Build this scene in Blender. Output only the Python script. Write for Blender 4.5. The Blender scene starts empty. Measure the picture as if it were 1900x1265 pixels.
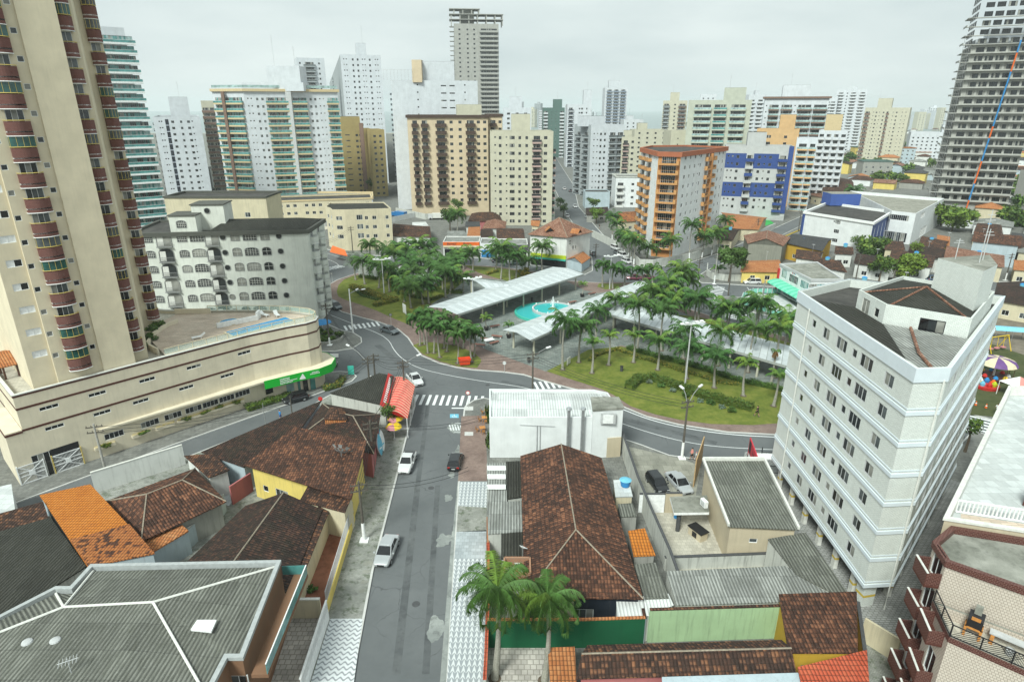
import bpy, math, random
from mathutils import Vector, Matrix
random.seed(7)
sc = bpy.context.scene
C = sc.collection
PI = math.pi
# ---------------- camera ----------------
H = 43.0; FP = 1162.0; TH = math.radians(20.4); cT, sT = math.cos(TH), math.sin(TH)
cam = bpy.data.objects.new('camera', bpy.data.cameras.new('camera')); C.objects.link(cam)
cam.location = (0, 0, H); cam.rotation_euler = (PI/2 - TH, 0, 0)
cam.data.sensor_width = 36; cam.data.lens = 36*FP/1900; cam.data.clip_end = 9000; cam.data.clip_start = .5
sc.camera = cam
# ---------------- sky and sun (overcast) ----------------
SUN_EL, SUN_AZ = math.radians(55), math.radians(200)
w = bpy.data.worlds.new("World"); sc.world = w; w.use_nodes = True
nt = w.node_tree; nt.nodes.clear()
o_ = nt.nodes.new('ShaderNodeOutputWorld'); bg = nt.nodes.new('ShaderNodeBackground')
sky = nt.nodes.new('ShaderNodeTexSky'); sky.sky_type = 'NISHITA'; sky.sun_disc = False
sky.sun_elevation = SUN_EL; sky.sun_rotation = SUN_AZ
hs = nt.nodes.new('ShaderNodeHueSaturation'); hs.inputs['Saturation'].default_value = .25; nt.links.new(sky.outputs[0], hs.inputs['Color'])
tc = nt.nodes.new('ShaderNodeTexCoord'); mp = nt.nodes.new('ShaderNodeMapping'); mp.inputs['Scale'].default_value = (1.1, 1.1, 4.5)
nt.links.new(tc.outputs['Generated'], mp.inputs['Vector'])
nz = nt.nodes.new('ShaderNodeTexNoise'); nz.inputs['Scale'].default_value = 2.2; nz.inputs['Detail'].default_value = 5; nz.inputs['Roughness'].default_value = .5
nt.links.new(mp.outputs[0], nz.inputs['Vector'])
cr = nt.nodes.new('ShaderNodeValToRGB'); nt.links.new(nz.outputs[0], cr.inputs[0])
cr.color_ramp.elements[0].position = .3; cr.color_ramp.elements[0].color = (7.9, 9.3, 9.4, 1)
cr.color_ramp.elements[1].position = .72; cr.color_ramp.elements[1].color = (11.6, 12.8, 12.5, 1)
mx = nt.nodes.new('ShaderNodeMix'); mx.data_type = 'RGBA'; mx.inputs[0].default_value = .93
nt.links.new(hs.outputs[0], mx.inputs[6]); nt.links.new(cr.outputs[0], mx.inputs[7])
nt.links.new(mx.outputs[2], bg.inputs[0]); bg.inputs[1].default_value = 0.055
nt.links.new(bg.outputs[0], o_.inputs[0])
sun = bpy.data.objects.new('sun', bpy.data.lights.new('sun', 'SUN')); C.objects.link(sun)
sun.data.energy = 3.1; sun.data.angle = math.radians(17); sun.data.color = (.94, 1, .93)
sun.rotation_euler = Vector((.46, .8, -1.0)).to_track_quat('-Z', 'Y').to_euler()
sc.view_settings.view_transform = 'Standard'; sc.view_settings.look = 'None'; sc.view_settings.exposure = 0.54; sc.view_settings.gamma = 1
sc.cycles.max_bounces = 5; sc.cycles.diffuse_bounces = 3; sc.cycles.glossy_bounces = 2; sc.cycles.transmission_bounces = 3; sc.cycles.volume_bounces = 1
sc.cycles.transparent_max_bounces = 6

# ---------------- measuring helpers: a photo pixel -> a real place ----------------
def G(px, py, z=0.0):
 u = px-950; v = py-632.5; t = (H-z)/(v*cT+FP*sT)
 return (u*t, (FP*cT-v*sT)*t)
def ray(px, py):
 u = px-950; v = py-632.5
 return (u, FP*cT-v*sT, -(v*cT+FP*sT))
def Zat(py, Y):
 v = py-632.5
 return H - Y/(FP*cT-v*sT)*(v*cT+FP*sT)
def Xat(px, py, Y):
 return Y/(FP*cT-(py-632.5)*sT)*(px-950)
def S(px, py, p0, p1):       # (distance along wall, height) of what a pixel shows on the wall p0-p1
 L = math.hypot(p1[0]-p0[0], p1[1]-p0[1]); d = ((p1[0]-p0[0])/L, (p1[1]-p0[1])/L); n = (d[1], -d[0])
 r = ray(px, py); t = (p0[0]*n[0]+p0[1]*n[1])/(r[0]*n[0]+r[1]*n[1])
 return ((r[0]*t-p0[0])*d[0]+(r[1]*t-p0[1])*d[1], H+r[2]*t)
def onray(px, py, K, ang):   # where the vertical plane through K heading ang is met by a pixel's ray
 r = ray(px, py); dx, dy = math.cos(ang), math.sin(ang)
 det = -r[0]*dy + r[1]*dx
 t = (-K[0]*dy + K[1]*dx)/det
 return (r[0]*t, r[1]*t)

# ---------------- material helpers ----------------
MATS = {}
def nd(nt, typ, ins=None, **pr):
 n = nt.nodes.new(typ)
 for k, v in pr.items(): setattr(n, k, v)
 for k, v in (ins or {}).items():
  s = n.inputs[k]
  if isinstance(v, bpy.types.NodeSocket): nt.links.new(v, s)
  else: s.default_value = v
 return n
def c4(c): return (c[0], c[1], c[2], 1)
def newmat(name, rough=.85, metal=0, spec=.3):
 m = bpy.data.materials.new(name); m.use_nodes = True; nt = m.node_tree
 b = nt.nodes['Principled BSDF']; b.inputs['Roughness'].default_value = rough; b.inputs['Metallic'].default_value = metal
 b.inputs['Specular IOR Level'].default_value = spec
 return m, nt, b
def ramp(nt, fac, stops):
 r = nd(nt, 'ShaderNodeValToRGB', {0: fac}); e = r.color_ramp.elements
 while len(e) < len(stops): e.new(.5)
 for i, (p, c) in enumerate(stops): e[i].position = p; e[i].color = c4(c) if len(c) == 3 else c
 return r.outputs[0]
def mix(nt, f, a, b, t='MIX'):
 n = nd(nt, 'ShaderNodeMix', {0: f}, data_type='RGBA', blend_type=t)
 for i, v in ((6, a), (7, b)):
  if isinstance(v, bpy.types.NodeSocket): nt.links.new(v, n.inputs[i])
  else: n.inputs[i].default_value = c4(v)
 return n.outputs[2]
def ma(nt, op, a, b=0.0, c=0.0):
 return nd(nt, 'ShaderNodeMath', {0: a, 1: b, 2: c}, operation=op).outputs[0]
def noise(nt, sc_, vec=None, det=4, rough=.55):
 i = {'Scale': sc_, 'Detail': det, 'Roughness': rough}
 if vec is not None: i['Vector'] = vec
 return nd(nt, 'ShaderNodeTexNoise', i).outputs[0]
def obj(nt, s=(1, 1, 1)):
 tc = nd(nt, 'ShaderNodeTexCoord'); return nd(nt, 'ShaderNodeMapping', {0: tc.outputs['Object'], 'Scale': s}).outputs[0]
def uvn(nt, s=(1, 1, 1)):
 tc = nd(nt, 'ShaderNodeTexCoord'); return nd(nt, 'ShaderNodeMapping', {0: tc.outputs['UV'], 'Scale': s}).outputs[0]
def bump(nt, b, h, st=.4, d=.05):
 nt.links.new(nd(nt, 'ShaderNodeBump', {'Height': h, 'Strength': st, 'Distance': d}).outputs[0], b.inputs['Normal'])
def setc(nt, b, c): nt.links.new(c, b.inputs['Base Color'])
def mul(c, k): return tuple(min(1, x*k) for x in c[:3])

def plain(name, col, rough=.6, metal=0, var=.12, scale=3, spec=.3):
 if name in MATS: return MATS[name]
 m, nt, b = newmat(name, rough, metal, spec)
 f = noise(nt, scale, obj(nt)); setc(nt, b, ramp(nt, f, [(.3, mul(col, 1-var)), (.7, mul(col, 1+var))]))
 MATS[name] = m; return m
def plaster(name, col, dirt=.35, stain=(.11, .11, .10), rough=.9):
 if name in MATS: return MATS[name]
 m, nt, b = newmat(name, rough)
 f1 = noise(nt, .9, obj(nt, (.6, .6, .6)), 5); f2 = noise(nt, 2.2, obj(nt, (1.6, 1.6, .12)), 6, .65); f3 = noise(nt, 14, obj(nt), 3)
 base = ramp(nt, f1, [(.3, mul(col, .9)), (.7, mul(col, 1.06))])
 st = ma(nt, 'MULTIPLY', ramp(nt, f2, [(.5, (0, 0, 0)), (.78, (1, 1, 1))]), dirt)
 c = mix(nt, st, base, stain); c = mix(nt, ma(nt, 'MULTIPLY', f3, .12), c, mul(col, .6))
 setc(nt, b, c); bump(nt, b, f3, .25, .02); MATS[name] = m; return m
def brickm(name, c1, c2, mortar, w=.24, h=.075, ms=.01, dirt=.2, rough=.75, bs=.5):
 if name in MATS: return MATS[name]
 m, nt, b = newmat(name, rough)
 br = nd(nt, 'ShaderNodeTexBrick', {0: uvn(nt), 'Color1': c4(c1), 'Color2': c4(c2), 'Mortar': c4(mortar), 'Scale': 1.0, 'Mortar Size': ms, 'Brick Width': w, 'Row Height': h, 'Bias': 0.0})
 f2 = noise(nt, 1.6, obj(nt, (1.4, 1.4, .2)), 6, .65)
 st = ma(nt, 'MULTIPLY', ramp(nt, f2, [(.5, (0, 0, 0)), (.8, (1, 1, 1))]), dirt)
 setc(nt, b, mix(nt, st, br.outputs[0], (.12, .115, .1))); bump(nt, b, ma(nt, 'SUBTRACT', 1.0, br.outputs[1]), bs, .02)
 MATS[name] = m; return m
def tiles(name, stops, u=.29, v=.42, lich=.25, moss=.0, rough=.9):
 """clay roof tiles: rounded rows down the slope, each tile its own tone, lichen flecks"""
 if name in MATS: return MATS[name]
 m, nt, b = newmat(name, rough)
 uv = uvn(nt); sx = nd(nt, 'ShaderNodeSeparateXYZ', {0: uv})
 wob = noise(nt, 1.3, uv, 2)
 U = ma(nt, 'DIVIDE', ma(nt, 'ADD', sx.outputs[0], ma(nt, 'MULTIPLY', wob, .1)), u); V = ma(nt, 'DIVIDE', ma(nt, 'ADD', sx.outputs[1], ma(nt, 'MULTIPLY', wob, .12)), v)
 cell = nd(nt, 'ShaderNodeCombineXYZ', {0: ma(nt, 'FLOOR', U), 1: ma(nt, 'FLOOR', V)}).outputs[0]
 wn = nd(nt, 'ShaderNodeTexWhiteNoise', {0: cell}, noise_dimensions='2D').outputs[0]
 big = noise(nt, .35, uv, 5, .6); med = noise(nt, 1.8, uv, 4, .6)
 f = ma(nt, 'ADD', ma(nt, 'MULTIPLY', wn, .2), ma(nt, 'ADD', ma(nt, 'MULTIPLY', big, .5), ma(nt, 'MULTIPLY', med, .38)))
 c = ramp(nt, f, stops)
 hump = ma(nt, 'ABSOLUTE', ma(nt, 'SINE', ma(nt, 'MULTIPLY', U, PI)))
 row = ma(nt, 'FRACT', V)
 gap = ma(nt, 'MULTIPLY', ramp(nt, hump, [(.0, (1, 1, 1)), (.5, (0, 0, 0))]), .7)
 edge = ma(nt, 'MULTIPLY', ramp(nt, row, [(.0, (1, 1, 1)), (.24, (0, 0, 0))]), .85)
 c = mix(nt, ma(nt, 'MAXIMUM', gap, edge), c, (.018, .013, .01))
 hi = ma(nt, 'MULTIPLY', ma(nt, 'MULTIPLY', ma(nt, 'GREATER_THAN', wn, .6), ma(nt, 'GREATER_THAN', hump, .6)), ma(nt, 'LESS_THAN', ma(nt, 'ABSOLUTE', ma(nt, 'SUBTRACT', row, .5)), .22))  # painted highlight: humps of some tiles catching light, put into the colour
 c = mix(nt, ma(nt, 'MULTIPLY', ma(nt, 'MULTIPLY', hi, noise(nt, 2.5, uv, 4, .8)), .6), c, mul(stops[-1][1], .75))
 fl = noise(nt, 9, uv, 3, .7)
 c = mix(nt, ma(nt, 'MULTIPLY', ramp(nt, fl, [(.62, (0, 0, 0)), (.72, (1, 1, 1))]), lich), c, (.38, .36, .31))
 if moss: c = mix(nt, ma(nt, 'MULTIPLY', ramp(nt, noise(nt, .6, uv, 5), [(.45, (0, 0, 0)), (.6, (1, 1, 1))]), moss), c, (.03, .032, .02))
 setc(nt, b, c)
 bump(nt, b, ma(nt, 'ADD', ma(nt, 'MULTIPLY', hump, 1.0), ma(nt, 'MULTIPLY', row, -.6)), .9, .08)
 MATS[name] = m; return m
def corrug(name, col, u=.18, moss=.5, mossc=(.06, .065, .045), light=(.36, .37, .34), rough=.92, sheet=1.1, streak=.8):
 """fibre cement sheets"""
 if name in MATS: return MATS[name]
 m, nt, b = newmat(name, rough)
 uv = uvn(nt); sx = nd(nt, 'ShaderNodeSeparateXYZ', {0: uv})
 hump = ma(nt, 'SINE', ma(nt, 'MULTIPLY', sx.outputs[0], 2*PI/u))
 cell = nd(nt, 'ShaderNodeCombineXYZ', {0: ma(nt, 'FLOOR', ma(nt, 'DIVIDE', sx.outputs[0], sheet)), 1: ma(nt, 'FLOOR', ma(nt, 'DIVIDE', sx.outputs[1], 2.4))}).outputs[0]
 wn = nd(nt, 'ShaderNodeTexWhiteNoise', {0: cell}, noise_dimensions='2D').outputs[0]
 big = noise(nt, .5, uv, 5, .65); stk = noise(nt, 3.0, uvn(nt, (2.2, .25, 1)), 5, .6)
 c = ramp(nt, ma(nt, 'ADD', ma(nt, 'MULTIPLY', big, .6), ma(nt, 'MULTIPLY', wn, .35)), [(.2, mul(col, .65)), (.75, mul(col, 1.25))])
 c = mix(nt, ma(nt, 'MULTIPLY', ramp(nt, stk, [(.42, (0, 0, 0)), (.62, (1, 1, 1))]), moss), c, mossc)
 c = mix(nt, ma(nt, 'MULTIPLY', ramp(nt, noise(nt, 7, uv, 4, .7), [(.56, (0, 0, 0)), (.7, (1, 1, 1))]), .5), c, light)
 c = mix(nt, ma(nt, 'MULTIPLY', ramp(nt, ma(nt, 'MULTIPLY_ADD', hump, .5, .5), [(.0, (1, 1, 1)), (.45, (0, 0, 0))]), streak), c, mul(col, .28))
 vrow = ramp(nt, ma(nt, 'FRACT', ma(nt, 'DIVIDE', sx.outputs[1], 2.4)), [(.0, (1, 1, 1)), (.03, (0, 0, 0))])
 c = mix(nt, ma(nt, 'MULTIPLY', vrow, .6), c, (.03, .03, .03))
 setc(nt, b, c); bump(nt, b, hump, .8, .05); MATS[name] = m; return m

# ground-like materials
def asphalt():
 m, nt, b = newmat('asphalt', .9); o = obj(nt)
 big = noise(nt, .12, o, 5, .6); med = noise(nt, 1.2, o, 5, .7); fine = noise(nt, 25, o, 2, .8)
 c = ramp(nt, big, [(.3, (.115, .125, .128)), (.7, (.165, .175, .178))])
 c = mix(nt, ma(nt, 'MULTIPLY', ramp(nt, med, [(.5, (0, 0, 0)), (.75, (1, 1, 1))]), .35), c, (.09, .098, .10))
 c = mix(nt, ma(nt, 'MULTIPLY', fine, .5), c, (.08, .085, .09))
 v = nd(nt, 'ShaderNodeTexVoronoi', {'Vector': nd(nt, 'ShaderNodeVectorMath', {0: o, 1: nd(nt, 'ShaderNodeTexNoise', {'Vector': o, 'Scale': .8}).outputs[1]}, operation='ADD').outputs[0], 'Scale': .22}, feature='DISTANCE_TO_EDGE').outputs[0]
 crk = ma(nt, 'MULTIPLY', ramp(nt, v, [(.0, (1, 1, 1)), (.012, (0, 0, 0))]), ramp(nt, big, [(.45, (0, 0, 0)), (.55, (1, 1, 1))]))
 c = mix(nt, ma(nt, 'MULTIPLY', crk, .6), c, (.05, .05, .055))
 setc(nt, b, c); bump(nt, b, fine, .2, .01); MATS['asphalt'] = m
asphalt()
def pavem(name, c1, c2, scale=2.0, brick=None, crack=.3, grassy=0):
 if name in MATS: return MATS[name]
 m, nt, b = newmat(name, .9); o = obj(nt)
 c = ramp(nt, noise(nt, .35, o, 6, .65), [(.3, c1), (.7, c2)])
 if brick:
  br = nd(nt, 'ShaderNodeTexBrick', {0: o, 'Color1': (1, 1, 1, 1), 'Color2': (.72, .72, .72, 1), 'Mortar': (.45, .45, .43, 1), 'Scale': 1.0, 'Mortar Size': brick[2], 'Brick Width': brick[0], 'Row Height': brick[1]})
  c = mix(nt, .85, c, br.outputs[0], 'MULTIPLY')
 c = mix(nt, ma(nt, 'MULTIPLY', ramp(nt, noise(nt, scale, o, 6, .7), [(.5, (0, 0, 0)), (.7, (1, 1, 1))]), crack), c, mul(c1, .4))
 if grassy: c = mix(nt, ma(nt, 'MULTIPLY', ramp(nt, noise(nt, 1.1, o, 6, .75), [(.53, (0, 0, 0)), (.6, (1, 1, 1))]), grassy), c, (.05, .075, .03))
 setc(nt, b, c); bump(nt, b, noise(nt, 12, o), .2, .02); MATS[name] = m; return m
def grassm(name, c1, c2, c3):
 m, nt, b = newmat(name, .95); o = obj(nt)
 c = ramp(nt, noise(nt, .45, o, 7, .7), [(.3, c1), (.5, c2), (.72, c3)])
 c = mix(nt, ma(nt, 'MULTIPLY', noise(nt, 9, o, 4, .8), .7), c, mul(c1, .45))
 setc(nt, b, c); bump(nt, b, noise(nt, 18, o, 4, .8), .7, .06); MATS[name] = m; return m
def waves():   # black and white wave mosaic
 m, nt, b = newmat('wave mosaic', .8); o = obj(nt); sx = nd(nt, 'ShaderNodeSeparateXYZ', {0: o})
 y = ma(nt, 'ADD', sx.outputs[1], ma(nt, 'MULTIPLY', ma(nt, 'SINE', ma(nt, 'MULTIPLY', sx.outputs[0], 2*PI/.62)), .13))
 f = ma(nt, 'SINE', ma(nt, 'MULTIPLY', y, 2*PI/.5))
 f = ramp(nt, f, [(.35, (0, 0, 0)), (.5, (1, 1, 1))])
 c = mix(nt, f, (.66, .69, .70), (.27, .29, .31)); c = mix(nt, ma(nt, 'MULTIPLY', noise(nt, 2.5, o, 6), .35), c, (.3, .3, .29))
 setc(nt, b, c); MATS['wave mosaic'] = m
def zig():
 m, nt, b = newmat('diamond mosaic', .8); o = obj(nt); sx = nd(nt, 'ShaderNodeSeparateXYZ', {0: o})
 a = ma(nt, 'PINGPONG', sx.outputs[0], .22); bb = ma(nt, 'MULTIPLY', ma(nt, 'PINGPONG', sx.outputs[1], .3), .74)
 t = ma(nt, 'FRACT', ma(nt, 'DIVIDE', ma(nt, 'ADD', sx.outputs[1], ma(nt, 'MULTIPLY', a, 1.2)), .6))
 f = ramp(nt, ma(nt, 'ADD', a, ma(nt, 'MULTIPLY', t, .22)), [(.19, (0, 0, 0)), (.21, (1, 1, 1))])
 c = mix(nt, f, (.62, .65, .66), (.27, .3, .32)); c = mix(nt, ma(nt, 'MULTIPLY', noise(nt, 2.5, o, 6), .35), c, (.3, .3, .29))
 setc(nt, b, c); MATS['diamond mosaic'] = m
waves(); zig()
grassm('grass', (.09, .13, .018), (.18, .215, .035), (.31, .30, .07))
grassm('rough grass', (.045, .06, .02), (.085, .10, .035), (.12, .11, .06))
pavem('kerb', (.45, .45, .43), (.58, .58, .56), 3)
pavem('sidewalk', (.15, .155, .145), (.24, .24, .22), 2.0, (.6, .6, .02), .5)
pavem('worn sidewalk', (.24, .25, .225), (.42, .425, .39), 1.5, (.22, .11, .015), .6, .6)
pavem('brick path', (.22, .155, .135), (.34, .25, .215), 1.2, (.3, .15, .02), .4)
pavem('stone paving', (.15, .18, .17), (.29, .31, .285), .9, (.9, .55, .03), .55)
pavem('concrete ground', (.24, .24, .2), (.36, .35, .3), 1.2, (1.2, 1.2, .02), .35)
pavem('city ground', (.12, .125, .11), (.22, .215, .19), .08, None, .5, .5)
pavem('red earth', (.16, .06, .035), (.30, .13, .08), 1.5, None, .5)
pavem('dirt', (.13, .11, .085), (.22, .19, .15), .5, None, .4, .3)
pavem('white paint', (.62, .64, .64), (.76, .78, .78), 6, None, .35)
pavem('worn line', (.5, .52, .5), (.68, .69, .67), 2, None, .5)
pavem('yellow paint', (.5, .36, .05), (.6, .44, .08), 4)
pavem('white patch', (.17, .185, .18), (.34, .36, .34), 1.3, None, .7)
pavem('patio tile', (.44, .41, .34), (.56, .53, .45), 2, (.45, .45, .012), .2)
pavem('check tile', (.36, .335, .30), (.58, .54, .49), 1, (.5, .5, .04), .3)
pavem('deck tile', (.55, .44, .35), (.68, .58, .48), 1, (1.2, .3, .02), .25)
pavem('pale floor', (.5, .53, .53), (.62, .65, .64), .8, (.9, .9, .012), .2)
pavem('blue floor', (.36, .40, .42), (.46, .5, .52), .8, (.5, .5, .012), .25)
pavem('mossy concrete', (.14, .145, .12), (.34, .34, .3), 1.0, None, .6)
pavem('sand', (.42, .38, .3), (.5, .46, .38), .2)
pavem('block paving', (.26, .265, .26), (.46, .465, .45), 1.0, (.5, .25, .05), .3)
pavem('dark roofing', (.03, .03, .028), (.09, .085, .078), .9, None, .5)

def watr(name, c, rough=.08):
 m, nt, b = newmat(name, rough, 0, .5); b.inputs['Base Color'].default_value = c4(c); b.inputs['Specular IOR Level'].default_value = .2
 bump(nt, b, noise(nt, 3.5, obj(nt), 4), .12, .05); MATS[name] = m
watr('pool water', (.05, .42, .42)); watr('swimming water', (.01, .24, .50)); watr('sea', (.22, .27, .27), .4)
def glassm(name, c, rough=.12, spec=.7):
 m, nt, b = newmat(name, rough, 0, spec); f = noise(nt, .7, obj(nt), 2); setc(nt, b, ramp(nt, f, [(.35, mul(c, .6)), (.7, mul(c, 1.25))])); MATS[name] = m
glassm('glass dark', (.025, .03, .033)); glassm('glass mid', (.09, .105, .11)); glassm('glass curtain', (.3, .3, .27), .35, .4)
glassm('glass green', (.02, .10, .085)); glassm('glass teal', (.08, .27, .26)); glassm('glass pale', (.32, .45, .44)); glassm('glass black', (.012, .013, .015), .06)
def clearm():
 m, nt, b = newmat('clear glass', .08, 0, .6); b.inputs['Base Color'].default_value = (.55, .75, .68, 1); b.inputs['Alpha'].default_value = .28; MATS['clear glass'] = m
clearm()
def leafm(name, c, k=1.6, tr=.25):
 m, nt, b = newmat(name, .6, 0, .25)
 f = noise(nt, 1.1, obj(nt), 3); oi = nd(nt, 'ShaderNodeObjectInfo')
 cc = ramp(nt, f, [(.3, mul(c, .55)), (.7, mul(c, k))])
 cc = mix(nt, ma(nt, 'MULTIPLY', oi.outputs['Random'], .45), cc, mul((c[0]*1.9, c[1]*1.25, c[2]*.8), 1.1)); setc(nt, b, cc)
 MATS[name] = m; return m
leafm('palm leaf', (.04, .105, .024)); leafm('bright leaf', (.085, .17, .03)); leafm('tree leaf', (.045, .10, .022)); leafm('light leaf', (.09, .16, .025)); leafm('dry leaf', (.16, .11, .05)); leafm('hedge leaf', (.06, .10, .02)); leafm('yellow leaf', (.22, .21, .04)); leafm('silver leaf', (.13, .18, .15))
plain('trunk', (.27, .26, .22), .9, 0, .25, 6); plain('bark', (.11, .085, .06), .95, 0, .3, 6); plain('shaft', (.10, .2, .05), .6, 0, .2, 4)
plain('white', (.76, .77, .76), .6); plain('white gloss', (.78, .79, .79), .35); plain('offwhite', (.62, .62, .58), .7)
plain('black', (.018, .018, .02), .5); plain('dark grey', (.07, .072, .075), .6); plain('grey', (.25, .255, .25), .7); plain('light grey', (.45, .46, .46), .7)
plain('steel', (.5, .52, .53), .35, .7); plain('concrete pole', (.33, .32, .29), .9, 0, .2, 4); plain('dark pole', (.1, .09, .075), .9, 0, .2, 4)
plain('wood', (.32, .15, .05), .6, 0, .3, 5); plain('pine wood', (.5, .22, .06), .5, 0, .2, 5); plain('brown', (.09, .045, .03), .6); plain('gold', (.55, .42, .12), .4)
plain('red', (.5, .03, .025), .5); plain('orange', (.68, .13, .02), .5); plain('yellow', (.72, .5, .03), .6); plain('blue', (.03, .22, .5), .5); plain('sky blue', (.15, .45, .6), .5)
plain('green', (.02, .35, .06), .5); plain('lime', (.45, .55, .02), .5); plain('aqua', (.05, .42, .33), .5); plain('purple', (.13, .06, .2), .6); plain('cream', (.6, .52, .36), .7); plain('pink', (.5, .2, .22), .6); plain('skin', (.42, .24, .16), .6); plain('hair', (.03, .02, .015), .7)
plain('rubber', (.02, .02, .022), .8); plain('mortar', (.26, .22, .17), .9, 0, .3, 5)
def M(n): return MATS[n] if isinstance(n, str) else n

# ---------------- mesh building ----------------
class MB:
 def __init__(s, ox=0, oy=0, ang=0, oz=0): s.v = []; s.f = []; s.m = []; s.c, s.s = math.cos(ang), math.sin(ang); s.o = (ox, oy, oz)
 def P(s, p):
  x, y, z = p[0], p[1], p[2]
  s.v.append((s.o[0]+x*s.c-y*s.s, s.o[1]+x*s.s+y*s.c, s.o[2]+z)); return len(s.v)-1
 def face(s, pts, mi=0): s.f.append([s.P(p) for p in pts]); s.m.append(mi)
 def box(s, x0, x1, y0, y1, z0, z1, mi=0):
  a = [s.P(p) for p in ((x0,y0,z0),(x1,y0,z0),(x1,y1,z0),(x0,y1,z0),(x0,y0,z1),(x1,y0,z1),(x1,y1,z1),(x0,y1,z1))]
  for q in ((0,3,2,1),(4,5,6,7),(0,1,5,4),(1,2,6,5),(2,3,7,6),(3,0,4,7)): s.f.append([a[i] for i in q]); s.m.append(mi)
 def prism(s, poly, z0, z1, mi=0, mt=None, mb=None):
  n = len(poly); lo = [s.P((p[0], p[1], z0 if not callable(z0) else z0(p))) for p in poly]; hi = [s.P((p[0], p[1], z1 if not callable(z1) else z1(p))) for p in poly]
  for i in range(n): j = (i+1) % n; s.f.append([lo[i], lo[j], hi[j], hi[i]]); s.m.append(mi)
  s.f.append(hi); s.m.append(mi if mt is None else mt); s.f.append(lo[::-1]); s.m.append(mi if mb is None else mb)
 def cyl(s, x, y, z0, z1, r0, r1=None, n=10, mi=0, cap=True):
  r1 = r0 if r1 is None else r1
  a = [s.P((x+r0*math.cos(2*PI*i/n), y+r0*math.sin(2*PI*i/n), z0)) for i in range(n)]; b = [s.P((x+r1*math.cos(2*PI*i/n), y+r1*math.sin(2*PI*i/n), z1)) for i in range(n)]
  for i in range(n): j = (i+1) % n; s.f.append([a[i], a[j], b[j], b[i]]); s.m.append(mi)
  if cap: s.f.append(b); s.m.append(mi); s.f.append(a[::-1]); s.m.append(mi)
 def tube(s, pts, r, n=5, mi=0, r1=None):
  prev = None; N = len(pts)
  for k, p in enumerate(pts):
   p = Vector(p); a = Vector(pts[max(0, k-1)]); b = Vector(pts[min(N-1, k+1)]); d = (b-a).normalized()
   u = d.cross(Vector((0, 0, 1))); u = u.normalized() if u.length > 1e-3 else Vector((1, 0, 0)); v = d.cross(u)
   rr = r if r1 is None else r+(r1-r)*k/(N-1)
   ring = [s.P(p+rr*(math.cos(2*PI*i/n)*u+math.sin(2*PI*i/n)*v)) for i in range(n)]
   if prev:
    for i in range(n): j = (i+1) % n; s.f.append([prev[i], ring[i], ring[j], prev[j]]); s.m.append(mi)
   else: s.f.append(ring); s.m.append(mi)
   prev = ring
  s.f.append(prev[::-1]); s.m.append(mi)
 def beam(s, a, b, w, h, mi=0):   # box from a to b
  a = Vector(a); b = Vector(b); d = (b-a).normalized(); u = d.cross(Vector((0, 0, 1))); u = u.normalized()*w/2 if u.length > 1e-3 else Vector((w/2, 0, 0)); v = u.cross(d).normalized()*h/2
  q = [s.P(x) for x in (a-u-v, a+u-v, a+u+v, a-u+v, b-u-v, b+u-v, b+u+v, b-u+v)]
  for t in ((0,1,2,3),(7,6,5,4),(0,4,5,1),(1,5,6,2),(2,6,7,3),(3,7,4,0)): s.f.append([q[i] for i in t]); s.m.append(mi)
 def dome(s, x, y, z, r, h, n=14, k=4, mi=0, alt=None, y1=1.0):
  prev = [s.P((x+r*math.cos(2*PI*i/n), y+r*y1*math.sin(2*PI*i/n), z)) for i in range(n)]
  for j in range(1, k+1):
   a = PI/2*j/k
   if j == k: t = s.P((x, y, z+h))
   ring = [t]*n if j == k else [s.P((x+r*math.cos(a)*math.cos(2*PI*i/n), y+r*y1*math.cos(a)*math.sin(2*PI*i/n), z+h*math.sin(a))) for i in range(n)]
   for i in range(n):
    i2 = (i+1) % n; q = [prev[i], prev[i2], ring[i]] if j == k else [prev[i], prev[i2], ring[i2], ring[i]]
    s.f.append(q); s.m.append(alt if (alt is not None and (i//2) % 2) else mi)
   prev = ring
 def build(s, name, mats, parent=None, smooth=False, kind=None):
  if isinstance(mats, (str, bpy.types.Material)): mats = [mats]
  o = bpy.data.objects.new(name, s.mesh(name, mats, off(parent), smooth)); C.objects.link(o)
  if parent: o.parent = parent
  if kind: o['kind'] = kind
  return o
 def mesh(s, name, mats, of=(0, 0, 0), smooth=False):
  if isinstance(mats, (str, bpy.types.Material)): mats = [mats]
  me = bpy.data.meshes.new(name)
  me.from_pydata([(v[0]-of[0], v[1]-of[1], v[2]-of[2]) for v in s.v], [], s.f)
  for m in mats: me.materials.append(M(m))
  me.polygons.foreach_set('material_index', s.m)
  if smooth: me.polygons.foreach_set('use_smooth', [True]*len(s.f))
  uvl = me.uv_layers.new(name='UV'); uv = [0.0]*(2*len(me.loops)); vs = s.v
  for p in me.polygons:
   n = p.normal
   if abs(n.z) < .985:
    l = math.hypot(n.x, n.y); t = (-n.y/l, n.x/l, 0); dn = (n.x*n.z/l, n.y*n.z/l, -l)
    if abs(n.z) < .05: dn = (0, 0, -1)
   else: t = (1, 0, 0); dn = (0, -1, 0)
   for li in p.loop_indices:
    v = vs[me.loops[li].vertex_index]
    uv[2*li] = v[0]*t[0]+v[1]*t[1]; uv[2*li+1] = -(v[0]*dn[0]+v[1]*dn[1]+v[2]*dn[2])
  uvl.data.foreach_set('uv', uv); me.update()
  return me
def off(p):
 x = [0, 0, 0]
 while p: x = [x[i]+p.location[i] for i in range(3)]; p = p.parent
 return x
USED = {}
def tag(o, label, cat, group=None):
 o['label'] = label; o['category'] = cat
 if group: o['group'] = group
 return o
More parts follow.
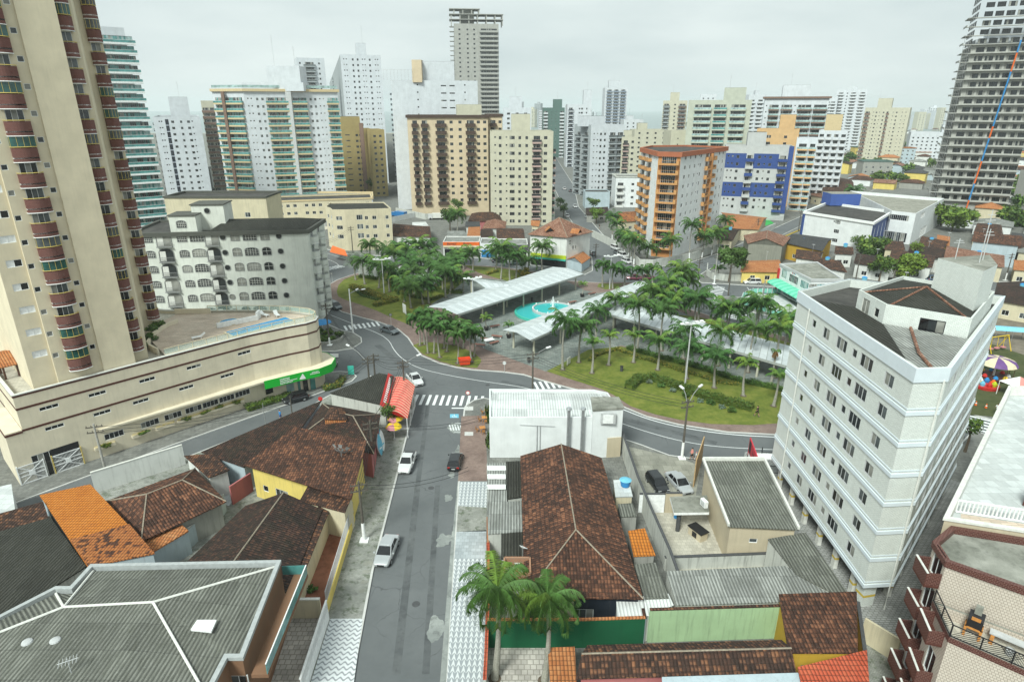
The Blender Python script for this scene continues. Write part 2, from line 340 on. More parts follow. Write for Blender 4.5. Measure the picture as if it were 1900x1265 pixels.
def thing(name, label, cat, loc=(0, 0, 0), group=None):
 o = bpy.data.objects.new(name, None); C.objects.link(o); o.location = (loc[0], loc[1], loc[2] if len(loc) > 2 else 0); o.empty_display_size = .5
 return tag(o, label, cat, group)
def inst(name, me, loc, rz=0, parent=None, sc_=None):
 o = bpy.data.objects.new(name, me); C.objects.link(o); f = off(parent)
 o.location = (loc[0]-f[0], loc[1]-f[1], loc[2]-f[2]); o.rotation_euler = (0, 0, rz)
 if parent: o.parent = parent
 if sc_: o.scale = sc_
 return o
def copy_tree(o, loc=None, rz=None, sc_=None, parent=None):
 c = o.copy(); C.objects.link(c)
 if parent: c.parent = parent
 if loc: c.location = loc
 if rz is not None: c.rotation_euler = (0, 0, rz)
 if sc_: c.scale = (sc_, sc_, sc_)
 for ch in o.children: copy_tree(ch, parent=c)
 return c
def struct(mb, name, mats): o = mb.build(name, mats); o['kind'] = 'structure'; return o
def px(poly, z=0): return [G(a, b, z) for a, b in poly]
def ccw(p):
 a = sum(p[i][0]*p[(i+1) % len(p)][1]-p[(i+1) % len(p)][0]*p[i][1] for i in range(len(p)))
 return p if a > 0 else p[::-1]
def smooth_poly(p, it=2):
 for _ in range(it):
  q = []
  for i in range(len(p)): a, b = p[i], p[(i+1) % len(p)]; q += [(a[0]*.75+b[0]*.25, a[1]*.75+b[1]*.25), (a[0]*.25+b[0]*.75, a[1]*.25+b[1]*.75)]
  p = q
 return p
def inset(p, d):     # shrink a ccw polygon by d
 n = len(p); r = []
 for i in range(n):
  a, b, c = p[i-1], p[i], p[(i+1) % n]
  d1 = Vector((b[0]-a[0], b[1]-a[1])).normalized(); d2 = Vector((c[0]-b[0], c[1]-b[1])).normalized()
  n1 = Vector((-d1.y, d1.x)); n2 = Vector((-d2.y, d2.x)); m = n1+n2
  m = m/max(.35, m.dot(n1)) if m.length > 1e-4 else n1
  r.append((b[0]+m.x*d, b[1]+m.y*d))
 return r
# ---------------- facades ----------------
rnd = random.Random(11)
KIND = {'s': (.62, .62, 1.5), 't': (.8, .8, 1.3), 'w': (1.3, 1.15, 1.0), 'q': (1.0, 1.15, 1.0), 'W': (1.9, 1.25, 1.0), 'v': (1.45, 1.15, 1.0), 'd': (1.7, 2.15, .06), 'L': (2.3, .55, 1.5), 'n': (.5, 1.3, .9)}
_wm = {}
def winmesh(w, h, var, frame='white', glass=None, shutter=False):
 k = (round(w, 2), round(h, 2), var, frame, glass, shutter)
 if k in _wm: return _wm[k]
 r = random.Random(hash((k[0], k[1], var)) & 0xffff)
 mb = MB(); f = .05 if w < 1 else .06
 mb.box(-w/2, w/2, .03, .11, 0, f, 0); mb.box(-w/2, w/2, .03, .11, h-f, h, 0); mb.box(-w/2, -w/2+f, .03, .11, f, h-f, 0); mb.box(w/2-f, w/2, .03, .11, f, h-f, 0)
 n = max(1, round(w/.62)) if w > .9 else 1; gl = {'a': ['glass dark', 'glass mid', 'glass dark', 'glass black'], 'g': ['glass teal', 'glass green', 'glass dark', 'glass teal', 'glass pale'], 'c': ['glass curtain', 'glass mid', 'glass dark'], 'k': ['glass black', 'glass dark']}[glass or 'a']
 mats = [frame, gl[var % len(gl)], gl[(var+1) % len(gl)], 'glass curtain', 'white']
 pw = (w-2*f)/n
 for i in range(n):
  x0 = -w/2+f+i*pw
  if i: mb.box(x0-.02, x0+.02, .04, .10, f, h-f, 0)
  mi = 4 if shutter and not (var == 3 and i == n-1) else (1 if r.random() < .6 else 2)
  if not shutter and r.random() < .18: mi = 3
  yy = .07 if i % 2 else .085
  mb.face([(x0, yy, f), (x0+pw, yy, f), (x0+pw, yy, h-f), (x0, yy, h-f)], mi)
 _wm[k] = mb.mesh('window', mats); return _wm[k]
_bm = {}
def balcmesh(w, d, style, mats):
 k = (round(w, 2), round(d, 2), style, mats)
 if k in _bm: return _bm[k]
 mb = MB(); a, b = -w/2, w/2
 if style == 'solid':
  mb.box(a, b, -d, 0, -.18, 0, 1); mb.box(a, b, -d, -d+.1, 0, 1.0, 0); mb.box(a, a+.1, -d+.1, 0, 0, 1.0, 0); mb.box(b-.1, b, -d+.1, 0, 0, 1.0, 0); mb.box(a-.02, b+.02, -d-.02, -d+.12, 1.0, 1.06, 2)
 elif style == 'wing':    # solid sides, railing in the middle
  mb.box(a, b, -d, 0, -.25, 0, 0); e = w*.13
  mb.box(a, a+e, -d, -d+.1, 0, 1.0, 0); mb.box(b-e, b, -d, -d+.1, 0, 1.0, 0); mb.box(a, b, -d-.003, -d+.1, 0, .3, 0); mb.box(a, a+.1, -d+.1, 0, 0, 1.0, 0); mb.box(b-.1, b, -d+.1, 0, 0, 1.0, 0)
  mb.box(a+e, b-e, -d, -d+.06, .98, 1.04, 2)
  n = int((w-2*e)/.3)
  for i in range(n): x = a+e+(i+.5)*(w-2*e)/n; mb.box(x-.02, x+.02, -d+.02, -d+.05, .3, .98, 1)
 elif style == 'glass':
  mb.box(a, b, -d, 0, -.5, .12, 0); mb.face([(a, -d+.04, .12), (b, -d+.04, .12), (b, -d+.04, .9), (a, -d+.04, .9)], 1); mb.face([(b, -d+.04, .12), (b, 0, .12), (b, 0, .9), (b, -d+.04, .9)], 1); mb.face([(a, 0, .12), (a, -d+.04, .12), (a, -d+.04, .9), (a, 0, .9)], 1)
  mb.box(a, b, -d, -d+.08, .9, .97, 2)
 elif style == 'bars':
  mb.box(a, b, -d, 0, -.3, .05, 0); n = max(4, int(w/.16))
  for i in range(n+1): x = a+i*w/n; mb.box(x-.015, x+.015, -d, -d+.03, .05, .95, 1)
  for x in (a, b-.03):
   for j in range(4): mb.box(x, x+.03, -d+j*d/4, -d+j*d/4+.03, .05, .95, 1)
  mb.box(a, b, -d-.01, -d+.04, .95, 1.02, 2); mb.box(a, a+.05, -d+.04, 0, .95, 1.02, 2); mb.box(b-.05, b, -d+.04, 0, .95, 1.02, 2)
 elif style == 'curve':
  n = 8; arc = [(a+.0, 0)]+[(a+w*i/n, -d*(.55+.45*math.sin(PI*i/n))) for i in range(n+1)]+[(b, 0)]
  mb.prism(arc, -.12, .02, 1)
  for i in range(len(arc)-1):
   p, q = arc[i], arc[i+1]; mb.prism([p, q, (q[0]*.93, q[1]+.1*(q[1] != 0)), (p[0]*.93, p[1]+.1*(p[1] != 0))], -.45, 1.02, 0)
  mb.tube([(p[0], p[1], 1.13) for p in arc], .045, 4, 2); mb.tube([(p[0]*1.02, p[1]*1.03, -.49) for p in arc], .05, 4, 1)
 _bm[k] = mb.mesh('balcony', list(mats)); return _bm[k]
_gm = {}
def glazemesh(w, d, col):   # glazed-in curved balcony
 k = (round(w, 2), round(d, 2), col)
 if k in _gm: return _gm[k]
 mb = MB(); n = 8; a = -w/2; arc = [(a, 0)]+[(a+w*i/n, -d*(.5+.42*math.sin(PI*i/n))) for i in range(n+1)]+[(w/2, 0)]
 for i in range(len(arc)-1):
  p, q = arc[i], arc[i+1]; mb.face([(p[0], p[1], 1.1), (q[0], q[1], 1.1), (q[0], q[1], 2.24), (p[0], p[1], 2.24)], 0)
  if i % 2: mb.box(p[0]-.02, p[0]+.02, p[1]-.02, p[1]+.02, 1.1, 2.24, 1)
 _gm[k] = mb.mesh('balcony_glazing', [col, 'gold']); return _gm[k]
def wall(mb, p0, p1, z0, z1, ops, R=.14, mi=0, mr=None):
 L = math.hypot(p1[0]-p0[0], p1[1]-p0[1]); d = ((p1[0]-p0[0])/L, (p1[1]-p0[1])/L); n = (d[1], -d[0])
 def pt(s, z, o=0): return (p0[0]+d[0]*s-n[0]*o, p0[1]+d[1]*s-n[1]*o, z)
 ops = [(max(.02, a), min(L-.02, b), max(z0+.01, c), min(z1-.01, e)) for a, b, c, e in ops]
 ops = [q for q in ops if q[1]-q[0] > .05 and q[3]-q[2] > .05]
 zs = sorted({z0, z1} | {round(q[2], 4) for q in ops} | {round(q[3], 4) for q in ops})
 for k in range(len(zs)-1):
  za, zb = zs[k], zs[k+1]; row = sorted((q[0], q[1]) for q in ops if q[2] < (za+zb)/2 < q[3]); x = 0
  for a, b in row:
   if a > x+1e-4: mb.face([pt(x, za), pt(a, za), pt(a, zb), pt(x, zb)], mi)
   x = max(x, b)
  if x < L: mb.face([pt(x, za), pt(L, za), pt(L, zb), pt(x, zb)], mi)
 mr = mi if mr is None else mr
 for a, b, c, e in ops:
  mb.face([pt(a, c), pt(b, c), pt(b, c, R), pt(a, c, R)], mr); mb.face([pt(a, e, R), pt(b, e, R), pt(b, e), pt(a, e)], mr)
  mb.face([pt(a, c, R), pt(a, e, R), pt(a, e), pt(a, c)], mr); mb.face([pt(b, c), pt(b, e), pt(b, e, R), pt(b, c, R)], mr)
BS = []
CAMP = Vector((0, 0, H))
_ac = []
def acmesh():
 if not _ac:
  m = MB(); m.box(-.42, .42, -.42, -.08, 0, .55, 0); m.box(-.3, .12, -.435, -.42, .08, .47, 1); m.box(-.4, .4, -.4, 0, -.06, 0, 1); _ac.append(m.mesh('air_conditioner', ['white', 'grey']))
 return _ac[0]
def parts_capped(root, name, items, cap=95):
 """items = (mesh, loc, rz): the nearest `cap` as parts, the rest as one part"""
 items.sort(key=lambda t: (Vector(t[1])-CAMP).length)
 for me, loc, rz in items[:cap]: inst(name, me, loc, rz, root)
 if items[cap:]:
  f = off(root); vs = []; fs = []; mi = []; mats = []
  for me, loc, rz in items[cap:]:
   mt = Matrix.Translation((loc[0]-f[0], loc[1]-f[1], loc[2]-f[2])) @ Matrix.Rotation(rz, 4, 'Z'); b0 = len(vs); idx = []
   for m in me.materials:
    if m not in mats: mats.append(m)
    idx.append(mats.index(m))
   vs += [mt @ v.co for v in me.vertices]; fs += [[b0+i for i in p.vertices] for p in me.polygons]; mi += [idx[p.material_index] for p in me.polygons]
  me = bpy.data.meshes.new(name); me.from_pydata(vs, [], fs)
  for m in mats: me.materials.append(m)
  me.polygons.foreach_set('material_index', mi)
  o = bpy.data.objects.new(name, me); C.objects.link(o); o.parent = root; o['kind'] = 'stuff'
def building(name, label, cat, foot, z0, z1, wm, specs=None, fh=2.9, zf=None, nf=None, group=None, roof='dark roofing', par=.8, bands=None, cap=None, R=.14, frame='white', glass='a', revm=None, edgem=None, acp=.07):
 foot = [tuple(p[:2]) for p in foot]; cx = sum(p[0] for p in foot)/len(foot); cy = sum(p[1] for p in foot)/len(foot)
 BS.append((cx, cy, max(math.dist((cx, cy), p) for p in foot))); root = thing(name, label, cat, (cx, cy, 0), group)
 specs = specs or {}; zf = z0+.2 if zf is None else zf; nf = int((z1-par-zf+.3)/fh) if nf is None else nf
 mats = [wm, revm or wm]; edgem = edgem or {}
 for m in edgem.values():
  if m not in mats: mats.append(m)
 mb = MB(); wins = []; bals = []; acs = []; glz = []
 for e in range(len(foot)):
  p0, p1 = foot[e], foot[(e+1) % len(foot)]; L = math.hypot(p1[0]-p0[0], p1[1]-p0[1])
  if L < .05: continue
  d = ((p1[0]-p0[0])/L, (p1[1]-p0[1])/L); n = (d[1], -d[0]); ang = math.atan2(d[1], d[0]); ops = []
  for col in specs.get(e, []):
   o = col[-1] if isinstance(col[-1], dict) else {}
   s = col[1]*L if isinstance(col[1], float) and 0 <= col[1] <= 1 and not o.get('abs') else col[1]
   k0, k1 = o.get('f', (0, nf)); K = col[0]
   for k in range(k0, min(k1, nf)):
    if o.get('odd') is not None and k % 2 != o['odd']: continue
    z = zf+k*fh
    def at(zz, oo=0): return (p0[0]+d[0]*s+n[0]*oo, p0[1]+d[1]*s+n[1]*oo, zz)
    if K in KIND:
     w, h, sl = KIND[K]; w = o.get('w', w); h = o.get('h', h); sl = o.get('z', sl)
     ops.append((s-w/2, s+w/2, z+sl, z+sl+h))
     wins.append((winmesh(w, h, rnd.randrange(5), o.get('fr', frame), o.get('g', glass), K == 'v' and rnd.random() < .8), at(z+sl), ang))
     if w > .9 and rnd.random() < acp: acs.append((acmesh(), at(z+sl-.75, 0), ang))
    elif K == 'B':
     _, _, w, dep, st, ms = col[:6]; dw = o.get('dw', w*.72); 
     ops.append((s-dw/2, s+dw/2, z+.06, z+2.25)); wins.append((winmesh(dw, 2.19, rnd.randrange(4), o.get('fr', frame), o.get('g', glass)), at(z+.06), ang))
     bals.append((balcmesh(w, dep, st, ms), at(z), ang))
     if o.get('glz') and rnd.random() < o['glz']: glz.append((glazemesh(w, dep, rnd.choice(['glass green', 'glass dark', 'glass green', 'glass mid'])), at(z), ang))
  wall(mb, p0, p1, z0, z1, ops, R, mats.index(edgem[e]) if e in edgem else 0, 1)
 ins = inset(foot, .22)
 for i in range(len(foot)):
  j = (i+1) % len(foot); mb.face([(*foot[i], z1), (*foot[j], z1), (*ins[j], z1), (*ins[i], z1)]); mb.face([(*ins[j], z1), (*ins[j], z1-par-.05), (*ins[i], z1-par-.05), (*ins[i], z1)])
 mb.build('wall', mats, root)
 r = MB(); r.face([(*p, z1-par) for p in ins]); r.build('roof', roof, root)
 if cap:
  hh, ct, cm = cap; c = MB(); o1 = inset(foot, -ct); i1 = inset(foot, .25)
  for i in range(len(foot)):
   j = (i+1) % len(foot); a, b2, c2, d2 = o1[i], o1[j], i1[j], i1[i]
   c.face([(*a, z1-hh), (*b2, z1-hh), (*b2, z1+.05), (*a, z1+.05)]); c.face([(*a, z1+.05), (*b2, z1+.05), (*c2, z1+.05), (*d2, z1+.05)]); c.face([(*c2, z1+.05), (*c2, z1-par+.02), (*d2, z1-par+.02), (*d2, z1+.05)]); c.face([(*b2, z1-hh), (*a, z1-hh), (*foot[i], z1-hh), (*foot[j], z1-hh)])
  c.build('cornice', cm, root)
 for bz, bh, bmt, pr in (bands or []):
  b = MB(); o1 = inset(foot, -pr)
  for i in range(len(foot)):
   j = (i+1) % len(foot)
   b.face([(*o1[i], bz), (*o1[j], bz), (*o1[j], bz+bh), (*o1[i], bz+bh)]); b.face([(*o1[i], bz+bh), (*o1[j], bz+bh), (*foot[j], bz+bh), (*foot[i], bz+bh)]); b.face([(*foot[i], bz), (*foot[j], bz), (*o1[j], bz), (*o1[i], bz)])
  b.build('floor_band', bmt, root)
 parts_capped(root, 'window', wins); parts_capped(root, 'balcony', bals); parts_capped(root, 'balcony_glazing', glz)
 return root
def rbox(root, x0, x1, y0, y1, z0, z1, m, name='stair_tower', fr=None, mt=None):
 mb = MB(*(fr or ())); mb.box(x0, x1, y0, y1, z0, z1, 0); 
 if mt: mb.box(x0+.15, x1-.15, y0+.15, y1-.15, z1, z1+.06, 1)
 return mb.build(name, [m, mt or m], root)
def antenna(root, x, y, z, h=5):
 mb = MB(); mb.tube([(x, y, z), (x, y, z+h)], .05, 4); mb.tube([(x-.5, y, z+h*.8), (x+.5, y, z+h*.8)], .03, 4); mb.tube([(x-.35, y, z+h*.9), (x+.35, y, z+h*.9)], .03, 4); mb.build('antenna', 'light grey', root)
def block_at(pl, pm, pr, z, ang, ym=None, back=None):
 """footprint from the photo corners of a roof: pl, pm, pr = pixels of left, near and right roof corner, near corner on height z (or at depth ym); ang = heading of the near-to-right wall"""
 K = G(*pm, z) if ym is None else (Xat(pm[0], pm[1], ym), ym)
 Rr = onray(pr[0], pr[1], K, ang); wr = math.hypot(Rr[0]-K[0], Rr[1]-K[1])
 if pl is None or back: wl = back
 else: Ll = onray(pl[0], pl[1], K, ang+PI/2); wl = math.hypot(Ll[0]-K[0], Ll[1]-K[1])
 d = (math.cos(ang), math.sin(ang)); n = (-d[1], d[0])
 return [K, (K[0]+d[0]*wr, K[1]+d[1]*wr), (K[0]+d[0]*wr+n[0]*wl, K[1]+d[1]*wr+n[1]*wl), (K[0]+n[0]*wl, K[1]+n[1]*wl)]

# ---------------- houses ----------------
def lerp(a, b, t): return tuple(a[i]+(b[i]-a[i])*t for i in range(len(a)))
def roof_faces(q, ze, rise, kind, ridge=0, hipf=.3, r_off=.5):
 """q: 4 eave corners ccw; ridge parallel to edge q0-q1 when ridge=0. Returns slope polygons and ridge lines"""
 if ridge: q = q[1:]+q[:1]
 e = [(p[0], p[1], ze) for p in q]
 if kind == 'shed': return [[e[0], e[1], (*q[2], ze+rise), (*q[3], ze+rise)]], []
 a = lerp(q[0], q[3], r_off); b = lerp(q[1], q[2], r_off)
 if kind == 'gable': A = (*a, ze+rise); B = (*b, ze+rise); return [[e[0], e[1], B, A], [e[2], e[3], A, B]], [(A, B)]
 if kind == 'pyramid': hipf = .499
 A = (*lerp(a, b, hipf), ze+rise); B = (*lerp(b, a, hipf), ze+rise)
 if kind == 'halfhip': A = (*a, ze+rise); return [[e[0], e[1], B, A], [e[1], e[2], B], [e[2], e[3], A, B]], [(A, B), (B, e[1]), (B, e[2])]
 return [[e[0], e[1], B, A], [e[1], e[2], B], [e[2], e[3], A, B], [e[3], e[0], A]], [(A, B), (A, e[0]), (A, e[3]), (B, e[1]), (B, e[2])]
def slab(mb, poly, th=.12, mi=0, me=None):
 lo = [(p[0], p[1], p[2]-th) for p in poly]; mb.face(poly, mi); mb.face(lo[::-1], mi if me is None else me)
 for i in range(len(poly)): j = (i+1) % len(poly); mb.face([lo[i], lo[j], poly[j], poly[i]], mi if me is None else me)
HS = []
def house(label, q, hw, kind, rise, wm='wall cream', rm='tile brown', ridge=0, hipf=.3, oh=.45, cat='house', name='house', group=None, wins=None, ridge_m='mortar', z0=0, caps=True, r_off=.5, fh=2.9):
 q = ccw([tuple(p[:2]) for p in q]); cx = sum(p[0] for p in q)/4; cy = sum(p[1] for p in q)/4
 HS.append((cx, cy)); root = thing(name, label, cat, (cx, cy, 0), group)
 fs, rl = roof_faces(q, hw, rise, kind, ridge, hipf, r_off)
 mb = MB()
 for f in fs: slab(mb, f)
 mb.build('roof', rm, root)
 if rl and caps:
  c = MB()
  for a, b in rl: c.tube([(a[0], a[1], a[2]+.02), (b[0], b[1], b[2]+.02)], .075, 5)
  c.build('ridge_tiles', ridge_m, root)
 p = inset(q, oh); w = MB(); items = []
 for e in range(4):
  ops = []; p0, p1 = p[e], p[(e+1) % 4]; L = math.hypot(p1[0]-p0[0], p1[1]-p0[1]); d = ((p1[0]-p0[0])/L, (p1[1]-p0[1])/L)
  for K, fr_ in (wins or {}).get(e, []):
   if K == 'd': ww, h, sl = (.9, 2.1, .05)
   else: ww, h, sl = KIND[K]
   for fl in range(max(1, int((hw-z0)//2.7))):
    if K == 'd' and fl: continue
    s = fr_*L; zz = z0+sl+fl*fh; ops.append((s-ww/2, s+ww/2, zz, zz+h)); items.append((winmesh(ww, h, rnd.randrange(4)), (p0[0]+d[0]*s, p0[1]+d[1]*s, zz), math.atan2(d[1], d[0]), K))
  wall(w, p0, p1, z0, hw-.1, ops)
 pr = p[1:]+p[:1] if ridge else p; k = oh/max(.1, math.hypot(q[1][0]-q[2][0], q[1][1]-q[2][1])/2)
 if kind in ('gable', 'halfhip'):
  zt = hw+rise*(1-0)-.12
  for a, b in ((pr[0], pr[3]), (pr[1], pr[2])):
   if kind == 'halfhip' and a is pr[1]: continue
   m = lerp(a, b, r_off); w.face([(*a, hw-.1), (*b, hw-.1), (*m, zt)]); w.face([(*b, hw-.1), (*a, hw-.1), (*m, zt)])
 if kind == 'shed':
  w.face([(*pr[3], hw-.1), (*pr[2], hw-.1), (*pr[2], hw+rise*.93-.15), (*pr[3], hw+rise*.93-.15)])
  for a, b in ((pr[0], pr[3]), (pr[1], pr[2])): w.face([(*a, hw-.1), (*b, hw-.1), (*b, hw+rise*.93-.15)])
 w.build('wall', wm, root)
 for me, loc, rz, K in items: inst('door' if K == 'd' else 'window', me, loc, rz, root)
 return root
def fence_wall(label, pts, h, m, th=.18, cat='wall', name='boundary_wall', z0=0, cap=None, group=None):
 o = MB()
 for i in range(len(pts)-1): o.beam((*pts[i], z0+h/2), (*pts[i+1], z0+h/2), th, h+.002*i)
 if not cap:
  return tag(o.build(name, m), label, cat, group)
 root = thing(name, label, cat, (*pts[0], 0), group); o.build('wall', m, root); c = MB()
 for i in range(len(pts)-1): c.beam((*pts[i], z0+h+.04), (*pts[i+1], z0+h+.04), th+.08, .08+.002*i)
 c.build('coping', cap, root); return root

# ---------------- vehicles ----------------
def carmat(name, c): 
 if name in MATS: return MATS[name]
 m, nt, b = newmat(name, .28, .25, .6); setc(nt, b, ramp(nt, noise(nt, .8, obj(nt), 3), [(.3, mul(c, .92)), (.7, mul(c, 1.05))])); b.inputs['Coat Weight'].default_value = .5; MATS[name] = m; return m
CARS = {}
def loft(mb, secs, mi=0):
 prev = None
 for sct in secs:
  ring = [mb.P(p) for p in sct]
  if prev:
   for i in range(len(ring)): j = (i+1) % len(ring); mb.f.append([prev[i], prev[j], ring[j], ring[i]]); mb.m.append(mi)
  else: mb.f.append(ring[::-1]); mb.m.append(mi)
  prev = ring
 mb.f.append(prev); mb.m.append(mi)
def car_proto(kind, col):
 if (kind, col) in CARS: return copy_tree(CARS[(kind, col)])
 pk = {'hatch': (3.9, 1.70, 1.48), 'sedan': (4.5, 1.75, 1.45), 'pickup': (4.7, 1.74, 1.58), 'suv': (4.4, 1.8, 1.62), 'van': (4.6, 1.8, 1.9)}[kind]
 L, W, Hh = pk; h = L/2; w = W/2; belt = Hh*.6
 root = thing('car', 'car', 'car')
 def sec(x, zl, zb, k=1.0): return [(x, -w*k*.86, zl), (x, -w*k, zl+.2), (x, -w*k*.99, zb-.14), (x, -w*k*.88, zb), (x, w*k*.88, zb), (x, w*k*.99, zb-.14), (x, w*k, zl+.2), (x, w*k*.86, zl)]
 bb = MB(); rear = belt*.98 if kind != 'sedan' else belt*1.02
 loft(bb, [sec(-h, .34, rear*.86, .80), sec(-h+.12, .24, rear*.97, .93), sec(-h+.5, .2, rear, .99), sec(-.3, .2, belt, 1), sec(h-1.25, .2, belt, 1), sec(h-.9, .2, belt*.95, .99), sec(h-.3, .22, belt*.84, .93), sec(h-.08, .26, belt*.74, .86), sec(h, .36, belt*.62, .76)])
 g = {'hatch': (-h+.12, -h+.42, .35, 1.05), 'sedan': (-h+.75, -h+1.35, .35, 1.15), 'pickup': (-.75, -.6, .35, 1.05), 'suv': (-h+.12, -h+.35, .55, 1.2), 'van': (-h+.06, -h+.15, .9, 1.5)}[kind]
 xr, xrt, xft, xf = g; wb, wt = w*.87, w*.70; zt = Hh-.06
 roofp = [(xrt, -wt), (xft, -wt), (xft, wt), (xrt, wt)]
 bb.prism([(xrt-.05, -wt-.03), (xft+.05, -wt-.03), (xft+.05, wt+.03), (xrt-.05, wt+.03)], zt-.03, zt+.02, 0); bb.prism([(xrt+.1, -wt+.1), (xft-.1, -wt+.1), (xft-.1, wt-.1), (xrt+.1, wt-.1)], zt+.02, zt+.05, 0)
 zb = belt-.02
 for sg in (-1, 1):
  for (x0, x1) in ((xr, xrt), (xf, xft)): bb.beam((x0, sg*wb, zb), (x1, sg*wt, zt), .07, .07, 0)
  xm = (xr+xf)/2-.1; bb.beam((xm, sg*(wb+.005), zb), (xm, sg*(wt+.005), zt), .07, .03, 0)
 if kind == 'pickup':
  bb.box(-h+.15, -.8, -w*.8, w*.8, belt-.01, belt+.012, 1)
 body = bb.build('body', [col, 'dark grey'], root)
 def glass(pts, nm):
  m = MB(); m.face(pts); m.face([(p[0], p[1], p[2]-.004) for p in pts][::-1]); m.build(nm, 'glass black', root)
 glass([(xf, -wb+.05, zb), (xf, wb-.05, zb), (xft, wt-.04, zt), (xft, -wt+.04, zt)], 'windscreen')
 glass([(xr, wb-.05, zb), (xr, -wb+.05, zb), (xrt, -wt+.04, zt), (xrt, wt-.04, zt)], 'rear_window')
 for sg in (-1, 1):
  q = [(xr+.04, sg*wb, zb), (xf-.04, sg*wb, zb), (xft-.03, sg*wt, zt-.02), (xrt+.03, sg*wt, zt-.02)]; glass(q if sg < 0 else q[::-1], 'side_window')
  m = MB(); m.box(xf-.28, xf-.12, sg*(w+.1)-.09, sg*(w+.1)+.09, belt+.0, belt+.13); m.build('wing_mirror', col, root)
  m = MB(); m.box(h-.22, h-.06, sg*w*.62-.17, sg*w*.62+.17, belt*.62, belt*.76); m.build('headlight', 'light grey', root)
  m = MB(); m.box(-h-.0, -h+.14, sg*w*.66-.14, sg*w*.66+.14, belt*.68, belt*.9); m.build('tail_light', 'red', root)
  for xx in (-h+.82, h-.78):
   m = MB(); m.o = (xx, sg*(w-.1), .31)
   n = 14
   for y0, y1, r, mi in ((-.11, .11, .31, 0),):
    a = [m.P((r*math.cos(2*PI*i/n), y0, r*math.sin(2*PI*i/n))) for i in range(n)]; b = [m.P((r*math.cos(2*PI*i/n), y1, r*math.sin(2*PI*i/n))) for i in range(n)]
    for i in range(n): j = (i+1) % n; m.f.append([a[i], b[i], b[j], a[j]]); m.m.append(mi)
    m.f.append(a); m.m.append(mi); m.f.append(b[::-1]); m.m.append(mi)
   q = m.build('wheel', 'rubber', root); m = MB(); m.tube([(xx, sg*(w-.1)-.13, .31), (xx, sg*(w-.1)+.13, .31)], .18, 12); m.build('rim', 'steel', q)
 m = MB(); m.box(h-.05, h+.012, -w*.4, w*.4, belt*.42, belt*.6); m.build('grille', 'black', root)
 m = MB(); m.box(-h-.012, -h+.02, -.22, .22, belt*.55, belt*.68); m.build('number_plate', 'light grey', root)
 CARS[(kind, col)] = root
 return root
for nme, c in (('car white', (.7, .71, .71)), ('car black', (.015, .017, .02)), ('car silver', (.42, .44, .45)), ('car grey', (.09, .11, .12)), ('car blue', (.06, .1, .16)), ('car red', (.14, .025, .045)), ('truck blue', (.03, .2, .5))): carmat(nme, c)
def car(kind, col, p, hd, label, group=None, z=0):
 r = car_proto(kind, col); r.location = (p[0], p[1], z); r.rotation_euler = (0, 0, hd); r.name = {'pickup': 'pickup_truck', 'van': 'van'}.get(kind, 'parked_car')
 tag(r, label, {'pickup': 'pickup truck', 'van': 'van'}.get(kind, 'car'), group); return r

# ---------------- plants ----------------
def frond(mb, az, el, L, rr, n=16, wl=.55, droop=1.0, mi=0, wid=.085):
 """one feather leaf: a drooping rib with leaflets on both sides"""
 pts = []; x = z = 0; e = el; k = 9
 for i in range(k+1):
  pts.append((x, z)); x += L/k*math.cos(e); z += L/k*math.sin(e); e -= droop*(.10+.17*i/k)*(1.4 if i > 3 else 1)
 ca, sa = math.cos(az), math.sin(az)
 def W(u, s, zz): return (u*ca-s*sa, u*sa+s*ca, zz)
 for i in range(0, k, 2):
  a, b = pts[i], pts[min(k, i+2)]; mb.face([W(a[0], -.03, a[1]), W(b[0], -.02, b[1]), W(b[0], .02, b[1]), W(a[0], .03, a[1])], 1)
 for j in range(n):
  t = .1+.9*j/(n-1); f = t*k; i = min(k-1, int(f)); fr_ = f-i; u = pts[i][0]+(pts[i+1][0]-pts[i][0])*fr_; z0 = pts[i][1]+(pts[i+1][1]-pts[i][1])*fr_
  ll = wl*(math.sin(PI*min(1, t*.82+.16))**.6)*rr.uniform(.85, 1.1)+.08
  for sg in (-1, 1):
   dr = rr.uniform(.35, 1.0)*ll; fw = ll*rr.uniform(.25, .6); wd = wid*rr.uniform(.8, 1.2)
   mb.face([W(u-wd, sg*.01, z0), W(u+wd, sg*.01, z0+.02), W(u+fw+wd*.3, sg*ll*.8, z0-dr*.75), W(u+fw, sg*ll*.82, z0-dr*.82)], mi if rr.random() > .12 else mi)
CROWN = {}
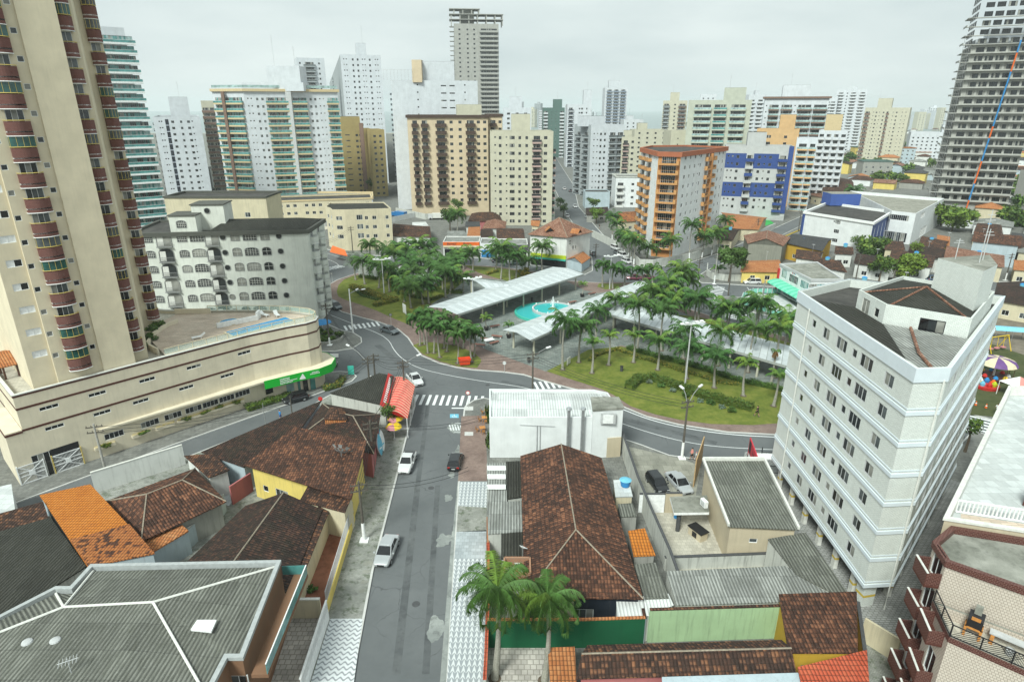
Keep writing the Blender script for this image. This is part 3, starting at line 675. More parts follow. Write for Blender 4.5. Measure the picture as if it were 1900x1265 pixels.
def crown_mesh(kind, var):
 if (kind, var) in CROWN: return CROWN[(kind, var)]
 rr = random.Random(100+var); mb = MB()
 if kind == 'royal':
  n = 18+var % 3
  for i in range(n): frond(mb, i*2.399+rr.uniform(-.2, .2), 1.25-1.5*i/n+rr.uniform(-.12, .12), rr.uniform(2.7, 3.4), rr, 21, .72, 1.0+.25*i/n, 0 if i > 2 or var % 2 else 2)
  mb.cyl(0, 0, -1.2, 0.1, .17, .1, 7, 3)
  mats = ['palm leaf', 'shaft', 'bright leaf', 'shaft']
 elif kind == 'foxtail':
  for i in range(16): frond(mb, i*2.399+rr.uniform(-.2, .2), 1.2-1.2*i/16+rr.uniform(-.1, .1), rr.uniform(1.9, 2.4), rr, 22, .42, 1.35, 0, .1)
  mb.cyl(0, 0, -.8, .1, .12, .07, 6, 3); mats = ['palm leaf', 'shaft', 'bright leaf', 'shaft']
 elif kind == 'fan':
  for i in range(26):
   az = i*2.399; el = 1.3-1.7*i/26; L = rr.uniform(1.0, 1.5); ux, uy, uz = math.cos(az)*math.cos(el), math.sin(az)*math.cos(el), math.sin(el)
   mb.tube([(0, 0, 0), (ux*L, uy*L, uz*L)], .03, 3, 1); c = Vector((ux*L, uy*L, uz*L)); s = Vector((-math.sin(az), math.cos(az), 0)); fwd = Vector((ux, uy, uz-.25)).normalized()
   for j in range(12): a = -1.9+3.8*j/11; d1 = (fwd*math.cos(a)+s*math.sin(a)); wv = (fwd*math.cos(a+.14)+s*math.sin(a+.14)); mb.face([c, c+d1*.55, c+d1*.95+Vector((0, 0, -.12)), c+wv*.55], 0)
  mats = ['silver leaf', 'shaft']
 elif kind == 'queen':
  for i in range(32): frond(mb, i*2.399+rr.uniform(-.15, .15), 1.3-1.9*i/32+rr.uniform(-.1, .1), rr.uniform(3.6, 5.0), rr, 70, .8, 1.4, 0 if i % 5 else 2, .032)
  for i in range(5): frond(mb, i*1.3+.5, -1.2, 1.6, rr, 12, .3, .3, 4, .05)
  mats = ['palm leaf', 'shaft', 'bright leaf', 'shaft', 'dry leaf']
 elif kind == 'young':
  for i in range(11): frond(mb, i*2.399+rr.uniform(-.2, .2), 1.35-1.0*i/11, rr.uniform(1.6, 2.2), rr, 16, .45, 1.1, 2 if i % 3 else 0)
  mats = ['palm leaf', 'shaft', 'bright leaf']
 elif kind == 'dry':
  for i in range(12): frond(mb, i*2.399, -.9-.4*rr.random(), rr.uniform(1.2, 1.7), rr, 12, .25, .4, 4)
  for i in range(4): frond(mb, i*1.7, .6, 1.4, rr, 12, .3, 1.6, 0)
  mats = ['palm leaf', 'shaft', 'bright leaf', 'shaft', 'dry leaf']
 CROWN[(kind, var)] = mb.mesh('crown', mats); return CROWN[(kind, var)]
TRK = {}
def trunk_mesh(h, r, var, white=False):
 k = (round(h*2)/2, r, var, white)
 if k in TRK: return TRK[k]
 mb = MB(); n = 9; pts = []
 rr = random.Random(var); bx, by = rr.uniform(-.25, .25), rr.uniform(-.25, .25)
 rings = 8
 for i in range(rings):
  t0, t1 = i/rings, (i+1)/rings
  def RR(t): return r*(1.35-.55*t if t > .08 else 1.7-4*t)+(.02*math.sin(9*t))
  s = lambda t: (bx*math.sin(t*PI), by*math.sin(t*PI))
  a = [mb.P((s(t0)[0]+RR(t0)*math.cos(2*PI*j/n), s(t0)[1]+RR(t0)*math.sin(2*PI*j/n), k[0]*t0)) for j in range(n)]; b = [mb.P((s(t1)[0]+RR(t1)*math.cos(2*PI*j/n), s(t1)[1]+RR(t1)*math.sin(2*PI*j/n), k[0]*t1)) for j in range(n)]
  for j in range(n): q = (j+1) % n; mb.f.append([a[j], a[q], b[q], b[j]]); mb.m.append(1 if white and i < 2 else 0)
 mb.cyl(0, 0, 0, .06, .55, .5, 10, 2)
 TRK[k] = mb.mesh('trunk', ['trunk', 'white', 'bark'], smooth=False); return TRK[k]
def palm(p, h, kind='royal', label='', group=None, s=1.0, white=False, r=.16, name='palm_tree', z=0):
 h = max(2, h); root = thing(name, label, 'palm tree', (*p, z), group); v = rnd.randrange(4); hk = round(h*2)/2
 inst('trunk', trunk_mesh(hk, r, v, white), (*p, z), 0, root)
 s *= rnd.uniform(.86, 1.14)
 inst('crown', crown_mesh(kind, v), (*p, z+hk), rnd.uniform(0, 6.28), root, (s, s, s)); root.rotation_euler = (rnd.uniform(-.035, .035), rnd.uniform(-.035, .035), 0); return root
LEAF = {}
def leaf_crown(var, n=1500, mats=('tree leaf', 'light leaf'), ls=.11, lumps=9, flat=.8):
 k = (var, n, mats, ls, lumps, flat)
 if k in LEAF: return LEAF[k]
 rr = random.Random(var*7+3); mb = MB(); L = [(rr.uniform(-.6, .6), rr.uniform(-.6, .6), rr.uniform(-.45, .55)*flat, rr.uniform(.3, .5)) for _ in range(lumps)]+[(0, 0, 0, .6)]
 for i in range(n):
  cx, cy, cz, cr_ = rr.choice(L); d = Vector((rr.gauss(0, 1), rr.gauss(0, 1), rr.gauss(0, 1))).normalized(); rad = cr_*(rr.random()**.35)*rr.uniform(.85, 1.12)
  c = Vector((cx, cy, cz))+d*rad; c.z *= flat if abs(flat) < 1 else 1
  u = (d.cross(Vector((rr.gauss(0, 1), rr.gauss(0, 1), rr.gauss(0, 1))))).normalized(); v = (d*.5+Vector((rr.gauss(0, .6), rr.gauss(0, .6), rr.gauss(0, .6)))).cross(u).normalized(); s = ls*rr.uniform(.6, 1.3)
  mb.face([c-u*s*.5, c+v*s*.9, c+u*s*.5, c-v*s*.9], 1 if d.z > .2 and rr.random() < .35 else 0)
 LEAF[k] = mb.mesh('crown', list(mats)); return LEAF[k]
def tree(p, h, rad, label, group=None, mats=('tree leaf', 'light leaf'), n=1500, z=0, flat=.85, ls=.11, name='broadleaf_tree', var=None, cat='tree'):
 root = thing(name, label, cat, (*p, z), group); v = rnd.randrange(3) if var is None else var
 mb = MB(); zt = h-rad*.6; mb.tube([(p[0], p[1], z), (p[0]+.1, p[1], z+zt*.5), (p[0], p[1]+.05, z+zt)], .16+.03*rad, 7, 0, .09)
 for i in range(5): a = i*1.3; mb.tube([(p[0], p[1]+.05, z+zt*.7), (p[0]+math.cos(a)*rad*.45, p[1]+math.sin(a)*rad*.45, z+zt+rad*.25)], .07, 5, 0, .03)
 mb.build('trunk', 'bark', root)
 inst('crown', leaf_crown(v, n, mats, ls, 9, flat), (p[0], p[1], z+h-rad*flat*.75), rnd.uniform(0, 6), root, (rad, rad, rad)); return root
def bush(p, r, label, group=None, mats=('hedge leaf', 'light leaf'), n=260, z=0, name='shrub', hz=.8, ls=.2):
 o = inst(name, leaf_crown(rnd.randrange(3), n, mats, ls, 4, .8), (p[0], p[1], z+r*hz*.55), rnd.uniform(0, 6), None, (r, r, r*hz)); return tag(o, label, 'shrub', group)
def hedge(pts, w, h, label, mats=('hedge leaf', 'yellow leaf'), dens=110, group=None, ls=.17, bumpy=.25):
 rr = random.Random(len(pts)+int(w*10)); mb = MB(); pts = [Vector((*p, 0)) for p in pts]
 for i in range(len(pts)-1):
  a, b = pts[i], pts[i+1]; L = (b-a).length; d = (b-a)/L; s = Vector((-d.y, d.x, 0))
  mb.beam(a+Vector((0, 0, h*.4)), b+Vector((0, 0, h*.4)), w*.7, h*.75, 2)
  for k in range(int(L*dens*(w+h)/1.6)):
   t = rr.uniform(-.15, L+.15); bz = 1+bumpy*math.sin(t*2.1+i)*rr.random()
   q = rr.random()
   if q < .5: c = a+d*t+s*rr.uniform(-w/2, w/2)+Vector((0, 0, h*bz*rr.uniform(.85, 1.08)))
   else: c = a+d*t+s*(w/2*rr.choice((-1, 1))*rr.uniform(.85, 1.1))+Vector((0, 0, h*rr.uniform(.05, 1)*bz))
   u = Vector((rr.gauss(0, 1), rr.gauss(0, 1), rr.gauss(0, .6))).normalized(); v = u.cross(Vector((rr.gauss(0, 1), rr.gauss(0, 1), rr.gauss(0, 1)))).normalized(); sz = ls*rr.uniform(.5, 1.2)
   mb.face([c-u*sz*.5, c+v*sz*.8, c+u*sz*.5, c-v*sz*.8], 1 if rr.random() < .4 else 0)
 o = mb.build('hedge', [*mats, 'hedge leaf']); return tag(o, label, 'hedge', group)
# ---------------- roof and wall materials used by the houses ----------------
BR = [(.36, (.025, .016, .013)), (.5, (.05, .028, .021)), (.6, (.085, .04, .026)), (.70, (.20, .09, .045)), (.82, (.40, .19, .10))]
tiles('tile brown', BR); tiles('tile dark', [(.36, (.016, .012, .010)), (.54, (.036, .021, .017)), (.68, (.065, .032, .024)), (.82, (.22, .10, .055))], lich=.2, moss=.25)
tiles('tile red brown', [(.34, (.03, .017, .013)), (.5, (.065, .03, .02)), (.62, (.13, .055, .032)), (.78, (.34, .15, .08))], lich=.5)
tiles('tile pink', [(.3, (.10, .05, .035)), (.5, (.24, .11, .07)), (.75, (.40, .24, .17))], lich=.35)
tiles('tile orange', [(.3, (.33, .11, .04)), (.5, (.45, .17, .06)), (.75, (.55, .26, .11))], lich=.12)
tiles('tile bright orange', [(.3, (.42, .13, .02)), (.55, (.54, .18, .025)), (.8, (.6, .22, .04))], lich=.03, v=.42, u=.3)
tiles('tile patched', [(.33, (.03, .018, .014)), (.47, (.10, .04, .022)), (.5, (.36, .12, .035)), (.8, (.48, .19, .06))], lich=.2)
tiles('tile red', [(.3, (.4, .07, .03)), (.55, (.5, .10, .05)), (.8, (.56, .15, .07))], lich=.03)
tiles('tile grey', [(.3, (.04, .042, .045)), (.6, (.07, .072, .075)), (.8, (.1, .1, .1))], lich=.05)
corrug('cement sheet', (.19, .195, .17), .3); corrug('cement sheet pale', (.32, .33, .31), .3, .35); corrug('cement sheet dark', (.05, .05, .042), .3, .6, (.02, .022, .014), (.12, .12, .11)); corrug('metal sheet', (.62, .65, .64), .35, .08, (.3, .3, .28), (.7, .7, .7), .5, 2.0, .3); corrug('white sheet', (.68, .7, .68), .3, .1, (.4, .4, .36), (.75, .75, .74), .5, 1.5, .25); corrug('red sheet', (.55, .09, .07), .9, .1, (.4, .06, .05), (.62, .3, .27), .5, 3, .1)
plaster('wall cream', (.58, .52, .37), .3); plaster('wall white', (.66, .67, .64), .4); plaster('wall grey', (.33, .33, .30), .6); plaster('wall yellow', (.70, .55, .16), .35); plaster('wall beige', (.47, .41, .29), .35); plaster('wall pale blue', (.42, .5, .54), .3); plaster('wall green', (.36, .52, .30), .55, (.14, .18, .12)); plaster('wall dark green', (.008, .10, .042), .5, (.01, .06, .03)); plaster('wall pink', (.42, .14, .14), .4); plaster('bare render', (.24, .24, .20), .7); plaster('wall clean white', (.70, .72, .72), .15); plaster('wall stained', (.50, .51, .47), .8); plaster('wall mustard', (.55, .34, .04), .3)
# ================= the ground, the roads, the blocks =================
g = MB(); g.face([(-2500, -300, -.02), (2500, -300, -.02), (2500, 1180, -.02), (-2500, 1180, -.02)]); g.face([(900, 1180, -.02), (2600, 1180, -.02), (2600, 8400, -.02), (2200, 8400, -.02)]); struct(g, 'ground', 'city ground')
g = MB(); g.face([(-2600, 1180, -.03), (2600, 1180, -.03), (2600, 1215, -.3), (-2600, 1215, -.3)]); struct(g, 'beach', 'sand')
g = MB(); g.face([(-7000, 1205, -.25), (7000, 1205, -.25), (7000, 8500, -.25), (-7000, 8500, -.25)]); struct(g, 'sea', 'sea')
g = MB(); g.face([(-130, 5, 0), (150, 5, 0), (150, 215, 0), (-130, 215, 0)]); struct(g, 'road', 'asphalt')
av0, av1 = G(1113, 480), G(1049, 345)
g = MB(); g.face([(av0[0]-5, 214, .004), (av0[0]+6.5, 214, .004), (av1[0]+5, 380, .004), (av1[0]+14, 900, .004), (av1[0]+1, 900, .004), (av1[0]-7, 380, .004)]); struct(g, 'road', 'asphalt')
ss0 = G(1300, 500); sd = (math.cos(math.radians(51.7)), math.sin(math.radians(51.7)))
g = MB(); a = (ss0[0]+sd[0]*10, ss0[1]+sd[1]*10); b = (ss0[0]+sd[0]*190, ss0[1]+sd[1]*190); nn = (sd[1]*4.6, -sd[0]*4.6)
g.face([(a[0]-nn[0], a[1]-nn[1], .004), (a[0]+nn[0], a[1]+nn[1], .004), (b[0]+nn[0], b[1]+nn[1], .004), (b[0]-nn[0], b[1]-nn[1], .004)]); struct(g, 'road', 'asphalt')
KH = .14
def blockslab(name, poly, m, sm=True):
 poly = ccw(poly); p = MB(); p.prism(poly, -.01, KH, 0); struct(p, 'kerb', 'kerb')
 q = MB(); q.face([(*c, KH+.005) for c in inset(poly, .22)]); struct(q, name, m)
def sheet(name, poly, m, z): q = MB(); q.face([(c[0], c[1], z) for c in ccw(poly)]); return struct(q, name, m)
S_edge = [(603,544),(607,560),(633,579),(667,589),(702,598),(737,611),(756,627),(766,642),(781,660),(813,674),(845,682),(876,687),(933,691),(971,696),(1003,706),(1053,720),(1128,738),(1149,753),(1200,774),(1260,789),(1350,803),(1445,808)]
N_edge = [(1475,630),(1400,609),(1350,597),(1317,586),(1280,574),(1250,560),(1215,528),(1160,524),(1110,525),(1043,521),(995,505),(923,495),(857,492),(780,490),(700,497),(657,509),(625,520),(608,530)]
PARK = px(S_edge)+[(46, 79), (54, 84), (60, 93), (64, 105), (64, 115)]+px(N_edge)
blockslab('park_path', PARK, 'brick path')
WEST = px([(588,692),(631,689.6),(654,691),(662.6,699),(654,708),(636,715),(605,726),(523,755),(480,770),(320,827),(125,899),(-60,968)])+[(-95, 40), (-129, 70), (-129, 112), (-50, 106)]
blockslab('sidewalk', WEST, 'sidewalk')
BLK_Q = px([(579,652),(621,652.6),(655,647),(672,636),(671,627),(655,617),(636,614),(604,600),(590,580),(585,550),(583,530),(592,513),(604,507),(603,498),(585,486),(560,470)])+[(-90, 172), (-129, 168), (-129, 118), (-52, 112)]
blockslab('sidewalk', BLK_Q, 'sidewalk')
BLK_N1 = px([(595,460),(638,471),(700,475),(780,477),(891,479),(959,486),(995,489),(1030,498),(1060,508),(1086,510),(1100,503),(1099,480),(1081,440),(1052,398)])+[(av1[0]-7, 380), (av1[0]-9, 900), (-300, 900), (-300, 215), (-129, 190)]+px([(560,447)])
blockslab('sidewalk', BLK_N1, 'sidewalk')
BLK_N2 = [(av1[0]+5, 380)]+px([(1073,384),(1114.5,432),(1148.5,466),(1176,494.5),(1190,500),(1207,498),(1283,487),(1338,469.5)])
e = BLK_N2[-1]; BLK_N2 += [(e[0]+sd[0]*380, e[1]+sd[1]*380), (av1[0]+14, 900)]
blockslab('sidewalk', BLK_N2, 'sidewalk')
e = G(1381, 471); BLK_N3 = px([(1618,524),(1500,531),(1440,533),(1377,529.6),(1340,527),(1298,525),(1293,514),(1311,502),(1381,471)])+[(e[0]+sd[0]*380, e[1]+sd[1]*380), (700, 480), (520, 165)]
blockslab('sidewalk', BLK_N3, 'sidewalk')
BLK_N4 = px([(1327,552),(1350,551),(1460,556),(1600,546),(1900,538)])+[(190, 150), (190, 60)]+px([(1848,782),(1803,770)])+[(74, 92), (74, 104), (68, 118)]+px([(1475,598),(1411,583),(1342,568),(1323,559)])
blockslab('sidewalk', BLK_N4, 'sidewalk')
BLK_B = px([(655,1265),(693,1060),(735,895),(757.6,802),(771,753),(771,741),(766,730)])+[(-19.5, 92), (-24, 93.5)]+px([(690,703),(640,720),(605,737),(549.5,769.6),(495,789.6),(320,859),(210.7,897),(0,966),(-150,1020)])+[(-90, 10), (-12.0, 10)]
blockslab('sidewalk', BLK_B, 'worn sidewalk')
BLK_C = px([(828,1265),(850,900),(857,790),(861,757),(865,752),(879,743),(898,739)])+[(-2, 88.5), (8, 82.5)]+px([(1148,812),(1188,825),(1242,845),(1300,853),(1381,860)])+[(36, 69.8), (46, 68.7), (56, 71)]+px([(1805,800),(1836,808)])+[(88, 50), (88, 8), (-5, 8)]
blockslab('sidewalk', BLK_C, 'sidewalk')
# right-hand sidewalk stretches and left-hand wave mosaic
Z1 = KH+.010
sheet('path', px([(856,772),(900,770),(905,892),(850,892)], Z1), 'brick path', Z1)
sheet('mosaic_path', px([(853,893),(904,893),(903,941),(850,938)], Z1), 'diamond mosaic', Z1)
sheet('path', px([(850,938),(903,941),(902,985),(847,986)], Z1), 'worn sidewalk', Z1)
sheet('path', px([(847,986),(902,983),(902,1036),(843,1036)], Z1), 'blue floor', Z1)
sheet('mosaic_path', px([(843,1036),(902,1036),(900,1190),(899,1265),(829,1268)], Z1), 'diamond mosaic', Z1)
sheet('mosaic_path', px([(613,1147),(673,1147),(657,1262),(652,1300),(566,1300)], Z1), 'wave mosaic', Z1)
# road paint
def dash(a, b, w, m='white paint', z=.006, name='road_marking'):
 d = Vector((b[0]-a[0], b[1]-a[1])); L = d.length; d /= L; n = Vector((-d.y, d.x))*w/2
 q = MB(); q.face([(a[0]-n.x, a[1]-n.y, z), (b[0]-n.x, b[1]-n.y, z), (b[0]+n.x, b[1]+n.y, z), (a[0]+n.x, a[1]+n.y, z)]); return struct(q, name, m)
def zebra(A, B, nb, ln, m='white paint', w=.45, z=.008):   # stripes spread from A to B, each ln long across
 A = Vector(A); B = Vector(B); d = (B-A).normalized(); n = Vector((-d.y, d.x)); q = MB(); t = nb
 for i in range(t):
  c = A+(B-A)*(i+.5)/t; p = [c-d*w/2-n*ln/2, c+d*w/2-n*ln/2, c+d*w/2+n*ln/2, c-d*w/2+n*ln/2]; q.face([(v.x, v.y, z) for v in p])
 return struct(q, 'crosswalk_marking', m)
zebra(G(765, 741), G(900, 744), 11, 3.6)
zebra(G(637, 609), G(705, 600), 8, 3.0)
zebra(G(605, 500), G(635, 493), 6, 3.2); zebra(G(580, 464), G(594, 460), 6, 4.5)
zebra(G(990, 716), G(1040, 712), 5, 3.0)
zebra(G(1322, 552), G(1330, 531), 8, 4.0, w=.5); zebra(G(1352, 590), G(1385, 577), 7, 3.6)
zebra(G(1815, 806), G(1826, 770), 7, 3.8, w=.5)
def pathline(p, w, m, z=.006):
 q = MB(); p = px(p)
 for _ in range(2): p = [p[0]]+[c for i in range(len(p)-1) for c in (lerp(p[i], p[i+1], .25), lerp(p[i], p[i+1], .75))]+[p[-1]]
 L = []; 
 for i in range(len(p)):
  a = Vector(p[max(0, i-1)]); b = Vector(p[min(len(p)-1, i+1)]); d = (b-a).normalized(); n = Vector((-d.y, d.x))*w/2; L.append((Vector(p[i])-n, Vector(p[i])+n))
 for i in range(len(L)-1): q.face([(*L[i][0], z), (*L[i+1][0], z), (*L[i+1][1], z), (*L[i][1], z)])
 return struct(q, 'road_marking', m)
pathline([(608,582),(655,601),(700,617),(722,631),(730,648),(745,665),(775,683),(830,696),(900,708),(960,716),(985,722)], .12, 'white paint')
pathline([(1147,783),(1200,801),(1262,818),(1330,829),(1440,834)], .12, 'white paint')
pathline([(580,540),(600,522),(607,517)], .12, 'white paint')
pathline([(600,468),(640,480),(660,490)], .14, 'worn line'); pathline([(600,478),(630,490),(625,498)], .14, 'worn line')
pathline([(1150,757),(1200,777),(1260,792.5),(1350,806),(1445,811)], .2, 'white paint', .007)
pathline([(1386,533),(1397,545),(1412,549)], .14, 'white paint'); pathline([(1330,530),(1350,541)], .2, 'white paint')
dash(G(838, 757), G(862, 757), .35); dash(G(842, 785), G(862, 785), .1); dash(G(842, 801), G(862, 801), .1)
for i in range(5): dash(G(837+i*5, 798), G(834+i*5, 788), .18)
q = MB(); q.face([(*c, .006) for c in px([(835,768),(851,768),(851,775),(835,775)])]); struct(q, 'road_marking', 'sky blue')
# wheelchair symbol on the blue box
c0 = G(843, 771.5); q = MB(); zz = .010
ring = [(c0[0]-.05+.3*math.cos(a), c0[1]-.18+.3*math.sin(a)) for a in [PI*(.75+1.15*i/12) for i in range(13)]]
for i in range(12): a, b = ring[i], ring[i+1]; k = .72; q.face([(*a, zz), (*b, zz), (c0[0]-.05+(b[0]-c0[0]+.05)*k, c0[1]-.18+(b[1]-c0[1]+.18)*k, zz), (c0[0]-.05+(a[0]-c0[0]+.05)*k, c0[1]-.18+(a[1]-c0[1]+.18)*k, zz)])
q.prism([(c0[0]-.1, c0[1]+.3), (c0[0]+.04, c0[1]+.3), (c0[0]+.04, c0[1]+.46), (c0[0]-.1, c0[1]+.46)], zz, zz+.001); q.prism([(c0[0]-.08, c0[1]-.1), (c0[0]+.02, c0[1]-.1), (c0[0]+.02, c0[1]+.27), (c0[0]-.08, c0[1]+.27)], zz, zz+.001); q.prism([(c0[0]+.02, c0[1]-.1), (c0[0]+.3, c0[1]-.1), (c0[0]+.42, c0[1]-.4), (c0[0]+.3, c0[1]-.4), (c0[0]+.22, c0[1]-.2), (c0[0]+.02, c0[1]-.2)], zz, zz+.001)
struct(q, 'road_marking', 'white paint')
rr = random.Random(5)
def blotch(cx, cy, rx, ry, m, z=.005, name='road_patch'):
 c = G(cx, cy); a = G(cx+rx, cy); b = G(cx, cy-ry); RX = abs(a[0]-c[0]); RY = abs(b[1]-c[1]); n = 30
 r = [rr.uniform(.45, 1.2) for _ in range(n)]; r = [(r[i-1]+r[i]*2+r[(i+1) % n])/4 for i in range(n)]
 q = MB(); q.face([(c[0]+RX*r[i]*math.cos(2*PI*i/n), c[1]+RY*r[i]*math.sin(2*PI*i/n), z) for i in range(n)]); struct(q, name, m)
for b in [(822,1003,17,14),(806,1168,20,26),(832,923,8,8),(846,793,18,12),(838,880,6,7),(848,842,6,18)]: blotch(*b, 'white patch')
for b in [(676,1082,9,4),(672,1098,8,4),(684,1046,10,5),(680,1062,9,4)]: blotch(*b, 'mossy concrete', KH+.012, 'pavement_patch')
for a in [(864,749,10,5),(864,802,8,5)]: pass
for k, (x, y) in enumerate([(870,757),(870,804),(620,659),(693,700),(759,762),(749,792)]):
 q = MB(); q.face([(*c, KH+.013) for c in px([(x-8, y-3), (x+8, y-3), (x+8, y+4), (x-8, y+4)], KH)]); struct(q, 'ramp', 'kerb')

pavem('old asphalt', (.07, .076, .08), (.13, .138, .14), .8, None, .5)
for a, b_, w_ in (((822,1265),(843,985),.5), ((843,985),(853,880),.35)): dash(G(*a), G(*b_), w_, 'white patch', .0045, 'road_patch')
for a, b_, w_ in (((735,1250),(775,900),.7), ((790,1250),(812,900),.6), ((775,900),(795,745),.6), ((700,640),(760,690),1.2), ((1150,775),(1330,822),1.0), ((930,707),(1100,745),.8)): dash(G(*a), G(*b_), w_, 'old asphalt', .0035, 'road_patch')
for x, y in ((772,1120),(800,905),(742,672),(905,714)):
 c = G(x, y); q = MB(); q.cyl(c[0], c[1], .001, .009, .38, .38, 16); struct(q, 'manhole', 'dark grey')
# ================= the park =================
ZP = KH+.010
sheet('plaza_paving', px([(800,566),(845,535),(870,515),(930,520),(1000,515),(1050,522),(1085,540),(1110,545),(1140,540),(1180,524),(1215,540),(1250,575),(1345,612),(1475,648),(1480,735),(1400,712),(1250,665),(1152,642),(1014,691),(903,650),(858,628),(880,600),(850,585)]), 'stone paving', ZP)
ZG = KH+.016
LAWNS = {'front': [(1014,690),(1092,650),(1152,644),(1260,668),(1380,705),(1462,728),(1520,760),(1500,790),(1452,786),(1396,790),(1320,788),(1260,780),(1215,770),(1170,755),(1140,735),(1116,723),(1050,702)],
 'left': [(625,543),(628,530),(638,520),(655,513),(700,508),(780,505),(845,515),(858,525),(835,545),(795,568),(768,590),(757,603),(735,594),(700,578),(665,565),(640,557),(628,551)],
 'grove': [(766,642),(782,636),(800,636),(850,643),(880,656),(892,667),(893,672),(885,684),(850,681),(815,671),(785,658)],
 'north': [(862,493),(925,498),(985,507),(989,512),(946,524),(915,515),(888,507)],
 'corner': [(1111,527),(1156,527.5),(1140,537),(1123,538),(1108,533)],
 'east': [(1250,585),(1290,588),(1345,600),(1400,618),(1475,640),(1475,650),(1400,628),(1330,606)]}
for k, p in LAWNS.items(): sheet('grass', px(p), 'grass', ZG) 
# fountain
FC = (7.3, 133.0)
f = thing('fountain', 'round turquoise fountain basin with a white water jet between the canopies', 'fountain', (*FC, 0))
def ringm(mb, cx, cy, r0, r1, z0, z1, n=40, mi=0):
 for i in range(n):
  a, b = 2*PI*i/n, 2*PI*(i+1)/n; ca, sa, cb, sb = math.cos(a), math.sin(a), math.cos(b), math.sin(b)
  p = lambda r, c, s, z: (cx+r*c, cy+r*s, z)
  mb.face([p(r1, ca, sa, z0), p(r1, cb, sb, z0), p(r1, cb, sb, z1), p(r1, ca, sa, z1)], mi); mb.face([p(r0, cb, sb, z0), p(r0, ca, sa, z0), p(r0, ca, sa, z1), p(r0, cb, sb, z1)], mi)
  mb.face([p(r0, ca, sa, z1), p(r1, ca, sa, z1), p(r1, cb, sb, z1), p(r0, cb, sb, z1)], mi)
m = MB(); ringm(m, *FC, 6.3, 6.75, KH, .62); m.build('basin_rim', 'aqua', f)
m = MB(); m.cyl(*FC, KH, .42, 6.3, 6.3, 40); m.build('water', 'pool water', f)
m = MB(); ringm(m, 9.2, 134.4, 4.3, 4.7, .3, .95); m.build('inner_rim', 'light grey', f)
m = MB(); m.cyl(9.2, 134.4, .3, .72, 4.3, 4.3, 36); m.build('water', 'pool water', f)
for i in range(10): a = 2*PI*i/10; m = MB(); m.cyl(9.2+4.5*math.cos(a), 134.4+4.5*math.sin(a), .95, 1.3, .16, .12, 8); m.build('light', 'white', f)
m = MB(); m.cyl(9.2, 134.4, .7, 3.6, .28, .07, 8); rj = random.Random(2)
for i in range(60): a = rj.uniform(0, 6.3); r = rj.uniform(.1, .6); z = rj.uniform(.8, 3.4)*(1-r*.5); m.box(9.2+r*math.cos(a)-.05, 9.2+r*math.cos(a)+.05, 134.4+r*math.sin(a)-.05, 134.4+r*math.sin(a)+.05, z, z+.14)
m.build('water_jet', 'white', f)
# pergola canopies
def canopy(label, P, h=4.1, ncol=6, name='pergola', ends=(1, 1)):
 """P: px of the four roof corners: start-left, start-right, end-right, end-left at height h"""
 q = px(P, h); a, b, c, d = [Vector((*t, h)) for t in q]; root = thing(name, label, 'pergola', (*((a+c)/2).xy, 0))
 m0 = (a+b)/2+Vector((0, 0, .55)); m1 = (c+d)/2+Vector((0, 0, .55)); L = (m1-m0).length; n = max(6, int(L/1.25))
 rf = MB(); bm = MB(); up = Vector((0, 0, .05))
 for i in range(n):
  t0, t1 = i/n, (i+.93)/n
  for (e0, e1) in ((a, d), (b, c)):
   p = [e0+(e1-e0)*t0, e0+(e1-e0)*t1, m0+(m1-m0)*t1, m0+(m1-m0)*t0]
   lo = [v-up*1.2 for v in p]; rf.face(p, i % 2 if e0 is a else (i+1) % 2); rf.face(lo[::-1], 0)
   for k in range(4): rf.face([lo[k], lo[(k+1) % 4], p[(k+1) % 4], p[k]], 0)
  bm.beam(a+(d-a)*t1-up*3, m0+(m1-m0)*t1-up*3, .1, .18); bm.beam(m0+(m1-m0)*t1-up*3, b+(c-b)*t1-up*3, .1, .18)
 ra = rf.build('roof_sheet', ['canopy a', 'canopy b'], root)
 for (e0, e1) in ((a, d), (b, c)): bm.beam(e0+(e1-e0)*.01-up*5.5, e1-up*5.5, .16, .3, 0)
 bm.build('beam', 'canopy beam', root)
 for i in range(ncol):
  t = (i+.25)/(ncol-.5)
  for (e0, e1, e2, e3) in ((a, d, b, c), (b, c, a, d)):
   v = (e0+(e1-e0)*t)*.88+(e2+(e3-e2)*t)*.12; cc = MB(); cc.cyl(v.x, v.y, KH, h-.2, .2, .17, 8); cc.build('column', 'column paint', root)
 return root
plain('canopy a', (.58, .62, .63), .4, .2, .08, 1.5); plain('canopy b', (.50, .54, .55), .4, .2, .08, 1.5); plain('canopy beam', (.32, .34, .32), .7); plaster('column paint', (.5, .49, .38), .4)
canopy('long white sheet canopy from the foxtail palms to the corner shop', [(793,569), (848,583), (1083,508), (1026,495)], ncol=7)
canopy('short white sheet canopy branching left off the long canopy', [(862,515), (905,537), (945,541), (945,524)][:4], ncol=3)
canopy('white sheet canopy in front of the fountain, its end nearest the street', [(933,612), (984,631), (1207,530), (1182,522)], ncol=6)
canopy('long white sheet canopy behind the front lawn running behind the white tower', [(1158,560), (1126,581), (1480,684), (1482,646)], ncol=8)
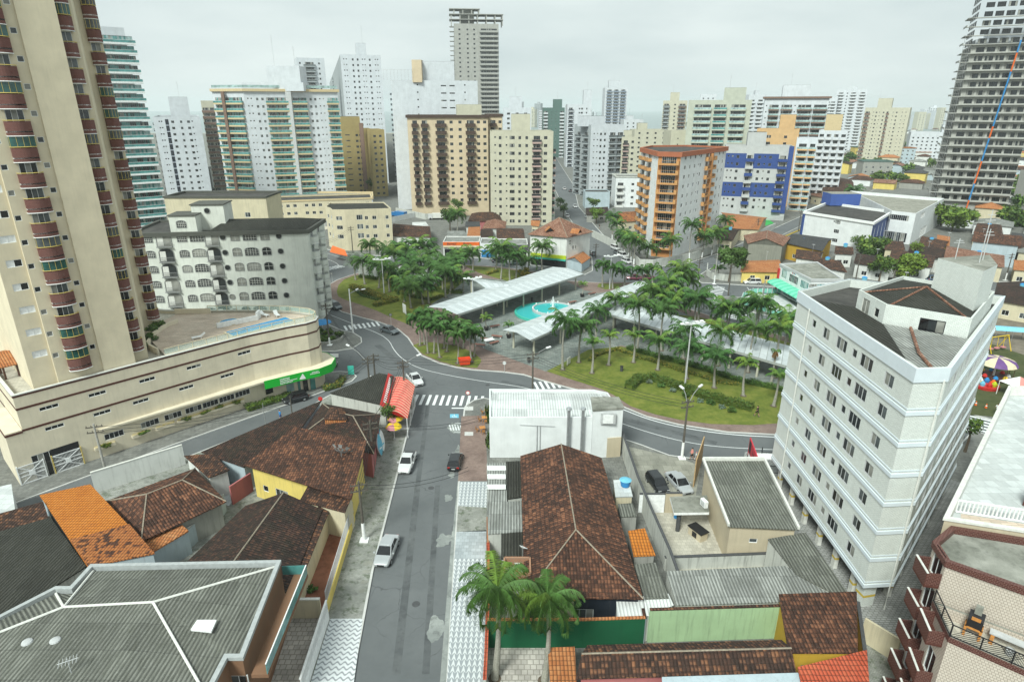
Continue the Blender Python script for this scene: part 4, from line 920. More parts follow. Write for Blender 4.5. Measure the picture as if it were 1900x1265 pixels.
# benches and paving furniture
def bench(p, ang, label, L=2.2, m='bench red'):
 root = thing('park_bench', label, 'bench', (*p, KH), 'benches on the plaza'); s = MB(p[0], p[1], ang, KH); s.box(-L/2, L/2, -.3, .3, .38, .5); s.build('seat', m, root)
 for x in (-L/2+.25, L/2-.25): s = MB(p[0], p[1], ang, KH); s.box(x-.12, x+.12, -.25, .25, 0, .38); s.build('leg', 'light grey', root)
 return root
plain('bench red', (.22, .10, .075), .8)
for i, (x, y, dg, lb) in enumerate([(878,624,-20,'reddish bench, upper left of the group round the white table'),(922,628,-20,'reddish bench, upper right of the group round the white table'),(902,633,-20,'reddish bench directly above the white plaza table'),(917,640,40,'reddish bench right of the white plaza table'),(890,644,-20,'reddish bench below the white plaza table'),(918,609,30,'reddish bench beside the potted palms'),(1062,564,35,'long reddish bench at the fountain behind the canopy'),(1098,548,30,'reddish bench left of the planter box')]): bench(G(x, y), math.radians(dg), lb)
t = thing('plaza_table', 'low white rectangular table between reddish benches', 'table', (*G(907, 637), KH)); c = G(907, 637); s = MB(*c, math.radians(30), KH); s.box(-1, 1, -.6, .6, .6, .7); s.build('tabletop', 'white', t); s = MB(*c, math.radians(30), KH); s.box(-.7, .7, -.3, .3, 0, .6); s.build('leg', 'light grey', t)
def tub(x, y, label, hgt=2.6, dry=False):
 p = G(x, y); r = thing('planter_pot', 'black pot holding '+label, 'pot', (*p, KH), 'black palm pots on the plaza'); s = MB(*p, 0, KH); s.cyl(0, 0, 0, .8, .38, .55, 12); s.build('pot', 'black', r)
 palm((p[0], p[1]), hgt, 'young', label[0].upper()*0+label, None, .8, r=.1, z=KH+.7, name='potted_palm')
tub(902.5, 614, 'the thin potted palm left of the canopy end', 2.2); tub(944, 628, 'the broad potted palm at the canopy end', 2); tub(1080, 552, 'the droopy potted palm beyond the fountain', 2.5)
for i, (x, y) in enumerate([(838,582),(1078,612),(981,674),(1153,690),(987,560),(1166,620)]):
 p = G(x, y); r = thing('litter_bin', ['dark litter bin under the left canopy end', 'dark litter bin behind the fountain canopy', 'dark litter bin beside the front canopy post', 'dark litter bin under the lawn canopy', 'dark litter bin under the far canopy', 'dark litter bin at the canopy junction'][i], 'bin', (*p, KH)); s = MB(*p, 0, KH); s.cyl(0, 0, 0, .9, .22, .28, 10); s.build('bin_body', 'dark grey', r); s = MB(*p, 0, KH); s.cyl(0, 0, .9, .97, .3, .3, 10); s.build('rim', 'black', r)
# hedges and beds
hedge(px([(1094,672),(1104,662),(1145,650),(1180,664),(1225,676),(1262,690),(1300,700),(1330,711),(1368,716)]), .8, .6, 'yellow-green low hedge bordering the top of the front lawn', ('hedge leaf', 'yellow leaf'))
hedge(px([(1165,648),(1220,664),(1290,682),(1370,708),(1462,728)]), 1.3, .8, 'dark shrub border between canopy and the yellow hedge', ('tree leaf', 'bright leaf'), 90)
hedge(px([(1167,724),(1182,710),(1210,706),(1260,722),(1310,741),(1395,762)]), 1.5, 1.2, 'dark green L-shaped hedge on the front lawn', ('tree leaf', 'hedge leaf'), 150)
for i, (x, y) in enumerate([(1205,712),(1225,718),(1248,728),(1272,738),(1300,747),(1318,750),(1340,758),(1358,766)]): bush(G(x, y), 1.0 if i % 2 else .8, f'round bush set against the L-shaped hedge, number {i+1} of the row from the left' , 'bushes along the front lawn hedge', ('tree leaf', 'hedge leaf') if i % 2 else ('silver leaf', 'hedge leaf'))
hedge(px([(653,536),(680,545),(710,556),(725,562)]), 1.8, 1.2, 'clipped hedge running diagonally over the left lawn'); hedge(px([(694,570),(738,559)]), 1.3, 1.1, 'clipped short hedge at the end of the diagonal hedge')
hedge(px([(652,533),(672,550),(700,558)]), .8, .5, 'low dark border under the diagonal hedge', ('tree leaf', 'hedge leaf'))
hedge(px([(722,527),(740,545),(770,553),(800,558),(820,552)]), 1.0, .7, 'yellow-leaved hedge under the left palms', ('hedge leaf', 'yellow leaf')); hedge(px([(790,535),(830,545),(858,545)]), 1.4, .9, 'dark hedge behind the left palm grove', ('tree leaf', 'hedge leaf'))
hedge(px([(903,511),(925,505)]), .9, .8, 'small hedge on the lawn by the north road'); bush(G(972, 512), 2.2, 'yellow-green bush by the north road', None, ('yellow leaf', 'light leaf'), 500)
hedge(px([(1262,640),(1290,652),(1340,668)]), 1.5, .9, 'dark planting on the far side of the lawn canopy', ('tree leaf', 'hedge leaf')); hedge(px([(668,515),(700,520)]), 1.1, .9, 'dark planting at the white park building', ('tree leaf', 'hedge leaf'))
# white service building, info board, container in the park
b = house('small white flat service building among the left palms', px([(665,515),(699,517),(712,503),(677,500)], 0), 3.6, 'shed', .05, 'wall clean white', 'white sheet', oh=.1, name='service_building', cat='building')
b = house('white flat roofed stage building behind the park palms', px([(735,520),(790,540),(830,512),(775,498)], 0), 3.2, 'shed', .1, 'wall clean white', 'white sheet', oh=.1, name='stage_building', cat='building')
def board(label, p, ang, w, h, z, m, name='sign_board'):
 r = thing(name, label, 'sign', (*p, KH)); s = MB(*p, ang, KH); s.box(-w/2, w/2, -.06, .06, z, z+h); s.build('panel', m, r); s = MB(*p, ang, KH); s.box(-w/2, -w/2+.08, -.05, .05, 0, z); s.box(w/2-.08, w/2, -.05, .05, 0, z); s.build('post', 'grey', r); return r
board('white information board at the palm grove', G(751, 584), math.radians(-60), 1.8, 2.0, .3, 'white'); board('small white monument board at the lawn edge', G(1055, 678), math.radians(60), 1.3, 1.2, .2, 'offwhite')
board('small bluish map board on the corner pavement', G(652, 697), math.radians(10), 1.0, 1.6, .1, 'aqua', 'map_board')
p = G(862, 678); r = thing('skip', 'orange-red open waste skip on the grass by the foxtail palms', 'skip', (*p, KH)); s = MB(*p, .25, KH)
s.prism([(-.85, -.6), (.85, -.6), (.85, .6), (-.85, .6)], .2, .3); 
for q in ([(-.85, -.6, .2), (.85, -.6, .2), (1.0, -.75, 1.2), (-1.0, -.75, 1.2)], [(.85, -.6, .2), (.85, .6, .2), (1.0, .75, 1.2), (1.0, -.75, 1.2)], [(.85, .6, .2), (-.85, .6, .2), (-1, .75, 1.2), (1, .75, 1.2)], [(-.85, .6, .2), (-.85, -.6, .2), (-1, -.75, 1.2), (-1, .75, 1.2)]): s.face(q)
s.build('bin_body', 'skip red', r) if 'skip red' in MATS else s.build('bin_body', plain('skip red', (.7, .07, .02), .5), r)
for sx_ in (-.7, .7): s = MB(*p, .25, KH); s.cyl(sx_, 0, 0, .2, .12, .12, 8); s.build('wheel', 'black', r)
s = MB(*p, .25, KH); s.box(-1.08, 1.08, -.82, -.75, 1.1, 1.22); s.box(-1.08, 1.08, .75, .82, 1.1, 1.22); s.box(-1.08, -1, -.75, .75, 1.1, 1.22); s.box(1, 1.08, -.75, .75, 1.1, 1.22); s.build('rim', 'skip red', r)

# palms: base pixel, crown pixel row, kind, label
def palmpx(bx, by, cy, kind, label, group=None, s=1.0, r=.16, white=False, z=KH): p = G(bx, by, z); h = Zat(cy, p[1])-z; return palm(p, h*.97, kind, label, group, s, white, r, z=z)
FR = [(1044,686,594,'tall grey-trunked palm at the lawn corner beside the white monument board'),(1074,672,600,'tall palm just right of the lawn corner palm'),(1098,692,633,'short palm nearest the yellow hedge corner'),(1129,677,621,'short bright palm left of the hedge bend'),(1175,672,621,'short palm at the middle of the yellow hedge'),(1220,686,627,'palm in front of the yellow hedge, left of the tall light mast'),(1274,702,642,'palm directly behind the tall light mast'),(1325,719,657,'palm with yellowing lower leaves at the right half of the lawn'),(1332,678,612,'tall palm behind the yellow hedge end'),(1379,734,675,'short palm right of the hedge end'),(1387,690,606,'tallest palm near the right end of the lawn canopy'),(1435,753,693,'short palm nearest the white tower'),(1436,700,606,'palm half hidden behind the white tower'),(1182,651,562,'tall palm in front of the lawn canopy start'),(1227,650,572,'tall palm in front of the lawn canopy, third roof bay'),(1106,629,572,'palm between the fountain canopy and the lawn'),(1140,606,553,'slender palm rising over the canopy junction'),(1268,665,612,'palm under the lamp arms of the light mast')]
for bx, by, cy, lb in FR: palmpx(bx, by, cy, 'royal' if by-cy > 65 or cy < 600 else 'young' if lb.startswith('short') else 'royal', lb, 'royal palms on and round the front lawn', 1.22 if by-cy > 62 else 1.05)
palmpx(1430, 712, 645, 'dry', 'thin dying palm with brown hanging leaves near the white tower')
for i, (bx, by, cy) in enumerate([(1118,533,490),(1137,536,494),(1158,531,503),(1190,530,501),(1211,529,497)]): palmpx(bx, by, cy, 'foxtail', ['leftmost', 'second', 'middle', 'fourth', 'rightmost'][i]+' of the dark bushy palms on the small corner lawn', 'bushy palms on the corner lawn', 1.5)
for i, (bx, by, cy) in enumerate([(1205,588,538),(1235,580,520),(1250,590,549),(1260,558,500),(1272,556,519),(1290,596,552),(1296,597,556),(1346,614,573),(1352,612,568),(1240,600,560),(1225,590,545),(1470,650,600),(1455,645,590),(1395,630,560),(1405,632,563)]): palmpx(bx, by, cy, 'royal', 'royal palm in the group behind the lawn canopy', 'royal palms behind the lawn canopy', 1.38)
for i, (bx, by, cy) in enumerate([(677,527,482),(703,534,491),(723,541,496),(690,512,452),(734,509,467),(756,512,476),(792,491,455),(777,491,452),(763,571,531),(796,563,519),(785,564,530),(827,552,502),(822,542,497),(835,545,509),(858,543,512),(852,491,467),(877,504,468),(860,500,474),(781,519,484),(833,520,484),(741,540,505),(769,545,502),(745,492,455),(812,530,490),(757,500,462),(800,505,470),(720,500,460),(840,535,492),(765,528,488),(750,560,520),(848,520,480)]): palmpx(bx, by, cy, 'royal', 'royal palm in the dense grove on the left lawn', 'royal palms of the left grove', 1.3)
palmpx(660, 519, 486, 'fan', 'silvery fan palm at the left tip of the grove', None, 1.9)
for i, (bx, by, cy) in enumerate([(779,641,588),(794,655,600),(788,639,578),(816,663,602),(805,655,592),(824,646,585),(849,674,619),(875,671,612),(879,661,617),(859,646,604),(829,652,610),(843,640,596)]): palmpx(bx, by, cy, 'foxtail', 'bushy foxtail palm in the clump by the orange skip', 'foxtail palms by the skip', 1.22, .11)
for i, (bx, by, cy) in enumerate([(929,518,456),(946,521,476),(957,516,469),(982,506,482),(1006,503,455),(920,500,468)]): palmpx(bx, by, cy, 'royal', ['tall palm behind the canopy fork', 'low palm right of the canopy fork palm', 'palm second right of the canopy fork', 'low palm by the yellow bush', 'solitary tall palm before the corner shop', 'palm by the blue shopfront'][i], None, 1.35)
for i, (bx, by, cy) in enumerate([(1136,447,400),(1143,456,412),(1154,468,433),(1159,471,437),(1165,478,441),(1170,486,443),(1176,491,447)]): palmpx(bx, by, cy, 'royal', 'white-footed palm in the row along the avenue by the orange tower', 'palms along the avenue pavement', 1.25, .15, True)
for i, (bx, by, cy) in enumerate([(1202,487,459),(1241,494,446),(1279,486,416),(1302,478,437),(1320,473,434),(1331,468,430),(1342,450,409)]): palmpx(bx, by, cy, 'royal', ['palm at the corner forecourt of the orange tower', 'palm directly before the orange balconies', 'tallest palm on the side street wall', 'bushy palm right of the tallest street palm', 'fifth palm along the side street wall', 'sixth palm along the side street wall', 'last palm of the side street wall by the brown roof'][i], None, 1.25, .15, i > 1)
palmpx(1331, 519, 497, 'young', 'small spiky palm behind the curved white wall', None, 1.2)
# ================= the beige balcony tower on its podium (left) =================
FA = (-59.4, 65.4); FANG = math.radians(47.55); fc, fs_ = math.cos(FANG), math.sin(FANG)
def F2(x, y): return (FA[0]+x*fc-y*fs_, FA[1]+x*fs_+y*fc)
FRM = (FA[0], FA[1], FANG)
plaster('beige tile wall', (.69, .61, .45), .1); plaster('podium wall', (.68, .61, .47), .16)
brickm('maroon mosaic', (.115, .03, .025), (.15, .045, .035), (.22, .13, .11), .16, .08, .01, .1); plain('maroon', (.085, .028, .02), .6)
tw = [F2(*p) for p in [(3.7,1.2),(6.2,1.2),(6.2,.8),(11.1,.8),(11.1,.45),(14.8,.45),(14.8,2.6),(17.0,2.6),(20.8,15.2),(23.2,15.2),(23.2,24),(3.7,24)]]
BM_ = ('maroon mosaic', 'white', 'gold')
T = building('apartment_tower', 'tall beige tower with maroon curved balconies rising from the podium with swimming pool', 'apartment tower', tw, 10.3, 66, 'beige tile wall',
  {0: [('v', 1.5, {'abs': 1, 'w': 1.5, 'h': .85, 'z': 1.9})], 2: [('s', .42, {'abs': 1}), ('B', 2.55, 2.35, 1.0, 'curve', BM_, {'abs': 1, 'glz': .5, 'g': 'a'}), ('s', 4.35, {'abs': 1})],
   6: [('B', .95, 1.65, 1.0, 'curve', BM_, {'abs': 1, 'glz': .4, 'g': 'a'})], 7: [('s', .55, {'w': .5, 'h': 1.0})], 8: [('B', 1.5, 1.6, 1.05, 'curve', BM_, {'abs': 1, 'glz': .4, 'g': 'a'})]}, fh=2.76, zf=13.0, nf=18, par=1)
PD = [(1.36,0),(30,0),(35.5,-.75),(38.6,-1.5),(40.4,-1.3),(41.6,0.0),(41.7,2.2),(40.2,5.8),(37,10),(34.5,13),(31.2,16.3),(26.5,22),(24,27),(1.4,27)]
PDW = [F2(*p) for p in PD]
pod = building('podium_building', 'long beige podium with maroon stripes, rounded end and green clinic fascia', 'building', PDW, 0, 11.35, 'podium wall',
  {0: [('L', x, {'abs': 1, 'w': 2.0, 'h': .5, 'z': z, 'g': 'k', 'f': (0, 1)}) for x, z in [(3.1,8.6),(8.3,8.6),(14.2,8.6),(20.3,8.6),(27.6,8.6),(3.1,5.9),(8.3,5.9),(12.9,5.9),(18.8,5.9),(24.6,5.9)]]+
   [('w', x, {'abs': 1, 'w': 2.3, 'h': .9, 'z': 2.2, 'g': 'k', 'f': (0, 1)}) for x in (9.0, 13.4, 16.4, 19.2, 21.6, 24.0, 26.4)]+
   [('w', 1.25, {'abs': 1, 'w': 2.5, 'h': 3.3, 'z': .05, 'g': 'k', 'f': (0, 1)}), ('w', 3.6, {'abs': 1, 'w': 0.01, 'h': .01, 'z': .05, 'f': (0, 1)})]}, fh=3, zf=0, nf=1, par=.5, roof='patio tile')
for o in list(pod.children):
 if o.name.startswith('roof'): o.data.materials[0] = M('patio tile')
for z in (6.75, 9.5, 11.12):
 b = MB(); o1 = inset(PDW, -.03)
 for i in range(len(PDW)): j = (i+1) % len(PDW); b.face([(*o1[i], z), (*o1[j], z), (*o1[j], z+.26), (*o1[i], z+.26)]); b.face([(*o1[i], z+.26), (*o1[j], z+.26), (*PDW[j], z+.26), (*PDW[i], z+.26)])
 b.build('stripe', 'maroon', pod)
b = MB(*FRM); b.box(-.35, 1.36, .0, 9, 0, 7.0); b.build('side_wing', 'podium wall', pod); b = MB(*FRM); b.box(-.42, 1.36, -.05, 9.05, 6.6, 6.85); b.build('stripe', 'maroon', pod)
# coping
o1 = inset(PDW, -.08); i1 = inset(PDW, .3); b = MB()
for i in range(len(PDW)): j = (i+1) % len(PDW); b.face([(*o1[i], 11.38), (*o1[j], 11.38), (*o1[j], 11.5), (*o1[i], 11.5)]); b.face([(*o1[i], 11.5), (*o1[j], 11.5), (*i1[j], 11.5), (*i1[i], 11.5)]); b.face([(*i1[j], 11.5), (*i1[j], 11.3), (*i1[i], 11.3), (*i1[i], 11.5)])
b.build('coping', 'offwhite', pod)
# curved canopy and green fascia
cl = [(8.7,-.3),(20,-1.0),(30.6,-1.5),(35.8,-2.5),(39,-3.3),(41.4,-3.0),(43.2,-1.2),(43.6,1.8),(42.2,5.5),(40.2,5.8),(41.7,2.2),(41.6,0.0),(40.4,-1.3),(38.6,-1.5),(35.5,-.75),(30,-.01),(8.7,-.01)]
b = MB(*FRM); b.prism(cl, 3.85, 4.1); b.build('canopy', 'podium wall', pod)
gp = cl[2:9]; b = MB(*FRM)
for i in range(len(gp)-1):
 p, q = gp[i], gp[i+1]; b.face([(*p, 2.75), (*q, 2.75), (*q, 4.05), (*p, 4.05)])
b = MB(*FRM)
def outw(p): return p
ctr = (36, 4)
def push(p, k): d = Vector((p[0]-ctr[0], p[1]-ctr[1])).normalized(); return (p[0]+d.x*k, p[1]+d.y*k)
for i in range(len(gp)-1):
 p, q = push(gp[i], .05), push(gp[i+1], .05); p2, q2 = push(gp[i], -.05), push(gp[i+1], -.05); b.prism([p, q, q2, p2], 2.8, 4.14)
fas = b.build('sign_fascia', plain('sign green', (.01, .38, .035), .5, 0, .04), pod)
b = MB(*FRM)
def onf(t, z, dz, ln):   # white strokes on the fascia between chain points
 p = lerp(gp[0], gp[1], t/5.3) if t < 5.3 else lerp(gp[1], gp[2], (t-5.3)/3.3); u = Vector((gp[1][0]-gp[0][0], gp[1][1]-gp[0][1])).normalized() if t < 5.3 else Vector((gp[2][0]-gp[1][0], gp[2][1]-gp[1][1])).normalized()
 p = Vector(p)+Vector((u.y, -u.x))*.10; q = p+u*ln; b.face([(p.x, p.y, z), (q.x, q.y, z), (q.x, q.y, z+dz), (p.x, p.y, z+dz)])
rs = random.Random(4)
for z, t0, t1 in ((3.75, 2.3, 3.7), (3.5, 2.3, 3.7), (3.25, 2.3, 4.9), (3.0, 2.3, 4.2), (3.7, 7.3, 8.4), (3.45, 7.0, 8.5)):
 t = t0
 while t < t1: ln = rs.choice((.1, .14, .18)); onf(t, z, .14, ln); t += ln+.05
for k in range(8): onf(5.45+.1*k, 3.0, .1, .09); onf(5.3+.07*k, 3.08+.1*k, .12, .12+(.14*(7-k))/1.2)
b.build('sign_lettering', 'white', fas)
# shopfront under the green fascia
b = MB(*FRM); b.box(36.2, 37.0, -1.02, -.8, .15, 2.8, 0); b.box(38.1, 38.9, -1.62, -1.4, .15, 2.8, 0); b.box(37.0, 38.1, -1.3, -1.0, .15, 2.8, 1); b.build('shop_door', ['glass teal', 'glass black'], pod)
b = MB(*FRM); b.box(31.2, 33.0, -.32, -.15, 1.3, 2.4, 0); b.build('shop_window', 'glass black', pod); b = MB(*FRM); b.box(34.4, 35.6, -.8, -.65, .7, 2.4, 0); b.build('poster', 'glass pale', pod)
# garage gates with lattice
for k, (x0, x1) in enumerate(((-.2, 2.35), (3.35, 6.35))):
 r = thing('garage_gate', ['white diamond lattice gate, the left one of the beige podium', 'white and gold diamond lattice gate, the right one of the beige podium'][k], 'gate', (*F2((x0+x1)/2, -.1), 0)); b = MB(*FRM)
 for x in [x0+i*(x1-x0)/22 for i in range(23)]: b.box(x-.02, x+.02, -.12, -.08, .15, 2.5)
 b.build('bars', 'white', r); b = MB(*FRM)
 for a, c in (((x0, .15), ((x0+x1)/2, 1.1)), ((x1, .15), ((x0+x1)/2, 1.1)), ((x0, 2.5), ((x0+x1)/2, 1.6)), ((x1, 2.5), ((x0+x1)/2, 1.6))): b.beam((a[0], -.15, a[1]), (c[0], -.15, c[1]), .05, .08)
 for z in (.15, 1.1, 1.6, 2.42): b.box(x0, x1, -.16, -.1, z, z+.1)
 xm = (x0+x1)/2; b.box(xm-.3, xm+.3, -.19, -.12, 1.05, 1.65)
 b.build('frame', 'white gloss', r); b = MB(*FRM); b.box(x0-.12, x0, -.2, 0, 0, 2.6); b.box(x1, x1+.12, -.2, 0, 0, 2.6); b.build('post', 'white' if not k else 'gold', r)
b = MB(*FRM); b.box(3.35, 6.35, -.03, -.005, .1, 3.4); b.build('garage_opening', 'black', pod)
for k, x in enumerate((9.0, 13.4, 16.4, 19.2, 21.6, 24.0, 26.4)):
 b = MB(*FRM); b.box(x-1.2, x+1.2, -.5, -.01, 1.45, 1.8); b.build('planter_box', 'podium wall', pod); b = MB(*FRM)
 for z in (1.9, 2.05): b.box(x-1.2, x+1.2, -.55, -.5, z, z+.05)
 b.build('planter_rail', 'gold', pod)
 if k != 2:
  o = inst('planter_leaves', leaf_crown(k % 3, 240, ('hedge leaf', 'light leaf'), .3, 4, .8), (*F2(x, -.4), 1.85), .5, None, (1.0, .45, .45)); o.rotation_euler[2] = FANG; tag(o, f'green plants in the long planter under the podium canopy, box {k+1} from the left', 'plant', 'planter plants on the podium')
hedge([F2(27.6, -1.0), F2(31, -1.1), F2(34.6, -1.6)], 1.5, .9, 'leafy flower bed before the clinic wall', ('tree leaf', 'light leaf')); hedge([F2(39.4, -3.2), F2(42, -3.4), F2(44, -1.6)], 1.1, .8, 'bushes at the rounded corner under the green fascia', ('tree leaf', 'yellow leaf'))
# pool deck
def onpod(p, z=10.3): return px(p, z)
q = MB(); q.face([(*c, 11.215) for c in inset([F2(*p) for p in [(18.5,.3),(30,.3),(35.5,-.4),(38.6,-1.1),(40.3,-.9),(41.2,.2),(41.2,2.2),(39.8,5.6),(36.7,9.7),(30.7,16),(27,19),(20,14)]], .05)]); q.build('pool_deck', 'deck tile', pod)
P = thing('swimming_pool', 'long blue swimming pool on the podium deck', 'swimming pool', (*F2(33, 2), 10.3)); b = MB(*FRM); b.box(28.1, 38.4, 1.3, 4.2, 11.23, 11.32); b.build('edge', 'cream', P); b = MB(*FRM); b.box(28.4, 38.1, 1.55, 3.95, 11.26, 11.35); b.build('water', 'swimming water', P)
P = thing('paddling_pool', 'small round blue paddling pool behind the white poolside wall', 'swimming pool', (*F2(31, 8.3), 10.3)); b = MB(*FRM); b.cyl(31, 8.3, 11.23, 11.35, 1.75, 1.75, 24); b.build('edge', 'cream', P); b = MB(*FRM); b.cyl(31, 8.3, 11.26, 11.37, 1.5, 1.5, 24); b.build('water', 'swimming water', P)
b = MB(*FRM); b.prism([(28.4, 6.9), (34.6, 6.1), (34.6, 6.4), (28.4, 7.2)], 11.23, 12.0); b.prism([(34.6, 6.1), (35.6, 7.2), (35.4, 7.4), (34.4, 6.4)], 11.23, 12.5); tag(b.build('poolside_wall', 'white'), 'low white wall between the round pool and the long pool', 'wall')
def lounger(x, y, a, lb):
 r = thing('sun_lounger', lb, 'sun lounger', (*F2(x, y), 11.23), 'white loungers on the pool deck'); k = (*F2(x, y), a, 11.23); b = MB(*k); b.box(-.9, .4, -.32, .32, .28, .36); b.build('seat', 'white', r); b = MB(*k); b.beam((.4, 0, .32), (1.0, 0, .75), .62, .07); b.build('backrest', 'white', r)
 for xx in (-.8, .3):
  for yy in (-.27, .27): b = MB(*k); b.box(xx-.04, xx+.04, yy-.04, yy+.04, 0, .28); b.build('leg', 'white', r)
lounger(36.2, 7.2, 2.6, 'left of the two white loungers behind the long pool'); lounger(37.6, 5.8, 2.2, 'right of the two white loungers behind the long pool'); lounger(24.5, 4.4, .7, 'single white lounger near the tower')
b = MB(*FRM); pts = [(30.8, 15.9), (34.2, 12.7), (36.7, 9.7), (39.9, 5.6), (41.4, 2.2), (41.3, .1), (40.3, -1.0), (38.6, -1.2), (35.5, -.5), (30, .25), (24, .3), (18.4, .3)]
R_ = thing('glass_railing', 'green glass railing with cream rails round the pool deck', 'railing', (*F2(36, 5), 11.5)); pts = [F2(*p) for p in pts]
for i in range(len(pts)-1):
 a, c = pts[i], pts[i+1]; b = MB(); b.beam((*a, 12.4), (*c, 12.4), .09, .07); b.beam((*a, 11.55), (*c, 11.55), .06, .05); b.build('rail', 'cream', R_); b = MB(); b.beam((*a, 11.98), (*c, 11.98), .02, .76); b.build('glass_panel', 'clear glass', R_)
 n = max(1, int(math.dist(a, c)/1.5))
 for k in range(n): p = lerp(a, c, k/n); b = MB(); b.box(p[0]-.035, p[0]+.035, p[1]-.035, p[1]+.035, 11.5, 12.4); b.build('post', 'cream', R_)
w1 = [F2(*p) for p in [(18.4,2.8),(18.2,6.5),(20.5,10.5),(23.4,13.4),(25.4,14.2)]]; fence_wall('curved beige planter wall at the tower foot', w1, .95, 'podium wall', .25, name='planter_wall', z0=10.85)
for i, (x, y, r) in enumerate([(19.3,9,1.3),(21,12,1.3),(22.5,13.6,1.2),(17.6,6,1.2)]): bush(F2(x, y), r, ['lush bush behind the curved planter wall', 'fern-like bush in the middle of the planter', 'bush at the far end of the planter', 'bush at the near end of the planter'][i], 'bushes in the tower planter', ('tree leaf', 'light leaf'), 350, z=11.2)
fence_wall('beige parapet wall closing the terrace before the white apartment house', [F2(26.9, 19.3), F2(31.0, 15.3)], 1.2, 'podium wall', .2, name='parapet_wall', z0=10.85)
# terrace shelter left of the tower
r = thing('terrace_shelter', 'red tiled shelter on dark posts beside the tower', 'shelter', (*F2(3, 12), 10.3)); b = MB(*FRM); slab(b, [(1.9, 7.9, 12.6), (4.6, 7.9, 12.6), (4.6, 11, 13.6), (1.9, 11, 13.6)]); slab(b, [(1.9, 11, 13.6), (4.6, 11, 13.6), (4.6, 15, 12.6), (1.9, 15, 12.6)]); b.build('roof', 'tile orange', r)
for x, y in ((2.2, 8.2), (2.2, 11), (2.2, 14.6), (3.6, 8.2)): b = MB(*FRM); b.cyl(x, y, 10.3, 12.6, .12); b.build('post', 'brown', r)

# ================= arched white apartment house behind the pool =================
plaster('aged white', (.66, .68, .62), .25)
A0, A1 = (-74.5, 121.0), (-40.9, 125.0); aang = math.atan2(A1[1]-A0[1], A1[0]-A0[0]); AL = math.dist(A0, A1)
ad = (math.cos(aang), math.sin(aang)); an = (-ad[1], ad[0])
AF = [A0, A1, (A1[0]+an[0]*13+1.2, A1[1]+an[1]*13), (A0[0]+an[0]*15, A0[1]+an[1]*15)]
B_ = building('apartment_house', 'weathered white six storey house with arched and round windows behind the pool', 'apartment house', AF, 0, 20.2, 'aged white', {1: [('B', .2, 2.6, 1.3, 'curve', ('aged white', 'light grey', 'light grey'), {'g': 'c'}), ('B', .6, 2.6, 1.3, 'curve', ('aged white', 'light grey', 'light grey'), {'g': 'c'})]}, fh=3.05, zf=2.2, nf=6, par=.4, cap=(.75, .35, plaster('mossy cornice', (.09, .092, .08), .5)), roof='dark roofing')
_am = {}
def archmesh(w, h, kind, v):
 k = (w, h, kind, v)
 if k in _am: return _am[k]
 mb = MB(); n = 8
 if kind == 'round': prof = [(w/2*math.cos(2*PI*i/18), h/2+w/2*math.sin(2*PI*i/18)) for i in range(18)]
 else: prof = [(-w/2, 0), (w/2, 0)]+[(w/2*math.cos(PI*i/n), h*.68+h*.32*math.sin(PI*i/n)) for i in range(n+1)]
 gy = -.012; mb.face([(x, gy, z) for x, z in prof], 1 if v % 3 else 3)
 c = (0, h/2); m = len(prof)
 for i in range(m):
  p, q = prof[i], prof[(i+1) % m]; po = (c[0]+(p[0]-c[0])*1.0+(.09 if p[0] > 0 else -.09), p[1]+(.09 if p[1] > c[1] else -.09)); qo = (c[0]+(q[0]-c[0])+(.09 if q[0] > 0 else -.09), q[1]+(.09 if q[1] > c[1] else -.09))
  mb.face([(p[0], -.10, p[1]), (q[0], -.10, q[1]), (qo[0], -.10, qo[1]), (po[0], -.10, po[1])], 2); mb.face([(p[0], gy, p[1]), (q[0], gy, q[1]), (q[0], -.10, q[1]), (p[0], -.10, p[1])], 2); mb.face([(po[0], -.10, po[1]), (qo[0], -.10, qo[1]), (qo[0], 0, qo[1]), (po[0], 0, po[1])], 2)
 if kind == 'arch' or kind == 'wide':
  nv = 2 if kind == 'arch' else 5
  for i in range(1, nv): x = -w/2+w*i/nv; mb.box(x-.025, x+.025, -.05, -.02, 0, h*.9, 0)
  for z in ((h*.5,) if kind == 'arch' else (h*.25, h*.5, h*.72)): mb.box(-w/2, w/2, -.055, -.025, z-.025, z+.025, 0)
 if kind == 'bal':
  mb.box(-w/2-.1, w/2+.1, -.55, 0, -.15, 0, 2)
  for i in range(13): x = -w/2+w*i/12; mb.box(x-.018, x+.018, -.5, -.47, 0, .9, 2)
  mb.box(-w/2-.05, w/2+.05, -.53, -.45, .9, .96, 2); mb.box(-w/2+.1, -w/2+w*.45, -.04, -.02, .1, h*.8, 0)
 _am[k] = mb.mesh('window', ['offwhite', 'glass dark', 'grey', 'glass curtain']); return _am[k]
fx = A0[0]*0
for k in range(6):
 for s, w, h, kd in [(3.4,1.7,1.3,'wide'),(6.4,2.7,2.6,'bal'),(9.8,1.7,1.3,'wide'),(12.6,2.5,1.5,'wide'),(15.4,2.5,2.6,'bal'),(17.5,1.0,1.0,'round'),(19.8,1.6,1.5,'arch'),(22.6,2.5,1.5,'wide'),(25.5,1.6,1.5,'arch'),(28.2,1.0,1.0,'round')]:
  z = 2.2+3.05*k+(.95 if kd != 'bal' else .05)+(.15 if kd == 'round' else 0); inst('window', archmesh(w, h, kd, rnd.randrange(3)), (A0[0]+ad[0]*s, A0[1]+ad[1]*s, z), aang, B_)
AFR = (A0[0], A0[1], aang)
